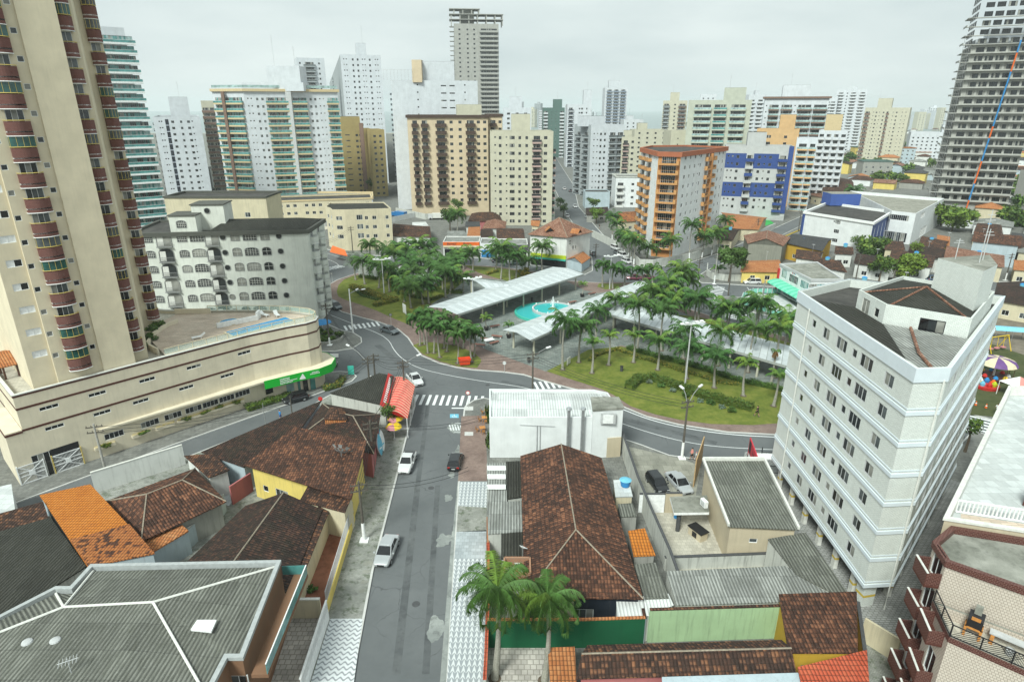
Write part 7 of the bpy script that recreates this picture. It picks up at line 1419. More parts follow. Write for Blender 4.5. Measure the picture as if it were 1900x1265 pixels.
for args in [
 dict(label='wide low pinkish block below the sea gap', M_=(1178,241), R_=(1238,243), Y=420, wm='far cream', f0=[('w', .15), ('w', .4), ('w', .65), ('w', .9)], fh=2.9, tb=(2, 8, 1, 6, 4, 'far cream')),
 dict(label='square cream block between the sea gap and the sage block', M_=(1246,243), R_=(1290,243), Y=340, wm='far cream', f0=[('s', .3), ('s', .7)], fh=2.9, tb=None),
 dict(label='white tower peeking between the unfinished tower and the cream block', M_=(950,189), R_=(972,189), Y=560, wm='far white', f0=[('w', .3), ('w', .7)], fh=2.9, tb=None),
 dict(label='slim white tower just left of the sage block roof', M_=(1300,175), R_=(1330,175), Y=620, ang=-15, wm='far white', f0=[('w', .2), ('w', .5), ('w', .8)], fh=2.9, tb=None),
 dict(label='small white tower with blue stripe behind the cream block', M_=(933,200), R_=(986,200), Y=420, wm='far white', f0=[('W', .2), ('W', .5), ('W', .8)], fh=2.9, tb=(4, 12, 2, 8, 6.5, 'far white')),
 dict(label='dark green tower left of the sea gap', M_=(1008,200), R_=(1048,200), Y=600, wm='far green', f0=[('s', .4), ('s', .6), ('B', .12, 4, 1, 'solid', ('far white', 'white', 'white')), ('B', .88, 4, 1, 'solid', ('far white', 'white', 'white'))], fh=2.9, tb=(9, 17, 2, 8, 7, 'far green')),
 dict(label='white tower with blue corner windows and high stair box', M_=(1053,194), R_=(1098,193), Y=500, wm='far white', f0=[('B', .15, 4, .9, 'glass', ('far white', 'glass dark', 'navy paint')), ('q', .5), ('n', .6, {'w': 1.6, 'g': 'k'}), ('q', .8)], fh=2.9, tb=(12, 18, 2, 8, 10, 'far white')),
 dict(label='white tower striped with blue-grey bands beside the sea gap', M_=(1123,163), R_=(1165,164), Y=690, wm='far white', f0=[('B', .2, 6, 1, 'solid', ('navy grey', 'white', 'white')), ('B', .5, 6, 1, 'solid', ('navy grey', 'white', 'white')), ('B', .8, 6, 1, 'solid', ('navy grey', 'white', 'white'))], fh=2.9, tb=(4, 15, 2, 10, 7, 'far white')),
 dict(label='low white stepped block right of the striped tower', M_=(1158,222), R_=(1194,223), Y=560, wm='far white', f0=[('w', .2), ('w', .5), ('w', .8)], fh=2.9, tb=(2, 8, 1, 6, 3, 'far white')),
 dict(label='pinkish narrow block with balconies beside the grey-white block', M_=(1154,254), R_=(1180,254), Y=330, wm='far cream', f0=[('B', .3, 3, .9, 'glass', ('dusty', 'glass dark', 'dusty')), ('w', .8)], fh=2.8, tb=(1, 5, 1, 5, 3, 'far cream')),
 dict(label='beige and grey tower just right of the sea gap', M_=(1231,187), R_=(1276,188), Y=528, ang=-14, wm='far cream', f0=[('B', .15, 5, 1, 'glass', ('far grey', 'glass mid', 'white')), ('w', .5), ('B', .8, 6, 1, 'glass', ('far brown', 'glass mid', 'white'))], fh=2.9, tb=(5, 12, 2, 8, 6, 'far cream')),
 dict(label='wide pale green block with long balcony strips and stepped roof', M_=(1278,186), R_=(1396,184), Y=326, ang=-18, wm=plaster('pale sage', (.46, .48, .40), .12), f0=[('B', .24, 8.0, 1.2, 'glass', ('pale sage', 'glass pale', 'white'), {'dw': 7.4}), ('B', .52, 6.0, 1.2, 'glass', ('pale sage', 'glass teal', 'white'), {'dw': 5.4}), ('B', .8, 7, 1.2, 'glass', ('pale sage', 'glass pale', 'white'), {'dw': 6.4})], fh=3.0, tb=(16, 26, 3, 12, 5.5, 'pale sage')),
 dict(label='white grid-framed tower between sage block and brown-banded block', M_=(1390,176), R_=(1422,176), Y=520, wm='far white', f0=[('B', .25, 4, 1, 'solid', ('far white', 'white', 'white')), ('B', .7, 5, 1, 'solid', ('far white', 'white', 'white'))], fh=2.9, tb=(5, 8, 1, 5, 3, 'far white')),
 dict(label='grey-white block with brown balcony bands and brown roof slab', M_=(1420,180), R_=(1540,179), Y=345, ang=-20, wm='far white', f0=[('s', .04), ('B', .16, 5, 1.2, 'glass', ('far brown', 'glass pale', 'white'), {'dw': 4.4}), ('B', .36, 5.5, 1.2, 'glass', ('far brown', 'glass pale', 'white'), {'dw': 4.9}), ('s', .49), ('B', .64, 7, 1.2, 'glass', ('far brown', 'glass pale', 'white'), {'dw': 6}), ('B', .88, 6.5, 1.2, 'glass', ('far brown', 'glass pale', 'white'), {'dw': 5.8})], fh=3.0, cap=(.8, .9, 'far brown'), tb=(8, 21, 3, 12, 5.5, 'far white')),
 dict(label='far white gridded tower pair, the lower left half', M_=(1530,181), R_=(1555,181), Y=680, ang=-28, wm='far white', f0=[('B', .3, 5, 1, 'solid', ('far white', 'white', 'white')), ('B', .7, 5, 1, 'solid', ('far white', 'white', 'white'))], fh=2.9, tb=None),
 dict(label='far white gridded tower pair, the higher right half', M_=(1554,167), R_=(1611,166), Y=690, ang=-28, wm='far white', f0=[('B', .14, 6, 1, 'solid', ('far white', 'white', 'white')), ('w', .35), ('B', .55, 6, 1, 'solid', ('far white', 'white', 'white')), ('B', .85, 6, 1, 'solid', ('far white', 'white', 'white'))], fh=2.9, tb=(14, 18, 2, 6, 3, 'far white')),
 dict(label='tall beige slab tower with many tiny windows and brown left edge', M_=(1606,200), R_=(1690,199), Y=540, wm='far cream', f0=[('B', .07, 4, .4, 'solid', ('far brown', 'far brown', 'far brown')), ('s', .2), ('q', .27), ('s', .34), ('q', .43), ('B', .52, 2.2, .3, 'solid', ('far brown', 'far brown', 'far brown')), ('s', .64), ('q', .72), ('s', .84), ('s', .92)], fh=2.9, tb=(8, 18, 2, 9, 7, 'far cream'), ang=-34),
 dict(label='long low white block with grey bands beside the unfinished tower', M_=(1691,245), R_=(1768,244), Y=560, ang=-25, wm='far white', f0=[('w', f) for f in (.08, .2, .32, .44, .56, .68, .8, .92)], fh=2.9, tb=(22, 31, 2, 9, 6, 'far white')),
 dict(label='orange-cream block with orange balconies left of the pale balcony block', M_=(1479,256), R_=(1518,257), Y=283, ang=-24, depth=12, wm='far white', f0=[('B', .33, 4.2, 1.1, 'glass', ('peach', 'glass pale', 'white')), ('B', .8, 2.8, 1.1, 'glass', ('peach', 'glass pale', 'white'))], fh=2.9, tb=None),
 dict(label='peach coloured upper block with square stair tower', M_=(1405,239), R_=(1484,238), Y=300, ang=-24, depth=10, wm='peach wall', f0=[('W', .3, {'f': (8, 20)}), ('w', .7)], fh=2.9, tb=(9, 15.5, 2, 9, 6, 'peach wall')),
 dict(label='pale balcony block with cream top storey', M_=(1520,242), R_=(1574,243), Y=310, ang=-27, wm='far white', f0=[('B', .12, 2.6, 1, 'solid', ('far white', 'white', 'white')), ('B', .37, 2.6, 1, 'solid', ('far white', 'white', 'white')), ('B', .62, 2.6, 1, 'solid', ('far white', 'white', 'white')), ('B', .87, 2.6, 1, 'solid', ('far white', 'white', 'white'))], fh=2.9, tb=(2, 9, 2, 9, 7, 'cream band')),
]:
 plain('navy grey', (.12, .17, .25), .7); plaster('peach wall', (.58, .38, .19), .15)
 tb = args.pop('tb'); r, ft, z = TW(**args)
 if tb: topbox(r, ft, z, *tb[:4], tb[4], tb[5]); antenna(r, ft[0][0]+(tb[0]+tb[1])/2, ft[0][1]+5, z+tb[4], 6)
r, ft, z = TW('grey and white block with recessed balconies along the avenue', (1097,232), (1160,226), 326, L_=(1066,226), ang=18, wm='far white', f0=[('s', .1), ('s', .2), ('q', .3), ('q', .42), ('B', .65, 4, 1.1, 'glass', ('far grey', 'glass mid', 'light grey')), ('B', .88, 4, 1.1, 'glass', ('far grey', 'glass mid', 'light grey'))], f3=[('B', .3, 5, 1.2, 'glass', ('far grey', 'glass mid', 'light grey')), ('B', .75, 5, 1.2, 'glass', ('far grey', 'glass mid', 'light grey'))], fh=2.9, edgem={3: 'far grey'}); topbox(r, ft, z, -3, 9, 3, 10, 4, 'far white')
# blue and grey block
r, ft, z = TW('grey block with dark blue bands and grey-blue balconies', (1347,270), (1474,273), 262, ang=-16, depth=12, wm=plaster('cool grey', (.47, .48, .47), .12), f0=[('s', .06), ('s', .12), ('q', .2), ('B', .38, 3, 1, 'solid', ('cool grey', 'light grey', 'light grey'), {'odd': 0}), ('B', .38, 3, 1, 'solid', ('navy paint', 'navy paint', 'navy paint'), {'odd': 1}), ('q', .52), ('s', .6), ('q', .68), ('B', .86, 3.2, 1.1, 'solid', ('navy paint', 'black', 'black'))], fh=2.8, zf=3.5); topbox(r, ft, z, 8, 15, 2, 8, 5, 'cool grey')
a = ft[0]; L = math.dist(ft[0], ft[1]); dv = ((ft[1][0]-a[0])/L, (ft[1][1]-a[1])/L)
def paint(root, p0, d, L, s0, s1, z0, z1, cols, zf, fh, m):   # coloured skin with the window openings left free
 n = (d[1], -d[0]); o = MB(); a = (p0[0]+d[0]*s0+n[0]*.03, p0[1]+d[1]*s0+n[1]*.03); c = (p0[0]+d[0]*s1+n[0]*.03, p0[1]+d[1]*s1+n[1]*.03); ops = []
 for K, f in cols:
  w, h, sl = KIND[K]
  for k in range(14):
   z = zf+k*fh+sl
   if z0 < z < z1 and s0 < f*L < s1: ops.append((f*L-s0-w/2, f*L-s0+w/2, z, z+h))
 wall(o, a, c, z0, z1, ops, .1); o.build('colour_band', m, root)
for z0 in (9.1, 20.3):
 for s0, s1 in ((.0, .325), (.435, .80)): paint(r, a, dv, L, L*s0, L*s1, z0, z0+5.7, [('s', .06), ('s', .12), ('q', .2), ('q', .52), ('s', .6), ('q', .68)], 3.5, 2.8, 'navy paint')
b = MB(a[0], a[1], math.atan2(dv[1], dv[0])); b.box(L*.93, L*1.0, -.25, .3, 3, z); b.build('blue_pier', 'navy paint', r)
# orange and white tower
K1 = (Xat(1223, 277, 190.5), 190.5); K2 = (Xat(1264, 284, 188), 188.0); z = 31.0; Lp = onray(1180, 265, K1, math.radians(96)); Rp = onray(1349, 269, K2, math.radians(51.7)); OB = ('terracotta paint', 'dark grey', 'terracotta paint')
Lp = (K1[0]-1.2, K1[1]+20); ft = [Lp, K1, K2, Rp, (Rp[0]-11, Rp[1]+9), (Lp[0]+6, Lp[1]+12)]; LR = math.dist(K2, Rp)
r = building('apartment_tower', 'white tower with orange balconies facing the roundabout', 'apartment tower', ft, 0, z, 'wall clean white', {0: [('B', .2, 4.2, 1.2, 'solid', OB, {'g': 'k'}), ('B', .55, 4.2, 1.2, 'solid', OB, {'g': 'k'}), ('n', .78), ('n', .9)], 1: [('B', .5, 6.0, 1.5, 'wing', OB, {'g': 'a', 'dw': 4.2})],
  2: [('w', .10), ('q', .2), ('q', .3), ('s', .38), ('q', .42), ('B', .56, 3.0, 1.0, 'wing', OB, {'g': 'k'}), ('B', .68, 3.0, 1.0, 'wing', OB, {'g': 'k'}), ('q', .84), ('q', .93, {'w': .8})]}, fh=2.75, zf=2.9, nf=10, cap=(1.3, .5, plaster('roof red', (.36, .12, .06), .3)), edgem={1: 'terracotta'}, par=.5)
b = MB(K2[0], K2[1], math.atan2(Rp[1]-K2[1], Rp[0]-K2[0]))
b.box(LR*.615, LR*.63, -1.1, 0, 2.9, z-1.4); b.build('orange_pier', 'terracotta', r)
fence_wall('mottled stone wall round the foot of the orange tower', [(28.5, 222), px([(1160,470)])[0], G(1186, 496), G(1212, 497), G(1283, 484), G(1345, 462)], 2.4, 'wall stained', .3); 
# unfinished tower on the right
r, ft, z = TW('huge unfinished concrete tower with debris chute at the right edge', (1804,84), (1954,70), 259, ang=-27, depth=24, wm='raw concrete', f0=[('d', f, {'w': 2.6, 'h': 1.7, 'z': .5, 'g': 'k', 'fr': 'dark grey'}) for f in (.12, .26, .40, .54, .68, .82, .94)], f3=[('d', f, {'w': 3.4, 'h': 2.1, 'z': .4, 'g': 'k', 'fr': 'dark grey'}) for f in (.2, .4, .6, .8)], fh=3.0, zf=8, nf=25, par=.5)
a = ft[0]; L = math.dist(ft[0], ft[1]); UA = math.radians(-27); ua = (math.cos(UA), math.sin(UA))
for k in range(23):
 zz = 8.2+3.0*k+(0 if k < 23 else 0); b = MB(a[0], a[1], UA); b.box(-3.2, L+.5, -1.5, 0, zz-.25, zz); b.box(-3.2, -3.0, -1.5, 8, zz, zz+.6) if k % 2 else b.box(-3.2, -1.2, -1.5, 8, zz-.2, zz+.02); b.build('slab', 'raw concrete', r)
b = MB(a[0], a[1], UA); b.box(1, L+1, 2, 20, z, z+2); b.box(5, L-4, 5, 16, z+2, z+6); b.build('roof_structure', 'far white', r)
b = MB(a[0], a[1], UA)
for x in (-2.9, -1.0): b.box(x, x+.1, -1.6, -1.5, 0, z+3)
for k in range(40): b.box(-2.9, -.9, -1.62, -1.56, 2+2*k, 2.08+2*k)
b.build('scaffold', 'grey', r)
chute = thing('debris_chute', 'orange and blue debris chute hanging down the unfinished tower', 'debris chute', (*a, 0)); P0 = (a[0]+.62*L*ua[0]-1.6, a[1]+.62*L*ua[1]-2, 66); P1 = (a[0]+.46*L*ua[0]-2.6, a[1]+.46*L*ua[1]-3, 2.5)
for k in range(30): p, q = lerp(P0, P1, k/30), lerp(P0, P1, (k+.96)/30); b = MB(); b.tube([p, q], .3, 7, 0, .25); b.build('section', 'orange' if (k in (2, 3, 4, 14, 15, 20, 21, 22, 23, 27, 28) ) else 'blue', chute)
building('apartment_tower', 'lower concrete block behind the unfinished tower at the right edge', 'apartment building', [(236, 262), (290, 262), (290, 300), (236, 300)], 0, 16, 'raw concrete', {0: [('d', f, {'g': 'k'}) for f in (.1, .3, .5, .7, .9)]})
# far skyline on the right
rf = random.Random(21)
for i, (x, y, wd) in enumerate([(1706,208,14),(1716,203,8),(1727,211,9),(1737,206,12),(1748,200,8),(1757,206,12),(1768,212,10),(1699,214,8),(1400,192,6),(1000,205,7)]):
 Y = 1350+rf.uniform(-60, 160) if i < 8 else 1000
 r, ft, z = TW(['hazy skyline tower'][0]+f' {["at the left of the far group", "with a thin spire in the far group", "low in the middle of the far group", "wide and pale in the far group", "highest of the far group", "beside the highest of the far group", "nearest the unfinished tower in the far group", "leftmost and lowest of the far group", "between sage block and banded block", "left of the dark green tower"][i]}', (x, y), (x+wd, y), Y, depth=15, wm='far white' if i % 2 else 'far cream', f0=[('W', .25), ('W', .7)], fh=3.2)
# school
sa = G(1493, 392.5, 9.5); sb_ = G(1621, 412.4, 9.5); sc_ = G(1655, 391.6, 9.5); sd_ = (sa[0]+sc_[0]-sb_[0], sa[1]+sc_[1]-sb_[1])
r = building('school_building', 'white blank building with blue corner fins and dark patched roof', 'building', [sa, sb_, sc_, sd_], 0, 9.5, 'wall clean white', {0: [('W', .52, {'z': .9}), ('L', .5, {'z': 1.3, 'f': (2, 3)})], 1: [('n', f, {'h': 6.5, 'z': .5, 'w': .5, 'f': (0, 1), 'g': 'k'}) for f in (.15, .35, .55, .75)]}, fh=3, nf=3, cap=(.7, .4, 'white'), edgem={1: 'navy paint'})
b = MB(); b.box(sa[0]-.3, sa[0]+.5, sa[1]-.4, sa[1]+.5, 0, 8.8); b.build('blue_corner', 'navy paint', r)
c = lerp(sd_, sa, .2); rbox(r, c[0]+2, c[0]+13, c[1]-1, c[1]+6, 9, 13.2, plaster('school blue', (.05, .10, .33), .2), 'stair_tower', mt='concrete ground')
s2 = [G(1655, 391, 10.5), G(1700, 396, 10.5), G(1752, 368, 10.5), G(1578, 354, 10.5)]
r = building('school_building', 'long white building with curved corner and wide dark windows behind the blue fins', 'building', s2, 0, 10.5, 'wall clean white', {0: [('W', .35, {'w': 6, 'h': 1.8, 'z': .9, 'g': 'k', 'f': (2, 3)}), ('W', .35, {'w': 7, 'h': 3.2, 'z': .2, 'f': (0, 1)})], 1: [('W', .25, {'w': 6, 'h': 1.8, 'z': .9, 'g': 'k', 'f': (2, 3)}), ('W', .7, {'w': 4, 'h': 1.8, 'z': .9, 'g': 'k', 'f': (2, 3)}), ('W', .4, {'w': 10, 'h': 3, 'z': .2, 'f': (0, 1)})]}, fh=3.2, zf=.3, nf=3, roof='concrete ground', par=1.2)
# low and middle buildings round the park
K = G(647, 466); z = Zat(389, K[1]); Kr = onray(725, 380, K, math.radians(12)); Kl = onray(604, 386, K, math.radians(140)); km = (K[0]-1.0, K[1]+2.2)
ft = [Kl, (Kl[0]+2.2, Kl[1]-3), (K[0]-4.2, K[1]+.2), (K[0], K[1]), Kr, (Kr[0]-5, Kr[1]+14), (Kl[0]-1, Kl[1]+9)]
building('apartment_house', 'cream four storey block with rounded corner and dark roof by the left road', 'apartment building', ft, 0, z, 'wall cream', {0: [('w', .5)], 1: [('W', .5)], 2: [('W', .5)], 3: [('W', .3, {'h': 1.6}), ('q', .45), ('w', .62), ('q', .9)]}, fh=2.9, zf=3, par=.35, roof='cement sheet dark')
b = MB(); q = px([(575,470),(660,477),(655,468),(580,458)], 3.2)
p = px([(617,458),(640,466),(645,474),(612,466)], 2.9); b = MB(); slab(b, [(*p[0], 3.3), (*p[1], 3.3), (*p[2], 2.7), (*p[3], 2.7)]); tag(b.build('awning', 'orange'), 'orange awning at the foot of the cream rounded block', 'awning')
K = G(540, 424); K = (K[0], K[1]); z = Zat(372, K[1]); z = 9.8; Kl = (Xat(476, 374, K[1]+3), K[1]+3); Kr = onray(688, 350, Kl, math.radians(15))
building('apartment_house', 'long cream three storey block with flat dark roof before the teal-balcony block', 'apartment building', [Kl, Kr, (Kr[0]-3, Kr[1]+12), (Kl[0]-3, Kl[1]+12)], 0, Zat(374, Kl[1]), 'wall cream', {0: [('w', f) for f in (.2, .26, .32, .42, .48, .54, .62, .68, .76, .84, .9, .96)]}, fh=2.9, par=.3, roof='dark roofing', cap=(.5, .2, 'cream band'))
sheet('building_plot', px([(480,430),(600,428),(690,405),(620,400),(480,410)]), 'sand', .02+KH)
fence_wall('white site fence with a small red sign round the empty plot', px([(560,425),(603,421),(640,412)]), 2.2, 'wall clean white', .1); fence_wall('white site fence beside the rounded cream block', px([(727,413),(770,404),(766,398)]), 2.2, 'wall clean white', .1)
fence_wall('grey stained yard wall below the white window tower', px([(735,396),(790,408),(850,404)]), 2.5, 'wall stained', .2)
K = G(939, 414); z = Zat(358, K[1]); Kr = onray(1029, 357, K, 0)
r = building('apartment_house', 'low white block with pale green bands and central balconies', 'apartment building', [K, Kr, (Kr[0]+1, Kr[1]+11), (K[0], K[1]+11)], 0, z, 'wall clean white', {0: [('s', .36), ('B', .47, 2.6, .8, 'bars', ('light grey', 'black', 'black'), {'g': 'k'}), ('w', .6), ('w', .74)]}, fh=2.9, par=.4, roof='cement sheet dark', bands=[(k*2.9+2.6, .5, plain('mint paint', (.3, .5, .33), .7), .05) for k in range(4)])
K = G(1140, 385); building('apartment_house', 'small white block with rounded balconies by the avenue', 'apartment building', [K, (K[0]+11, K[1]-1), (K[0]+12, K[1]+11), (K[0], K[1]+12)], 0, Zat(327, K[1]), 'wall clean white', {0: [('B', .2, 3.6, 1, 'solid', ('wall white', 'light grey', 'light grey')), ('w', .7)]}, fh=2.9, cap=(.6, .2, 'wall stained'))
K = G(1085, 387); building('warehouse', 'low pale grey windowless building by the avenue', 'building', [K, (K[0]+11, K[1]-1), (K[0]+11, K[1]+9), (K[0], K[1]+9)], 0, Zat(356, K[1]), 'wall pale blue', {0: []}, par=.3)
# corner shop with tiled roof
K = G(1050, 499); z = Zat(440, K[1]); Kr = onray(1096, 434, K, math.radians(60)); Kr = (K[0]+7.5, K[1]+8); Kl = (Xat(984, 430, K[1]+4.5), K[1]+4.5); Kb = (Kl[0]+6, Kl[1]+15)
q4 = [Kl, K, Kr, Kb]
house('white two storey corner shop under a big red-brown pyramid roof with two dormers', inset(ccw(q4), -.6), z, 'pyramid', 4.2, 'wall white', 'tile pink', oh=.6)
cs = thing('shop_front', 'yellow-green and teal shop fascia of the corner shop', 'shop sign', (*K, 2)); a = Vector((*Kl, 0)); c = Vector((*K, 0)); u = (c-a).normalized(); n_ = Vector((u.y, -u.x, 0))*.25; b = MB(); p, q = a+u*.3+n_, c+n_; b.beam((p.x, p.y, 3.3), (q.x, q.y, 3.3), .3, 1.0); b.build('fascia', 'lime', cs); b = MB(); b.beam((p.x, p.y, 2.55), (q.x, q.y, 2.55), .9, .45); b.build('awning', 'aqua', cs); b = MB(); b.beam((p.x, p.y, 1.4), (q.x, q.y, 1.4), .1, 1.9); b.build('shop_window', 'glass black', cs)
for s_, w_ in ((.62, 3.2), (.2, 1.6)): p = a+u*((c-a).length*s_); inst('shop_upper_window', winmesh(w_, 1.1, 1, 'white', 'k'), (p.x+n_.x*.2, p.y+n_.y*.2, 5.2), math.atan2(u.y, u.x), cs)
u2 = Vector((Kr[0]-K[0], Kr[1]-K[1], 0)).normalized(); p = c+u2*3.5; n2 = Vector((u2.y, -u2.x, 0))*.08; inst('shop_upper_window', winmesh(3.0, 1.1, 2, 'white', 'k'), (p.x+n2.x, p.y+n2.y, 5.2), math.atan2(u2.y, u2.x), cs)
for i, (x, y) in enumerate([(1020,421),(1070,425)]):
 p = G(x, y, z+2.2); r = thing('dormer', ['left tiled dormer on the corner shop roof', 'right tiled dormer on the corner shop roof'][i], 'dormer', (*p, z+1)); b = MB(p[0], p[1], .1+.9*i, z+1.2); slab(b, [(-1.3, -1.1, 0), (0, -1.1, 1.1), (0, 1.4, 1.1), (-1.3, 1.4, 0)][::1]); slab(b, [(0, -1.1, 1.1), (1.3, -1.1, 0), (1.3, 1.4, 0), (0, 1.4, 1.1)]); b.build('roof', 'tile orange', r); b = MB(p[0], p[1], .1+.9*i, z+1.2); b.face([(-1.1, -.9, 0), (1.1, -.9, 0), (0, -.9, .95)]); b.build('opening', 'black', r)
kq = px([(1051,481),(1080,489),(1096,478),(1068,470)], 2.7); house('small corner kiosk with orange gable roof and blue sign', kq, 2.7, 'gable', 1.2, 'wall pale blue', 'tile orange', ridge=1, oh=.2, name='kiosk', cat='kiosk')
parasol(G(1077, 499, KH), 1.3, 2.3, ['purple', 'lime'], 'purple and green parasol at the kiosk')
# shops along the north road
def shop(label, x0, x1, y, hz, m, fas=None, fm=None, low=None):
 a, c = G(x0, y), G(x1, y); r = building('shop', label, 'shop', [a, c, (c[0], c[1]+9), (a[0], a[1]+9)], 0, hz, m, {}, par=.3, roof='cement sheet pale'); b = MB(a[0], a[1], 0)
 if fm: b.box(0, c[0]-a[0], -.3, 0, hz-1.7, hz-.1); b.build('fascia', fm, r); b = MB(a[0], a[1], 0)
 b.box(.4, c[0]-a[0]-.4, -.08, 0, .2, 2.4); b.build('shopfront', low or 'glass black', r); return r, a, c
r, a, c = shop('low shop with orange red fascia on the north road', 823, 890, 476, 4.6, 'wall white', fm='orange')
b = MB(a[0], a[1], 0); b.box(0, c[0]-a[0], -.33, -.3, 2.9, 3.5, 0); b.build('stripe', 'cream', r)
def text(s, p, ang, size, m, parent, tilt=PI/2):
 cu = bpy.data.curves.new('lettering', 'FONT'); cu.body = s; cu.size = size; cu.extrude = .02; o = bpy.data.objects.new('lettering', cu); C.objects.link(o); f = off(parent); o.location = (p[0]-f[0], p[1]-f[1], p[2]-f[2]); o.rotation_euler = (tilt, 0, ang); o.parent = parent; cu.materials.append(M(m)); return o
text('Borra//', (a[0]+1.2, a[1]-.36, 3.7), 0, 1.0, 'dark grey', r); text('Borra', (a[0]+6.2, a[1]-.36, 3.7), 0, 1.0, 'dark grey', r)
shop('white low shop with blue painted front on the north road', 891, 921, 478, 4.4, 'wall clean white', low='blue'); shop('white shop with pale front and dark sign left of the corner shop', 922, 979, 480, 4.4, 'wall white', fm='dark grey')
for lb, p, z, kd, ri, wm_, rm_ in [
 ('brown hipped roof house behind the orange fascia shop', [(868,410),(932,410),(925,394),(875,396)], 4, 'hip', 1.8, 'wall pink', 'tile brown'),
 ('pink-red hipped roof left of the mint banded block', [(894,424),(938,423),(940,411),(902,410)], 4.4, 'pyramid', 2, 'wall white', 'tile pink'),
 ('dark brown gable roof behind the north road shops', [(921,442),(974,443),(970,424),(921,424)], 4, 'gable', 1.2, 'wall white', 'tile brown'),
 ('orange sloping roof behind the orange fascia shop', [(866,442),(891,440),(891,426),(869,427)], 4, 'shed', 1, 'wall white', 'tile orange'),
 ('dark roof next to the orange sloping roof', [(892,440),(916,443),(914,426),(892,425)], 4, 'gable', 1, 'wall white', 'tile dark'),
 ('small grey roofed white house in the yards', [(863,420),(891,420),(890,411),(865,411)], 5, 'gable', .8, 'wall white', 'tile grey'),
 ('long brown roof behind the dense palms', [(728,438),(800,440),(797,420),(730,415)], 4, 'gable', 1.6, 'wall white', 'tile brown'),
 ('white flat roofed shed behind the dense palms', [(765,420),(795,419),(790,412),(765,413)], 4.2, 'shed', .1, 'wall white', 'white sheet'),
 ('grey shed roof near the parked truck', [(830,438),(868,437),(862,430),(830,430)], 3.2, 'shed', .3, 'wall grey', 'cement sheet pale'),
 ('brown roof between palms and mint banded block', [(985,418),(1000,420),(1005,410),(985,410)], 3.5, 'gable', 1, 'wall cream', 'tile orange'),
 ('brown roof with stone chimney right of the avenue', [(1145,412),(1182,410),(1180,392),(1146,394)], 4, 'hip', 1.4, 'wall cream', 'tile patched'),
 ('dark roof by the pale grey windowless building', [(1087,398),(1130,398),(1128,386),(1087,388)], 3.2, 'shed', .5, 'wall grey', 'tile dark'),
 ('wide orange roof beside the orange tower', [(1352,424),(1408,426),(1424,404),(1338,394)], 4.2, 'gable', 1.5, 'wall cream', 'tile orange'),
 ('dark brown porch roof over the side street wall', [(1331,444),(1360,446),(1377,424),(1331,420)], 3.8, 'gable', 1.2, 'wall cream', 'tile dark'),
 ('low orange and brown tiled roof with yellow walls behind the curved wall', [(1374,504),(1449,505),(1446,482),(1376,484)], 3.2, 'gable', 1.0, 'wall yellow', 'tile orange'),
 ('dark grey pitched roof next to the school', [(1455,450),(1526,466),(1546,443),(1478,434)], 5, 'gable', 1.2, 'wall mustard', 'tile grey'),
 ('brown roof between grey roof and teal-windowed clinic', [(1475,478),(1520,484),(1530,468),(1478,462)], 4.2, 'gable', 1, 'wall white', 'tile brown'),
 ('brown roof with pale ridge behind the clinic', [(1508,492),(1572,505),(1560,484),(1512,476)], 4.2, 'hip', 1.2, 'wall white', 'tile brown'),
 ('long dark roof left of the round green tree', [(1584,488),(1655,498),(1655,478),(1590,470)], 4, 'gable', 1.2, 'wall white', 'tile dark'),
 ('small brown roof behind the long dark roof', [(1548,470),(1584,472),(1580,458),(1550,456)], 4, 'gable', 1, 'wall white', 'tile brown'),
 ('brown hipped roof behind the bushy tree', [(1640,462),(1680,464),(1676,448),(1645,446)], 4, 'hip', 1, 'wall cream', 'tile brown'),
 ('long brown roof beyond the round green tree', [(1648,488),(1730,496),(1738,474),(1655,462)], 4, 'gable', 1.4, 'wall white', 'tile brown'),
 ('dark roof with two dishes before the orange roof', [(1684,470),(1752,482),(1762,464),(1690,452)], 4.2, 'gable', 1.2, 'wall white', 'tile dark'),
 ('brown roof in front of the yellow wall', [(1704,454),(1752,462),(1762,448),(1712,438)], 4.4, 'gable', 1.2, 'wall white', 'tile brown'),
 ('bright orange roof beside the yellow wall', [(1738,452),(1762,456),(1762,444),(1738,440)], 4.4, 'shed', .8, 'wall yellow', 'tile orange'),
 ('long orange roof behind the white tank tower', [(1750,484),(1864,496),(1858,474),(1756,456)], 4.2, 'gable', 1.6, 'wall cream', 'tile pink'),
 ('brown hipped roof with solar panel at the right', [(1822,454),(1905,462),(1900,436),(1830,434)], 4.2, 'hip', 1.4, 'wall cream', 'tile brown'),
 ('brown gable roof under the unfinished tower', [(1806,432),(1862,436),(1850,416),(1815,414)], 4.2, 'gable', 1.5, 'wall cream', 'tile brown'),
 ('small bright orange roof at the right', [(1812,450),(1842,450),(1840,441),(1814,441)], 3.6, 'shed', .4, 'wall cream', 'tile orange'),
 ('red-brown gable roof by the road behind the white tower', [(1586,538),(1640,540),(1632,526),(1590,522)], 3.6, 'gable', 1, 'wall cream', 'tile red brown'),
 ('flat pink roof by the road behind the white tower', [(1640,540),(1695,540),(1690,531),(1645,531)], 3.2, 'shed', .1, 'wall cream', 'pink'),
 ('dark brown roof with dish at the right edge', [(1842,556),(1935,572),(1920,520),(1850,524)], 4, 'gable', 1.4, 'wall cream', 'tile dark'),
 ('orange roof at the far right edge behind the poles', [(1880,500),(1930,504),(1930,484),(1880,482)], 4, 'gable', 1, 'wall cream', 'tile orange'),
 ('brown curved-gable house with round windows behind the peach tower', [(1525,352),(1585,362),(1580,334),(1540,326)], 7, 'gable', 2, 'wall cream', 'tile brown'),
 ('red roof beside the pale balcony block', [(1504,362),(1534,368),(1536,350),(1506,346)], 4, 'gable', 1, 'wall cream', 'tile pink'),
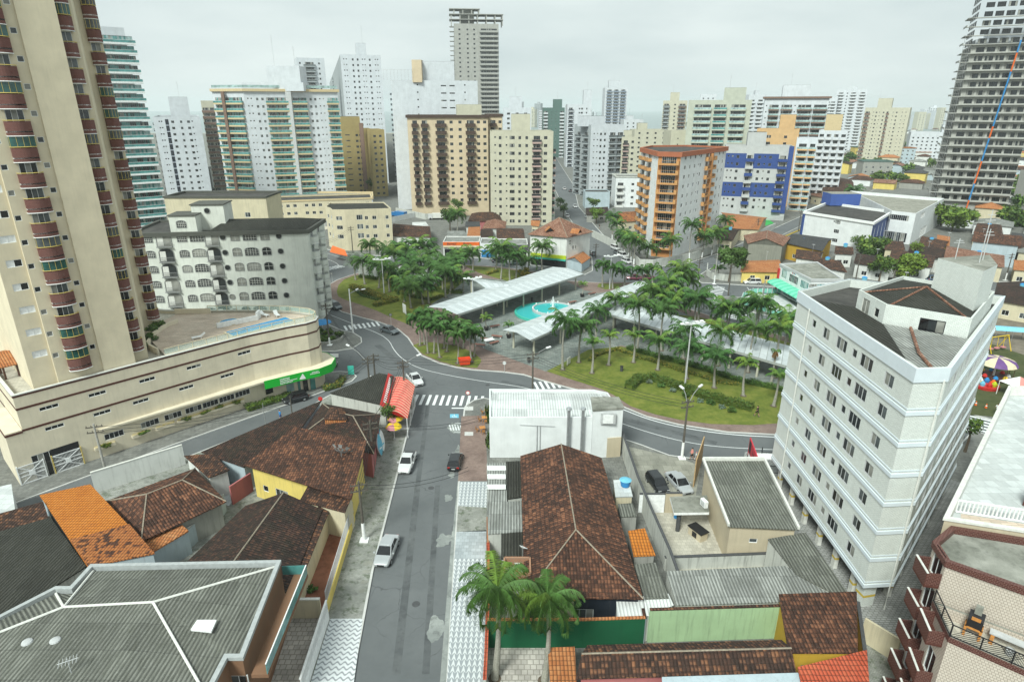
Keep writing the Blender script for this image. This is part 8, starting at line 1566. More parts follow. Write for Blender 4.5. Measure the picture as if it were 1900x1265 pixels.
]: H_(lb, p, z, kd, ri, wm_, rm_, oh=.4, caps=False, wins={0: [('w', .3), ('w', .7)]})
# big bare gable
q = [G(1384, 489), G(1446, 494), (G(1446, 494)[0]+7, G(1446, 494)[1]+12), (G(1384, 489)[0]+3, G(1384, 489)[1]+12)]
house('tall bare rendered gable wall with worn orange roof', inset(q, -.3), 6.0, 'gable', 1.9, 'bare render', 'tile pink', ridge=1, oh=.3)
fence_wall('curved stained white garden wall at the corner', smooth_poly(px([(1312,500),(1311,512),(1322,519),(1345,522),(1400,523),(1449,521)]), 0), 1.9, 'wall stained', .25)
fence_wall('white garden wall along the side street', px([(1388,448),(1437,425)]), 2.2, 'wall white', .2); sheet('lawn', px([(1402,425),(1436,415),(1425,407),(1402,410)]), 'green', KH+.02)
fence_wall('yellow kerb wall at the school front', px([(1440,447),(1492,425)]), .5, 'yellow', .2)
fence_wall('stained white block wall behind the playground', px([(1848,545),(1930,592)]), 3.0, 'wall stained', .25); fence_wall('long pale wall behind the orange roofs', px([(1830,468),(1960,458)]), 3, 'wall stained', .25)
# clinic with teal windows and green awning
c0, c1, c2, c3 = G(1447.8, 489.5, 7), G(1506, 518, 7), G(1564, 518, 7), G(1516, 486, 7)
CL = building('clinic', 'white corner building with teal windows, coloured flower logo and green awning', 'building', [c0, c1, c2, c3], 0, 7, 'wall clean white', {0: [('W', .17, {'w': 2.6, 'h': 2.2, 'z': 0.2, 'g': 'g', 'f': (1, 2)}), ('W', .48, {'w': 4.2, 'h': 1.9, 'z': 0.2, 'g': 'g', 'f': (1, 2)}), ('W', .82, {'w': 3.6, 'h': 1.8, 'z': .2, 'g': 'g', 'f': (1, 2)}), ('w', .5, {'w': 8, 'h': 2, 'z': .1, 'g': 'g', 'f': (0, 1)})], 1: [('W', .25, {'w': 4.2, 'h': 1.2, 'z': .9, 'g': 'g', 'f': (1, 2)})]}, fh=3.6, zf=.2, nf=2, roof='mossy concrete', par=.25, cap=(.5, .15, 'light grey'))
a = Vector((*c0, 0)); c = Vector((*c1, 0)); u = (c-a).normalized(); n_ = Vector((u.y, -u.x, 0)); ag = math.atan2(u.y, u.x); Lc = (c-a).length
b = MB(c0[0], c0[1], ag); b.box(-.15, .5, -.35, -.02, .2, 5.9); b.build('red_pier', 'red', CL)
b = MB(c0[0], c0[1], ag); b.box(Lc*.36, Lc*.64, -.12, -.02, 5.9, 7.05); sg_ = b.build('logo_panel', 'white', CL)
for k, cm in enumerate(('red', 'blue', 'dark grey', 'red', 'sky blue')): b = MB(c0[0], c0[1], ag); x = Lc*.45+k*.33; zc = 6.5+(.12 if k % 2 else -.1); b.face([(x+.22*math.cos(2*PI*t/10), -.135, zc+.26*math.sin(2*PI*t/10)) for t in range(10)]); b.build('logo_petal', cm, CL)
b = MB(c0[0], c0[1], ag)
for i in range(14):
 for j in range(4):
  def ap(i, j): t = PI/2*j/4; return (.3+(Lc-.3)*i/14, -2.9*math.sin(t), 2.5+.9*math.cos(t))
  b.face([ap(i, j), ap(i, j+1), ap(i+1, j+1), ap(i+1, j)], i % 2)
b.build('awning', [plain('awning green', (.10, .50, .33), .6), plain('awning green light', (.18, .60, .42), .6)], CL)
sheet('terrace', px([(1376,556),(1396,546),(1450,548),(1482,575),(1480,588),(1440,583),(1395,571),(1376,563)]), 'pale floor', KH+.03)
tf = thing('fence', 'mint and white panel fence round the clinic terrace', 'fence', (*G(1400, 570), KH)); pts = px([(1450,545),(1396,545),(1378,553),(1374,563),(1395,573),(1440,585),(1475,592)]); 
for i in range(len(pts)-1):
 n = max(2, int(math.dist(pts[i], pts[i+1])/1.1))
 for k in range(n): p, q = lerp(pts[i], pts[i+1], k/n), lerp(pts[i], pts[i+1], (k+.86)/n); b = MB(); b.beam((*p, .75), (*q, .75), .07, 1.1); b.build('panel', 'canopy mint' if 'canopy mint' in MATS else plain('canopy mint', (.20, .50, .40), .6), tf); b = MB(); b.cyl(*p, KH, 1.45, .07); b.build('post', 'white', tf)
# topiary and trees
for x, y, h, r, lb, mt, n in [(1352,524,9.5,4.2,'big dense dark tree at the corner of the side street',('tree leaf','tree leaf'),2600),(1683,524,7.5,4.6,'round bright green tree behind the white tower',('light leaf','bright leaf'),2200),(1630,524,7,3.4,'dark tree left of the round bright tree',('tree leaf','light leaf'),1400),(1690,500,8,2.2,'slim light tree behind the round bright tree',('light leaf','bright leaf'),600),(1618,474,6,5.5,'wide bushy tree among the brown roofs',('tree leaf','light leaf'),1800),(1590,466,5,2.5,'small tree left of the wide bushy tree',('tree leaf','light leaf'),700),
  (1100,394,6.5,3.0,'clipped dark green topiary on the avenue',('tree leaf','light leaf'),900),(1106,416,6.5,3.3,'clipped bright green topiary on the avenue',('light leaf','bright leaf'),1100),(1040,392,6,2.6,'small tree on the left avenue pavement, farthest',('tree leaf','tree leaf'),600),(1045,404,6,2.8,'small tree on the left avenue pavement, nearest',('tree leaf','light leaf'),700),
  (695,362,9,4,'lone dark tree before the mustard block',('tree leaf','tree leaf'),900),(835,430,9,4.5,'leafy tree among the north yards',('tree leaf','light leaf'),1200),(1765,430,10,7,'large green tree under the unfinished tower',('light leaf','tree leaf'),1900),(1745,420,9,6,'second green tree left of the unfinished tower',('tree leaf','light leaf'),1500),(1885,420,8,7,'bushy trees at the right edge under the concrete block',('tree leaf','light leaf'),1500),(850,405,8,3,'second leafy tree of the north yards',('tree leaf','light leaf'),800),(930,416,3,2.2,'low greenery before the mint banded block',('light leaf','tree leaf'),500),(1145,520,1,.1,'','',0)][:-1]:
 tree(G(x, y), h, r, lb, None, mt, n)
palmpx(848, 436, 395, 'royal', 'tall palm among the north yards', None, 1.6); palmpx(1578, 392, 352, 'royal', 'palm behind the school', None, 1.5)
# scattered houses and trees far behind, towards the right
rf = random.Random(33); n = 0; RM = ['tile brown', 'tile dark', 'tile pink', 'tile orange', 'tile red brown', 'cement sheet pale', 'tile grey']; WM = ['wall white', 'wall cream', 'wall clean white', 'wall grey', 'wall pale blue', 'wall yellow']
RN = ['brown', 'dark', 'pinkish', 'orange', 'red-brown', 'grey sheet', 'slate grey']; WN = ['white', 'cream', 'bright white', 'grey', 'pale blue', 'yellow']
spots = []; nh = len(HS)
for i in range(4500):
 if n >= 270: break
 x0, y0 = rf.uniform(1300, 1990), rf.uniform(236, 372)
 if i % 2: x0, y0 = rf.uniform(1480, 1960), rf.uniform(285, 500)
 if x0 < 1560 and y0 > 330: continue
 if x0 < 1740 and y0 > 352: continue
 p = G(x0, y0)
 # keep the side street free
 dx, dy = p[0]-ss0[0], p[1]-ss0[1]; 
 if abs(dx*sd[1]-dy*sd[0]) < 10.5 and dx*sd[0]+dy*sd[1] < 190: continue
 if any(math.dist(p, q) < 11 for q in HS[:nh]) or (not (x0 > 1762 and y0 > 402) and any(math.dist(p, q[:2]) < q[2]*.85+4 for q in BS)): continue
 if any(math.dist(p, q) < 11 for q in spots): continue
 spots.append(p); rj = rf.randrange(7); wj = rf.randrange(6); a = math.radians(51.7)+rf.choice((0, PI/2)); w_, d_ = rf.uniform(4.8, 7.2), rf.uniform(4.5, 6.2); ca, sa_ = math.cos(a), math.sin(a)
 q = [(p[0]+ca*u-sa_*v, p[1]+sa_*u+ca*v) for u, v in ((-w_, -d_), (w_, -d_), (w_, d_), (-w_, d_))]; n += 1
 if rf.random() < .3: tree(p, rf.uniform(6, 9), rf.uniform(3.5, 6), 'broad tree among the far houses on the right', 'trees among the far houses', ('tree leaf', 'light leaf'), 420, ls=.2, var=0); continue
 house(f'{WN[wj]} far house with {RN[rj]} roof in the district beyond the side street', q, rf.choice((3.6, 3.8, 4.0, 6.6)), rf.choice(('gable', 'hip')), rf.uniform(1.2, 1.9), WM[wj], RM[rj], caps=False, group='houses of the far district', wins={0: [('w', .5)]})
for lb, x, y, z1, wd, m in [('small green-trimmed four storey block among the far houses', 1597, 333, 11.5, 17, 'wall grey'), ('pale blue four storey house with orange roof far right', 1658, 305, 13, 14, 'wall pale blue'), ('yellow banded low block left of the beige slab tower', 1583, 300, 12, 14, 'wall yellow'), ('white house with orange roof terrace far right', 1690, 300, 8, 20, 'wall white')]:
 K = G(x, y); building('apartment_house', lb, 'apartment building', [K, (K[0]+wd, K[1]-3), (K[0]+wd+3, K[1]+10), (K[0]+2, K[1]+12)], 0, z1, m, {0: [('w', f) for f in (.12, .35, .6, .85)]}, cap=(.5, .3, 'tile orange' if 'orange' in lb else 'far green'))
for i in range(26):   # roof clutter
 x, y = [q for q in HS if q[0] > 62 and 120 < q[1] < 330][i]; x += rf.uniform(-1.5, 1.5); r = thing('water_tank' if i % 2 else 'roof_aerial', ('pale blue water tank' if i % 2 else 'thin aerial')+' on one of the tiled roofs behind the clinic and school', 'water tank' if i % 2 else 'antenna', (x, y, 4.6), 'tanks and aerials on the tiled roofs'); b = MB(x, y, 0, 4.6)
 if i % 2: b.cyl(0, 0, 0, 1.2, .5, .6, 12); b.build('tank', 'sky blue', r); b = MB(x, y, 0, 4.6); b.cyl(0, 0, 1.2, 1.4, .62, .3, 12); b.build('lid', 'blue', r)
 else: b.cyl(0, 0, 0, 2.6, .035, .03, 5); b.build('mast', 'light grey', r); b = MB(x, y, .5*i, 4.6); [b.tube([(-.4, -.3+.15*k, 2.5), (.4, -.3+.15*k, 2.5)], .02, 4) for k in range(5)]; b.build('elements', 'light grey', r)
for i in range(90):   # hazy low blocks towards the horizon
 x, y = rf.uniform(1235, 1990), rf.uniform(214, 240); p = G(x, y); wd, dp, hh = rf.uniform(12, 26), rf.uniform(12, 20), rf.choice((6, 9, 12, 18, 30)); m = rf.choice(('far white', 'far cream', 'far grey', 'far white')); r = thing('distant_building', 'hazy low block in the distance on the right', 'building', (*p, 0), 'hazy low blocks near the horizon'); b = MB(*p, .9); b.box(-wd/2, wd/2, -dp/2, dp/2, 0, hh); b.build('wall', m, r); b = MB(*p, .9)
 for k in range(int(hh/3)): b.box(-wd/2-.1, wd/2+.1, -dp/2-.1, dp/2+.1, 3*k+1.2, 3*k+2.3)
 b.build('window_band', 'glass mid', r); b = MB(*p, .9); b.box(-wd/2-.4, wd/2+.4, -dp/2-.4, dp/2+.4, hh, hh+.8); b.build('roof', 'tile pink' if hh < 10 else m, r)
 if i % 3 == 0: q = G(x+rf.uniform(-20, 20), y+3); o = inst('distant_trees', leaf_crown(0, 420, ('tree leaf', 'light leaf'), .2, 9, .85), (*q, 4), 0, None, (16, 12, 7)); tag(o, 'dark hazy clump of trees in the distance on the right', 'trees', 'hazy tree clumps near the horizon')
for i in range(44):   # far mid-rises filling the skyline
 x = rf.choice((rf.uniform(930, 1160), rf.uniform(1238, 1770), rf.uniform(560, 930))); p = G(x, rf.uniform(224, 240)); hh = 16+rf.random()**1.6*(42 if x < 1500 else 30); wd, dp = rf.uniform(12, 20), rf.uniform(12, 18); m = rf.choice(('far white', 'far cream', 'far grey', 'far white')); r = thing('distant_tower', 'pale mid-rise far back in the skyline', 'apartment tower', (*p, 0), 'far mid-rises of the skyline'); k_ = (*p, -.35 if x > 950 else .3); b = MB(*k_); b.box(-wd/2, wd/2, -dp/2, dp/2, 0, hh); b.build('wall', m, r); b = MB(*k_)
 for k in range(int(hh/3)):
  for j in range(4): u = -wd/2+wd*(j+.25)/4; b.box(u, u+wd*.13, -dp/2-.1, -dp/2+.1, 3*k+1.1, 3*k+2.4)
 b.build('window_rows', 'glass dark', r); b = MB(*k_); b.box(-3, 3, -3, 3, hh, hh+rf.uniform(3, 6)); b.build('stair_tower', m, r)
# a few low white blocks far left between towers
for i, (x, y, z1, wd) in enumerate([(310,352,9,16),(350,350,11,14),(398,345,10,12)]):
 K = G(x, y); building('apartment_house', ['low white block left of the podium with louvred side', 'middle low white block by the louvred podium', 'low white block nearest the louvred podium'][i], 'apartment building', [K, (K[0]+wd, K[1]), (K[0]+wd, K[1]+12), (K[0], K[1]+12)], 0, z1, 'wall white', {0: [('w', .2), ('w', .5), ('w', .8)]})
# ================= cars =================
CARS_L = [('pickup','car white',(756,864),-93,'white pickup truck parked on the left side of the street','x'),('hatch','car black',(845,862),87,'black hatchback parked at the right kerb'),('sedan','car silver',(718,1028),-95,'silver sedan parked nearest the camera on the street'),('pickup','car white',(770,709),-62,'white pickup truck turning at the red awning'),('sedan','car grey',(723,617),-38,'dark sedan rounding the park past the foxtail palms'),('suv','car grey',(622,572),-48,'dark grey wagon on the curved road left of the park'),('hatch','car black',(606,680),2,'black hatchback emerging beside the green fascia'),('hatch','car black',(549,744),215,'black hatchback parked before the clinic doors'),('hatch','car black',(1219,903),-77,'black car in the parking court'),('sedan','car silver',(1259,902),-75,'silver sedan next to the bamboo screen'),
 ('suv','car white',(1395,527),182,'white car on the road before the clinic'),('sedan','car black',(1441,528),182,'dark car half hidden by the green awning'),('suv','car blue',(1728,521),25,'blue-grey car behind the white tower'),('suv','car white',(1142,463),-70,'white van-like car at the avenue kerb, farthest of four','q'),('sedan','car grey',(1147,472),-70,'dark car second from the corner on the avenue','q'),('suv','car white',(1155,477),-68,'white car third in the avenue row','q'),('hatch','car white',(1163,488),-66,'white car nearest the corner on the avenue','q'),('sedan','car white',(1067,385),-88,'white car driving far up the avenue'),('hatch','car white',(1095,411),-80,'white car parked by the bright topiary'),('hatch','car silver',(1090,405),-80,'silver car parked behind the white one by the topiary'),('hatch','car grey',(1098,473),100,'grey car beside the corner shop'),('sedan','car red',(1177,519),172,'dark red car under the corner lawn palms, left'),('sedan','car red',(1199,519),172,'dark red car under the corner lawn palms, right'),('sedan','car white',(1052,403),92,'white car by the small avenue trees'),('sedan','car white',(1047,352),92,'tiny white car at the far end of the avenue'),('hatch','car grey',(1058,356),92,'tiny grey car at the far end of the avenue'),('hatch','car black',(925,487),5,'dark car on the north road behind the palms'),('sedan','car grey',(960,491),5,'grey car on the north road before the solitary palm'),('hatch','car white',(583,468),190,'white car at the far left junction'),('van','car white',(860,476),5,'white van on the north road behind the grove')]
for c in CARS_L: car(c[0], c[1], G(*c[2]), math.radians(c[3]), c[4], 'cars parked at the avenue corner' if len(c) > 5 and c[5] == 'q' else None)
def truck(p, hd, col, label):
 r = thing('truck', label, 'truck', (*p, 0)); k = (*p, hd); b = MB(*k); b.box(-3.4, 1.6, -1.1, 1.1, .9, 2.7); b.build('cargo_box', 'offwhite' if col == 'car white' else col, r); b = MB(*k); b.prism([(1.7, -1.05), (3.3, -1.05), (3.3, 1.05), (1.7, 1.05)], .6, lambda q: 2.3); b.build('cab', col, r); b = MB(*k); b.box(3.29, 3.33, -.9, .9, 1.4, 2.1); b.build('windscreen', 'glass black', r)
 for x in (-2.4, 2.4):
  for y in (-1.0, 1.0): b = MB(*k); b.tube([(x, y-.15, .5), (x, y+.15, .5)], .5, 12); b.build('wheel', 'rubber', r)
truck(G(810, 408), math.radians(185), 'car white', 'white box truck by the stained yard wall'); truck(G(741, 404), math.radians(150), 'truck blue', 'blue truck beside the white site fence')
# ================= poles, lamps, wires =================
def pole(bx, by, ty, label, m='dark pole', foot=None, arms=(), cross=2, r0=.17, band=False, lamps_m='light grey', cat='utility pole', name='utility_pole', X0=None):
 p = X0 or G(bx, by, KH); h = Zat(ty, p[1]); r = thing(name, label, cat, (*p, KH)); b = MB(*p); b.cyl(0, 0, KH, h, r0, r0*.65, 9); b.build('shaft', m, r)
 if foot: b = MB(*p); b.cyl(0, 0, KH, KH+foot, r0*1.06, r0*1.0, 9); b.build('painted_foot', 'white', r); b = MB(*p); b.box(-.45, .45, -.45, .45, KH, KH+.1); b.build('base', 'white', r)
 for k in range(cross): b = MB(*p, .3, h-.5-.7*k); b.box(-.9, .9, -.05, .05, 0, .12); [b.cyl(x, 0, .12, .3, .05, .04, 6) for x in (-.8, -.3, .3, .8)]; b.build('cross_arm', 'dark pole', r)
 for az, ln, up in arms:
  ux, uy = math.cos(az), math.sin(az); z0 = h-1.0; b = MB(*p); b.tube([(0, 0, z0), (ux*ln*.5, uy*ln*.5, z0+up*.7), (ux*ln, uy*ln, z0+up)], .05, 5); b.build('lamp_arm', 'grey', r); b = MB(*p); b.beam((ux*ln, uy*ln, z0+up), (ux*(ln+.8), uy*(ln+.8), z0+up+.05), .28, .16); b.build('lamp_head', 'white gloss', r)
 return (p[0], p[1], h)
P = {}
P['a'] = pole(202, 897, 786, 'grey concrete pole standing before the garage gates', 'concrete pole'); 
P['b'] = pole(676, 1002, 893, 'dark pole with white painted foot on the left pavement', foot=2.2)
P['c'] = pole(694, 870, 780, 'dark pole against the restaurant roof')
P['d'] = pole(752, 745, 668, 'pole rising through the red awning with one lamp arm', arms=((.75, 2.6, 1.0),))
P['e'] = pole(686, 716, 662, 'left of the twin poles behind the corner bar', arms=((2.4, 5, 1.6),)); P['f'] = pole(697, 712, 656, 'right of the twin poles behind the corner bar')
P['g'] = pole(0, 0, 652, 'dark pole behind the white building with one lamp arm', arms=((.6, 2.4, 1.0),), X0=(3.0, 83.5))
P['h'] = pole(1265, 850, 740, 'white-footed pole with two lamp arms on the park road', foot=2.4, arms=((.8, 2.6, 1.8), (1.9, 1.2, 1.9)), band=True)
P['i'] = pole(612, 640, 563, 'leaning dark pole with white foot in the corner garden', foot=1.6); P['j'] = pole(604, 509, 444, 'dark pole with white foot at the left road', foot=1.3); P['k'] = pole(655, 470, 420, 'pole before the rounded cream block')
P['l'] = pole(655, 617, 536, 'white street lamp post with two arms by the curved road', 'white', arms=((.4, 2.4, .6), (1.2, 2.2, .2)), cross=0, name='street_lamp', cat='street lamp')
P['m'] = pole(1052, 497, 445, 'brown pole at the corner shop'); P['n'] = pole(1105, 478, 452, 'dark pole beside the parked grey car'); P['o'] = pole(1351, 548, 488, 'dark pole at the crosswalk by the clinic'); P['p'] = pole(1325, 527, 470, 'white-footed pole before the curved wall', 'concrete pole', foot=2.4); P['q'] = pole(1295, 518, 480, 'dark pole on the side street kerb'); P['r'] = pole(1403, 443, 405, 'dark pole at the white garden wall'); P['s'] = pole(1481, 430, 390, 'pole beside the blank white school'); P['t'] = pole(1587, 522, 472, 'dark pole left of the dark tree'); P['u'] = pole(1656, 527, 500, 'short pole by the road behind the white tower'); P['v'] = pole(1865, 520, 470, 'white-footed pole at the right edge', foot=2); P['w'] = pole(1410, 590, 520, 'thin lamp post before the clinic terrace', 'grey', cross=0); P['x'] = pole(545, 788, 735, 'thin pole on the side street pavement', 'dark pole', cross=0, r0=.1); P['y'] = pole(495, 800, 748, 'thin grey pole behind the long dark roof', 'grey', cross=0, r0=.07); P['z'] = pole(780, 455, 425, 'pole behind the dense palms')
def wires(a, b, n=3, sag=.8, sp=.35):
 m = MB()
 for i in range(n):
  pts = []
  for k in range(9): t = k/8; pts.append((a[0]+(b[0]-a[0])*t+(i-n/2)*sp*.3, a[1]+(b[1]-a[1])*t, a[2]-.4-.45*i+(b[2]-a[2])*t-sag*4*t*(1-t)))
  m.tube(pts, .03, 3)
 return m.build('power_cable', 'black')
WL = [('a','x','from the grey concrete pole to the thin street pole'),('b','c','between the two poles of the left pavement'),('c','d','from the restaurant pole to the awning pole'),('d','f','from the awning pole to the twin poles'),('f','g','across the junction to the pole behind the white building'),('g','h','behind the white building along the park road'),('e','i','from the twin poles to the corner garden'),('i','j','along the curved road left of the park'),('j','k','at the left junction'),('o','q','over the crosswalk by the clinic'),('p','r','along the side street'),('r','s','from garden wall to school'),('t','v','over the road behind the white tower'),('b','aa','across the street from the white-footed pole, upper'),('c','bb','across the street from the restaurant pole'),('x','e','above the side street roofs')]
P['aa'] = (-4.9, 62, 5.0); P['bb'] = (-4.5, 74, 5.0)
for a, b, lb in WL: tag(wires(P[a], P[b], 2 if b in ('aa', 'bb') else 3), 'black overhead cables running '+lb, 'cable')
def mast(bx, by, ty, label):   # high park light with a ring of lamps
 p = G(bx, by, ZG); h = Zat(ty, p[1]); r = thing('light_mast', label, 'light mast', (*p, KH)); b = MB(*p); b.cyl(0, 0, KH, h, .15, .09, 9); b.build('shaft', 'light grey', r); b = MB(*p, .4, h-.3); ln = 1.9
 pts = [(-ln, -.5, .4), (-ln*.5, .2, .1), (0, .3, 0), (ln*.5, .2, .1), (ln, -.5, .4)]; b.tube(pts, .07, 5); b.tube([(x, y-.5, z) for x, y, z in pts], .07, 5); [b.tube([(x, y, z), (x, y-.5, z)], .04, 4) for x, y, z in pts]; b.build('lamp_frame', 'white', r)
 for x in (-ln, -ln/2, ln/2, ln): b = MB(*p, .4, h-.2); b.box(x-.25, x+.25, -.35, .1, .15, .35); b.build('lamp_head', 'white gloss', r)
mast(1271, 714, 598, 'tall grey light mast with white lamp frame on the front lawn'); mast(713, 546, 480, 'tall light mast with white frame in the left grove'); mast(1131, 536, 474, 'light mast with white frame on the corner lawn'); mast(878, 576, 515, 'slim light mast at the canopy fork')
def rsign(bx, by, label, cols=('red', 'white'), h=2.6):
 p = G(bx, by, KH); r = thing('traffic_sign', label, 'traffic sign', (*p, KH)); b = MB(*p); b.cyl(0, 0, KH, KH+h, .035, .035, 6); b.build('post', 'light grey', r)
 for rr_, mm, yy in ((.34, cols[0], -.05), (.25, cols[1], -.06)): b = MB(*p); n = 16; b.face([(rr_*math.cos(2*PI*i/n), yy, KH+h-.1+rr_*math.sin(2*PI*i/n)) for i in range(n)]); b.face([(rr_*math.cos(-2*PI*i/n), -yy-.08, KH+h-.1+rr_*math.sin(-2*PI*i/n)) for i in range(n)]); b.build('disc', mm, r)
rsign(869, 756, 'no parking sign at the right end of the near crosswalk'); rsign(726, 605, 'round sign on the brick path by the left lawn', ('dark grey', 'grey')); rsign(617, 525, 'round sign on the left road kerb', ('dark grey', 'grey')); rsign(936, 690, 'thin signpost on the brick path', ('light grey', 'white'), 1.8); rsign(598, 770, 'red sign above the side street roofs', ('red', 'red'), 2.8)
# ================= people =================
PM = {}
def person(p, z, ang, top, bottom, label, child=.0, hair='hair', arm=.25, stride=.28, extra=None, sleeve='skin'):
 s = 1-child; root = thing('person', label, 'person', (*p, z)); v = []; e = []; rad = []
 def V(x, y, zz, r): v.append((x*s, y*s, zz*s)); rad.append(r*s); return len(v)-1
 pel = V(0, 0, .93, .13); ch = V(0, 0, 1.22, .135); nk = V(0, 0, 1.45, .07); hd = V(.02, 0, 1.60, .085); tp = V(.02, 0, 1.70, .075)
 e += [(pel, ch), (ch, nk), (nk, hd), (hd, tp)]
 for sg in (-1, 1):
  hp = V(0, sg*.10, .87, .09); kn = V(sg*stride*.45+.04, sg*.10, .50, .062); an = V(sg*stride*.8-.04, sg*.10, .09, .042); ft = V(sg*stride*.8+.13, sg*.11, .04, .035); e += [(pel, hp), (hp, kn), (kn, an), (an, ft)]
  sh = V(0, sg*.18, 1.40, .055); el = V(-sg*arm*.5, sg*.24, 1.12, .042); wr = V(-sg*arm*.3+.14, sg*.23, .92, .03); hn = V(-sg*arm*.3+.2, sg*.22, .86, .034); e += [(nk, sh), (sh, el), (el, wr), (wr, hn)]
  for q in range(4): f = V(-sg*arm*.3+.24, sg*(.20+.012*q), .80, .01); e.append((hn, f))
 me = bpy.data.meshes.new('body'); me.from_pydata(v, e, []); o = bpy.data.objects.new('body', me); C.objects.link(o); sk = o.modifiers.new('skin', 'SKIN'); sk.use_smooth_shade = True; sb2 = o.modifiers.new('sub', 'SUBSURF'); sb2.levels = 1; sb2.render_levels = 1
 for i, r_ in enumerate(rad): me.skin_vertices[0].data[i].radius = (r_, r_)
 me.skin_vertices[0].data[0].use_root = True; me.materials.append(M('skin')); o.parent = root; o.rotation_euler = (0, 0, ang)
 def part(nm, mb, m): q = mb.build(nm, m, None); q.parent = root; q.rotation_euler = (0, 0, ang); return q
 b = MB(); b.tube([(0, 0, .90*s), (0, 0, 1.1*s), (0, 0, 1.3*s), (0, 0, 1.46*s)], .165*s, 10, 0, .13*s)
 for sg in (-1, 1): b.tube([(0, sg*.15*s, 1.42*s), (-sg*arm*.35*s, sg*.235*s, 1.2*s)], .072*s, 8, 0, .065*s)
 part('shirt', b, top); b = MB(); b.tube([(0, 0, .97*s), (0, 0, .84*s)], .16*s, 10, 0, .165*s)
 for sg in (-1, 1): b.tube([(0, sg*.09*s, .9*s), (sg*stride*.42*s+.03, sg*.1*s, .55*s)], .105*s, 8, 0, .085*s)
 part('shorts', b, bottom); b = MB(); b.dome(.0, 0, 1.62*s, .105*s, .14*s, 10, 3); part('hair', b, hair)
 for sg in (-1, 1): b = MB(); b.box(sg*stride*.8*s-.08, sg*stride*.8*s+.2, sg*.11*s-.05, sg*.11*s+.05, 0, .09*s); part('shoe', b, 'dark grey')
 return root
plain('salmon', (.65, .25, .22), .8); plain('pale top', (.55, .62, .62), .8)
person(G(1404, 772, ZG), ZG, 2.2, 'black', 'black', 'jogger in black top and shorts on the front lawn', stride=.4)
person(G(1283, 852, KH), KH, 2.9, 'salmon', 'black', 'person in salmon shirt and black shorts beside the white-footed pole'); person(G(1291, 853, KH), KH, 2.7, 'pale top', 'light grey', 'child in pale clothes and pink cap next to the salmon shirt', child=.3, hair='pink', stride=.15)
person(G(521, 779), 0, .6, 'blue', 'navy paint', 'person in blue crossing the side street'); person(G(1112, 425), KH, 1, 'black', 'grey', 'distant pedestrian on the avenue pavement')
person(G(1848, 768, KH), KH, .4, 'white', 'black', 'person in white shirt by the playground crosswalk', stride=.35); person(G(1856, 765, KH), KH, .6, 'dark grey', 'black', 'second person behind the white shirt at the playground')
p = G(1035, 495); person(p, KH, 0, 'red', 'dark grey', 'person in red before the corner shop')
# ================= fairground at the right =================
sheet('grass', px([(1790,770),(1845,775),(1960,790),(2100,700),(1960,600),(1850,585),(1760,620),(1740,700)]), 'rough grass', KH+.02); sheet('dirt_ground', px([(1840,640),(1960,680),(1960,600),(1850,575)]), 'dirt', KH+.03)
c = G(1842, 700, KH); r = thing('carousel', 'carousel under a purple and cream striped canopy', 'carousel', (*c, KH)); b = MB(*c, .2, KH); b.dome(0, 0, 2.6, 3.0, 1.1, 20, 3, 0, 1); b.build('canopy', ['purple', 'cream'], r); b = MB(*c, 0, KH); b.cyl(0, 0, 0, 3.4, .15, .12, 10); b.build('mast', 'white', r); b = MB(*c, 0, KH); b.cyl(0, 0, .2, .4, 2.6, 2.6, 20); b.build('platform', 'maroon', r)
for k in range(8): a = k*PI/4; b = MB(*c, a, KH); b.cyl(2.6, 0, .4, 2.6, .04, .04, 5); b.build('pole', 'maroon', r); b = MB(*c, a+.3, KH+.5); b.dome(2, 0, 0, .4, .5, 8, 2); b.build('seat', ['red', 'blue', 'yellow', 'white'][k % 4], r)
c = G(1828, 718, KH); r = thing('teacup_ride', 'small round ride with red base and coloured figures', 'fairground ride', (*c, KH)); b = MB(*c, 0, KH); b.cyl(0, 0, 0, .5, 1.8, 1.9, 18); b.build('platform', 'red', r)
for k in range(7): a = k*.9; b = MB(*c, a, KH+.5); b.cyl(1.1, 0, 0, .45, .35, .42, 8); b.dome(1.1, 0, .45, .3, .4, 8, 2); b.build('seat', ['orange', 'blue', 'white', 'yellow', 'sky blue', 'red', 'lime'][k], r)
c = G(1846, 650, KH); r = thing('swing_ride', 'yellow framed fairground swing', 'fairground ride', (*c, KH)); b = MB(*c, .3, KH)
for x in (-2.5, 2.5): b.beam((x, -1.2, 0), (x, 0, 2.8), .1, .1); b.beam((x, 1.2, 0), (x, 0, 2.8), .1, .1)
b.beam((-2.7, 0, 2.8), (2.7, 0, 2.8), .12, .12)
for x in (-1.6, 0, 1.6): b.beam((x, 0, 2.8), (x, -.2, .7), .05, .05)
b.build('frame', 'yellow', r); b = MB(*c, .3, KH); [b.box(x-.4, x+.4, -.5, .1, .5, .7) for x in (-1.6, 0, 1.6)]; b.build('seat', 'pink', r)
c = G(1870, 630, KH); r = thing('tent', 'light blue canopy tent of the fairground', 'tent', (*c, KH)); b = MB(*c, -.25, KH)
for i in range(6):
 a0, a1 = PI*i/6, PI*(i+1)/6; b.face([(-3, -1.3*math.cos(a0), 2.1+.5*math.sin(a0)), (3, -1.3*math.cos(a0), 2.1+.5*math.sin(a0)), (3, -1.3*math.cos(a1), 2.1+.5*math.sin(a1)), (-3, -1.3*math.cos(a1), 2.1+.5*math.sin(a1))])
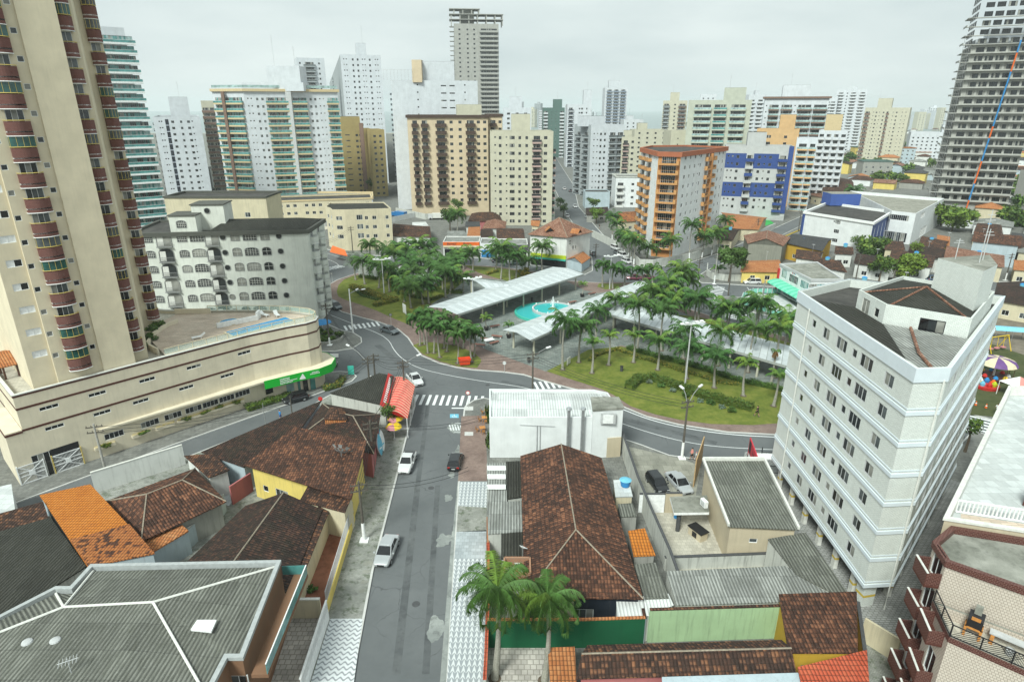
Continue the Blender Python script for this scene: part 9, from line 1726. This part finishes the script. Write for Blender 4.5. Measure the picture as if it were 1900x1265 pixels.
b.build('canopy', plain('tent blue', (.2, .5, .65), .6), r); b = MB(*c, -.25, KH); [b.cyl(x, y, 0, 2.1, .04, .04, 5) for x in (-2.8, 0, 2.8) for y in (-1.25, 1.25)]; b.build('pole', 'grey', r)
c = G(1882, 735, KH); r = thing('tent', 'orange and white peaked ticket tent with yellow drape', 'tent', (*c, KH)); b = MB(*c, .3, KH); e4 = [(-2, -1.6, 2.3), (2, -1.6, 2.3), (2, 1.6, 2.3), (-2, 1.6, 2.3)]
for i in range(4): b.face([e4[i], e4[(i+1) % 4], (0, 0, 3.4)], i % 2)
b.build('canopy', ['salmon', 'white'], r); b = MB(*c, .3, KH); b.box(-2, -1.9, -1.6, -.6, .2, 2.3); b.build('drape', 'yellow', r); b = MB(*c, .3, KH); [b.cyl(x, y, 0, 2.3, .05, .05, 5) for x in (-1.9, 1.9) for y in (-1.5, 1.5)]; b.build('pole', 'white', r)
for i, (x, y) in enumerate([(1810,752),(1829,757)]):
 p = G(x, y, KH); r = thing('traffic_cone', ['left orange traffic cone by the playground crosswalk', 'right orange traffic cone by the playground crosswalk'][i], 'traffic cone', (*p, KH)); b = MB(*p, 0, KH); b.cyl(0, 0, .04, .75, .18, .04, 10); b.build('cone', 'orange', r); b = MB(*p, 0, KH); b.cyl(0, 0, .35, .5, .125, .1, 10); b.build('white_stripe', 'white', r); b = MB(*p, 0, KH); b.box(-.22, .22, -.22, .22, 0, .05); b.build('base', 'black', r)
tree(G(1790, 838, KH), 5, 1.8, 'small dark tree behind the white brick tower corner', n=700)
# ================= haze =================
hz = MB(); hz.box(-2900, 2900, -320, 8600, -2, 112)
m = bpy.data.materials.new('haze'); m.use_nodes = True; nt = m.node_tree; nt.nodes.clear(); o = nt.nodes.new('ShaderNodeOutputMaterial'); v = nt.nodes.new('ShaderNodeVolumePrincipled'); v.inputs['Density'].default_value = .00017; v.inputs['Color'].default_value = (.90, .96, .97, 1); v.inputs['Anisotropy'].default_value = .2; nt.links.new(v.outputs[0], o.inputs['Volume']); MATS['haze'] = m
h = hz.build('haze', 'haze'); h['kind'] = 'stuff'
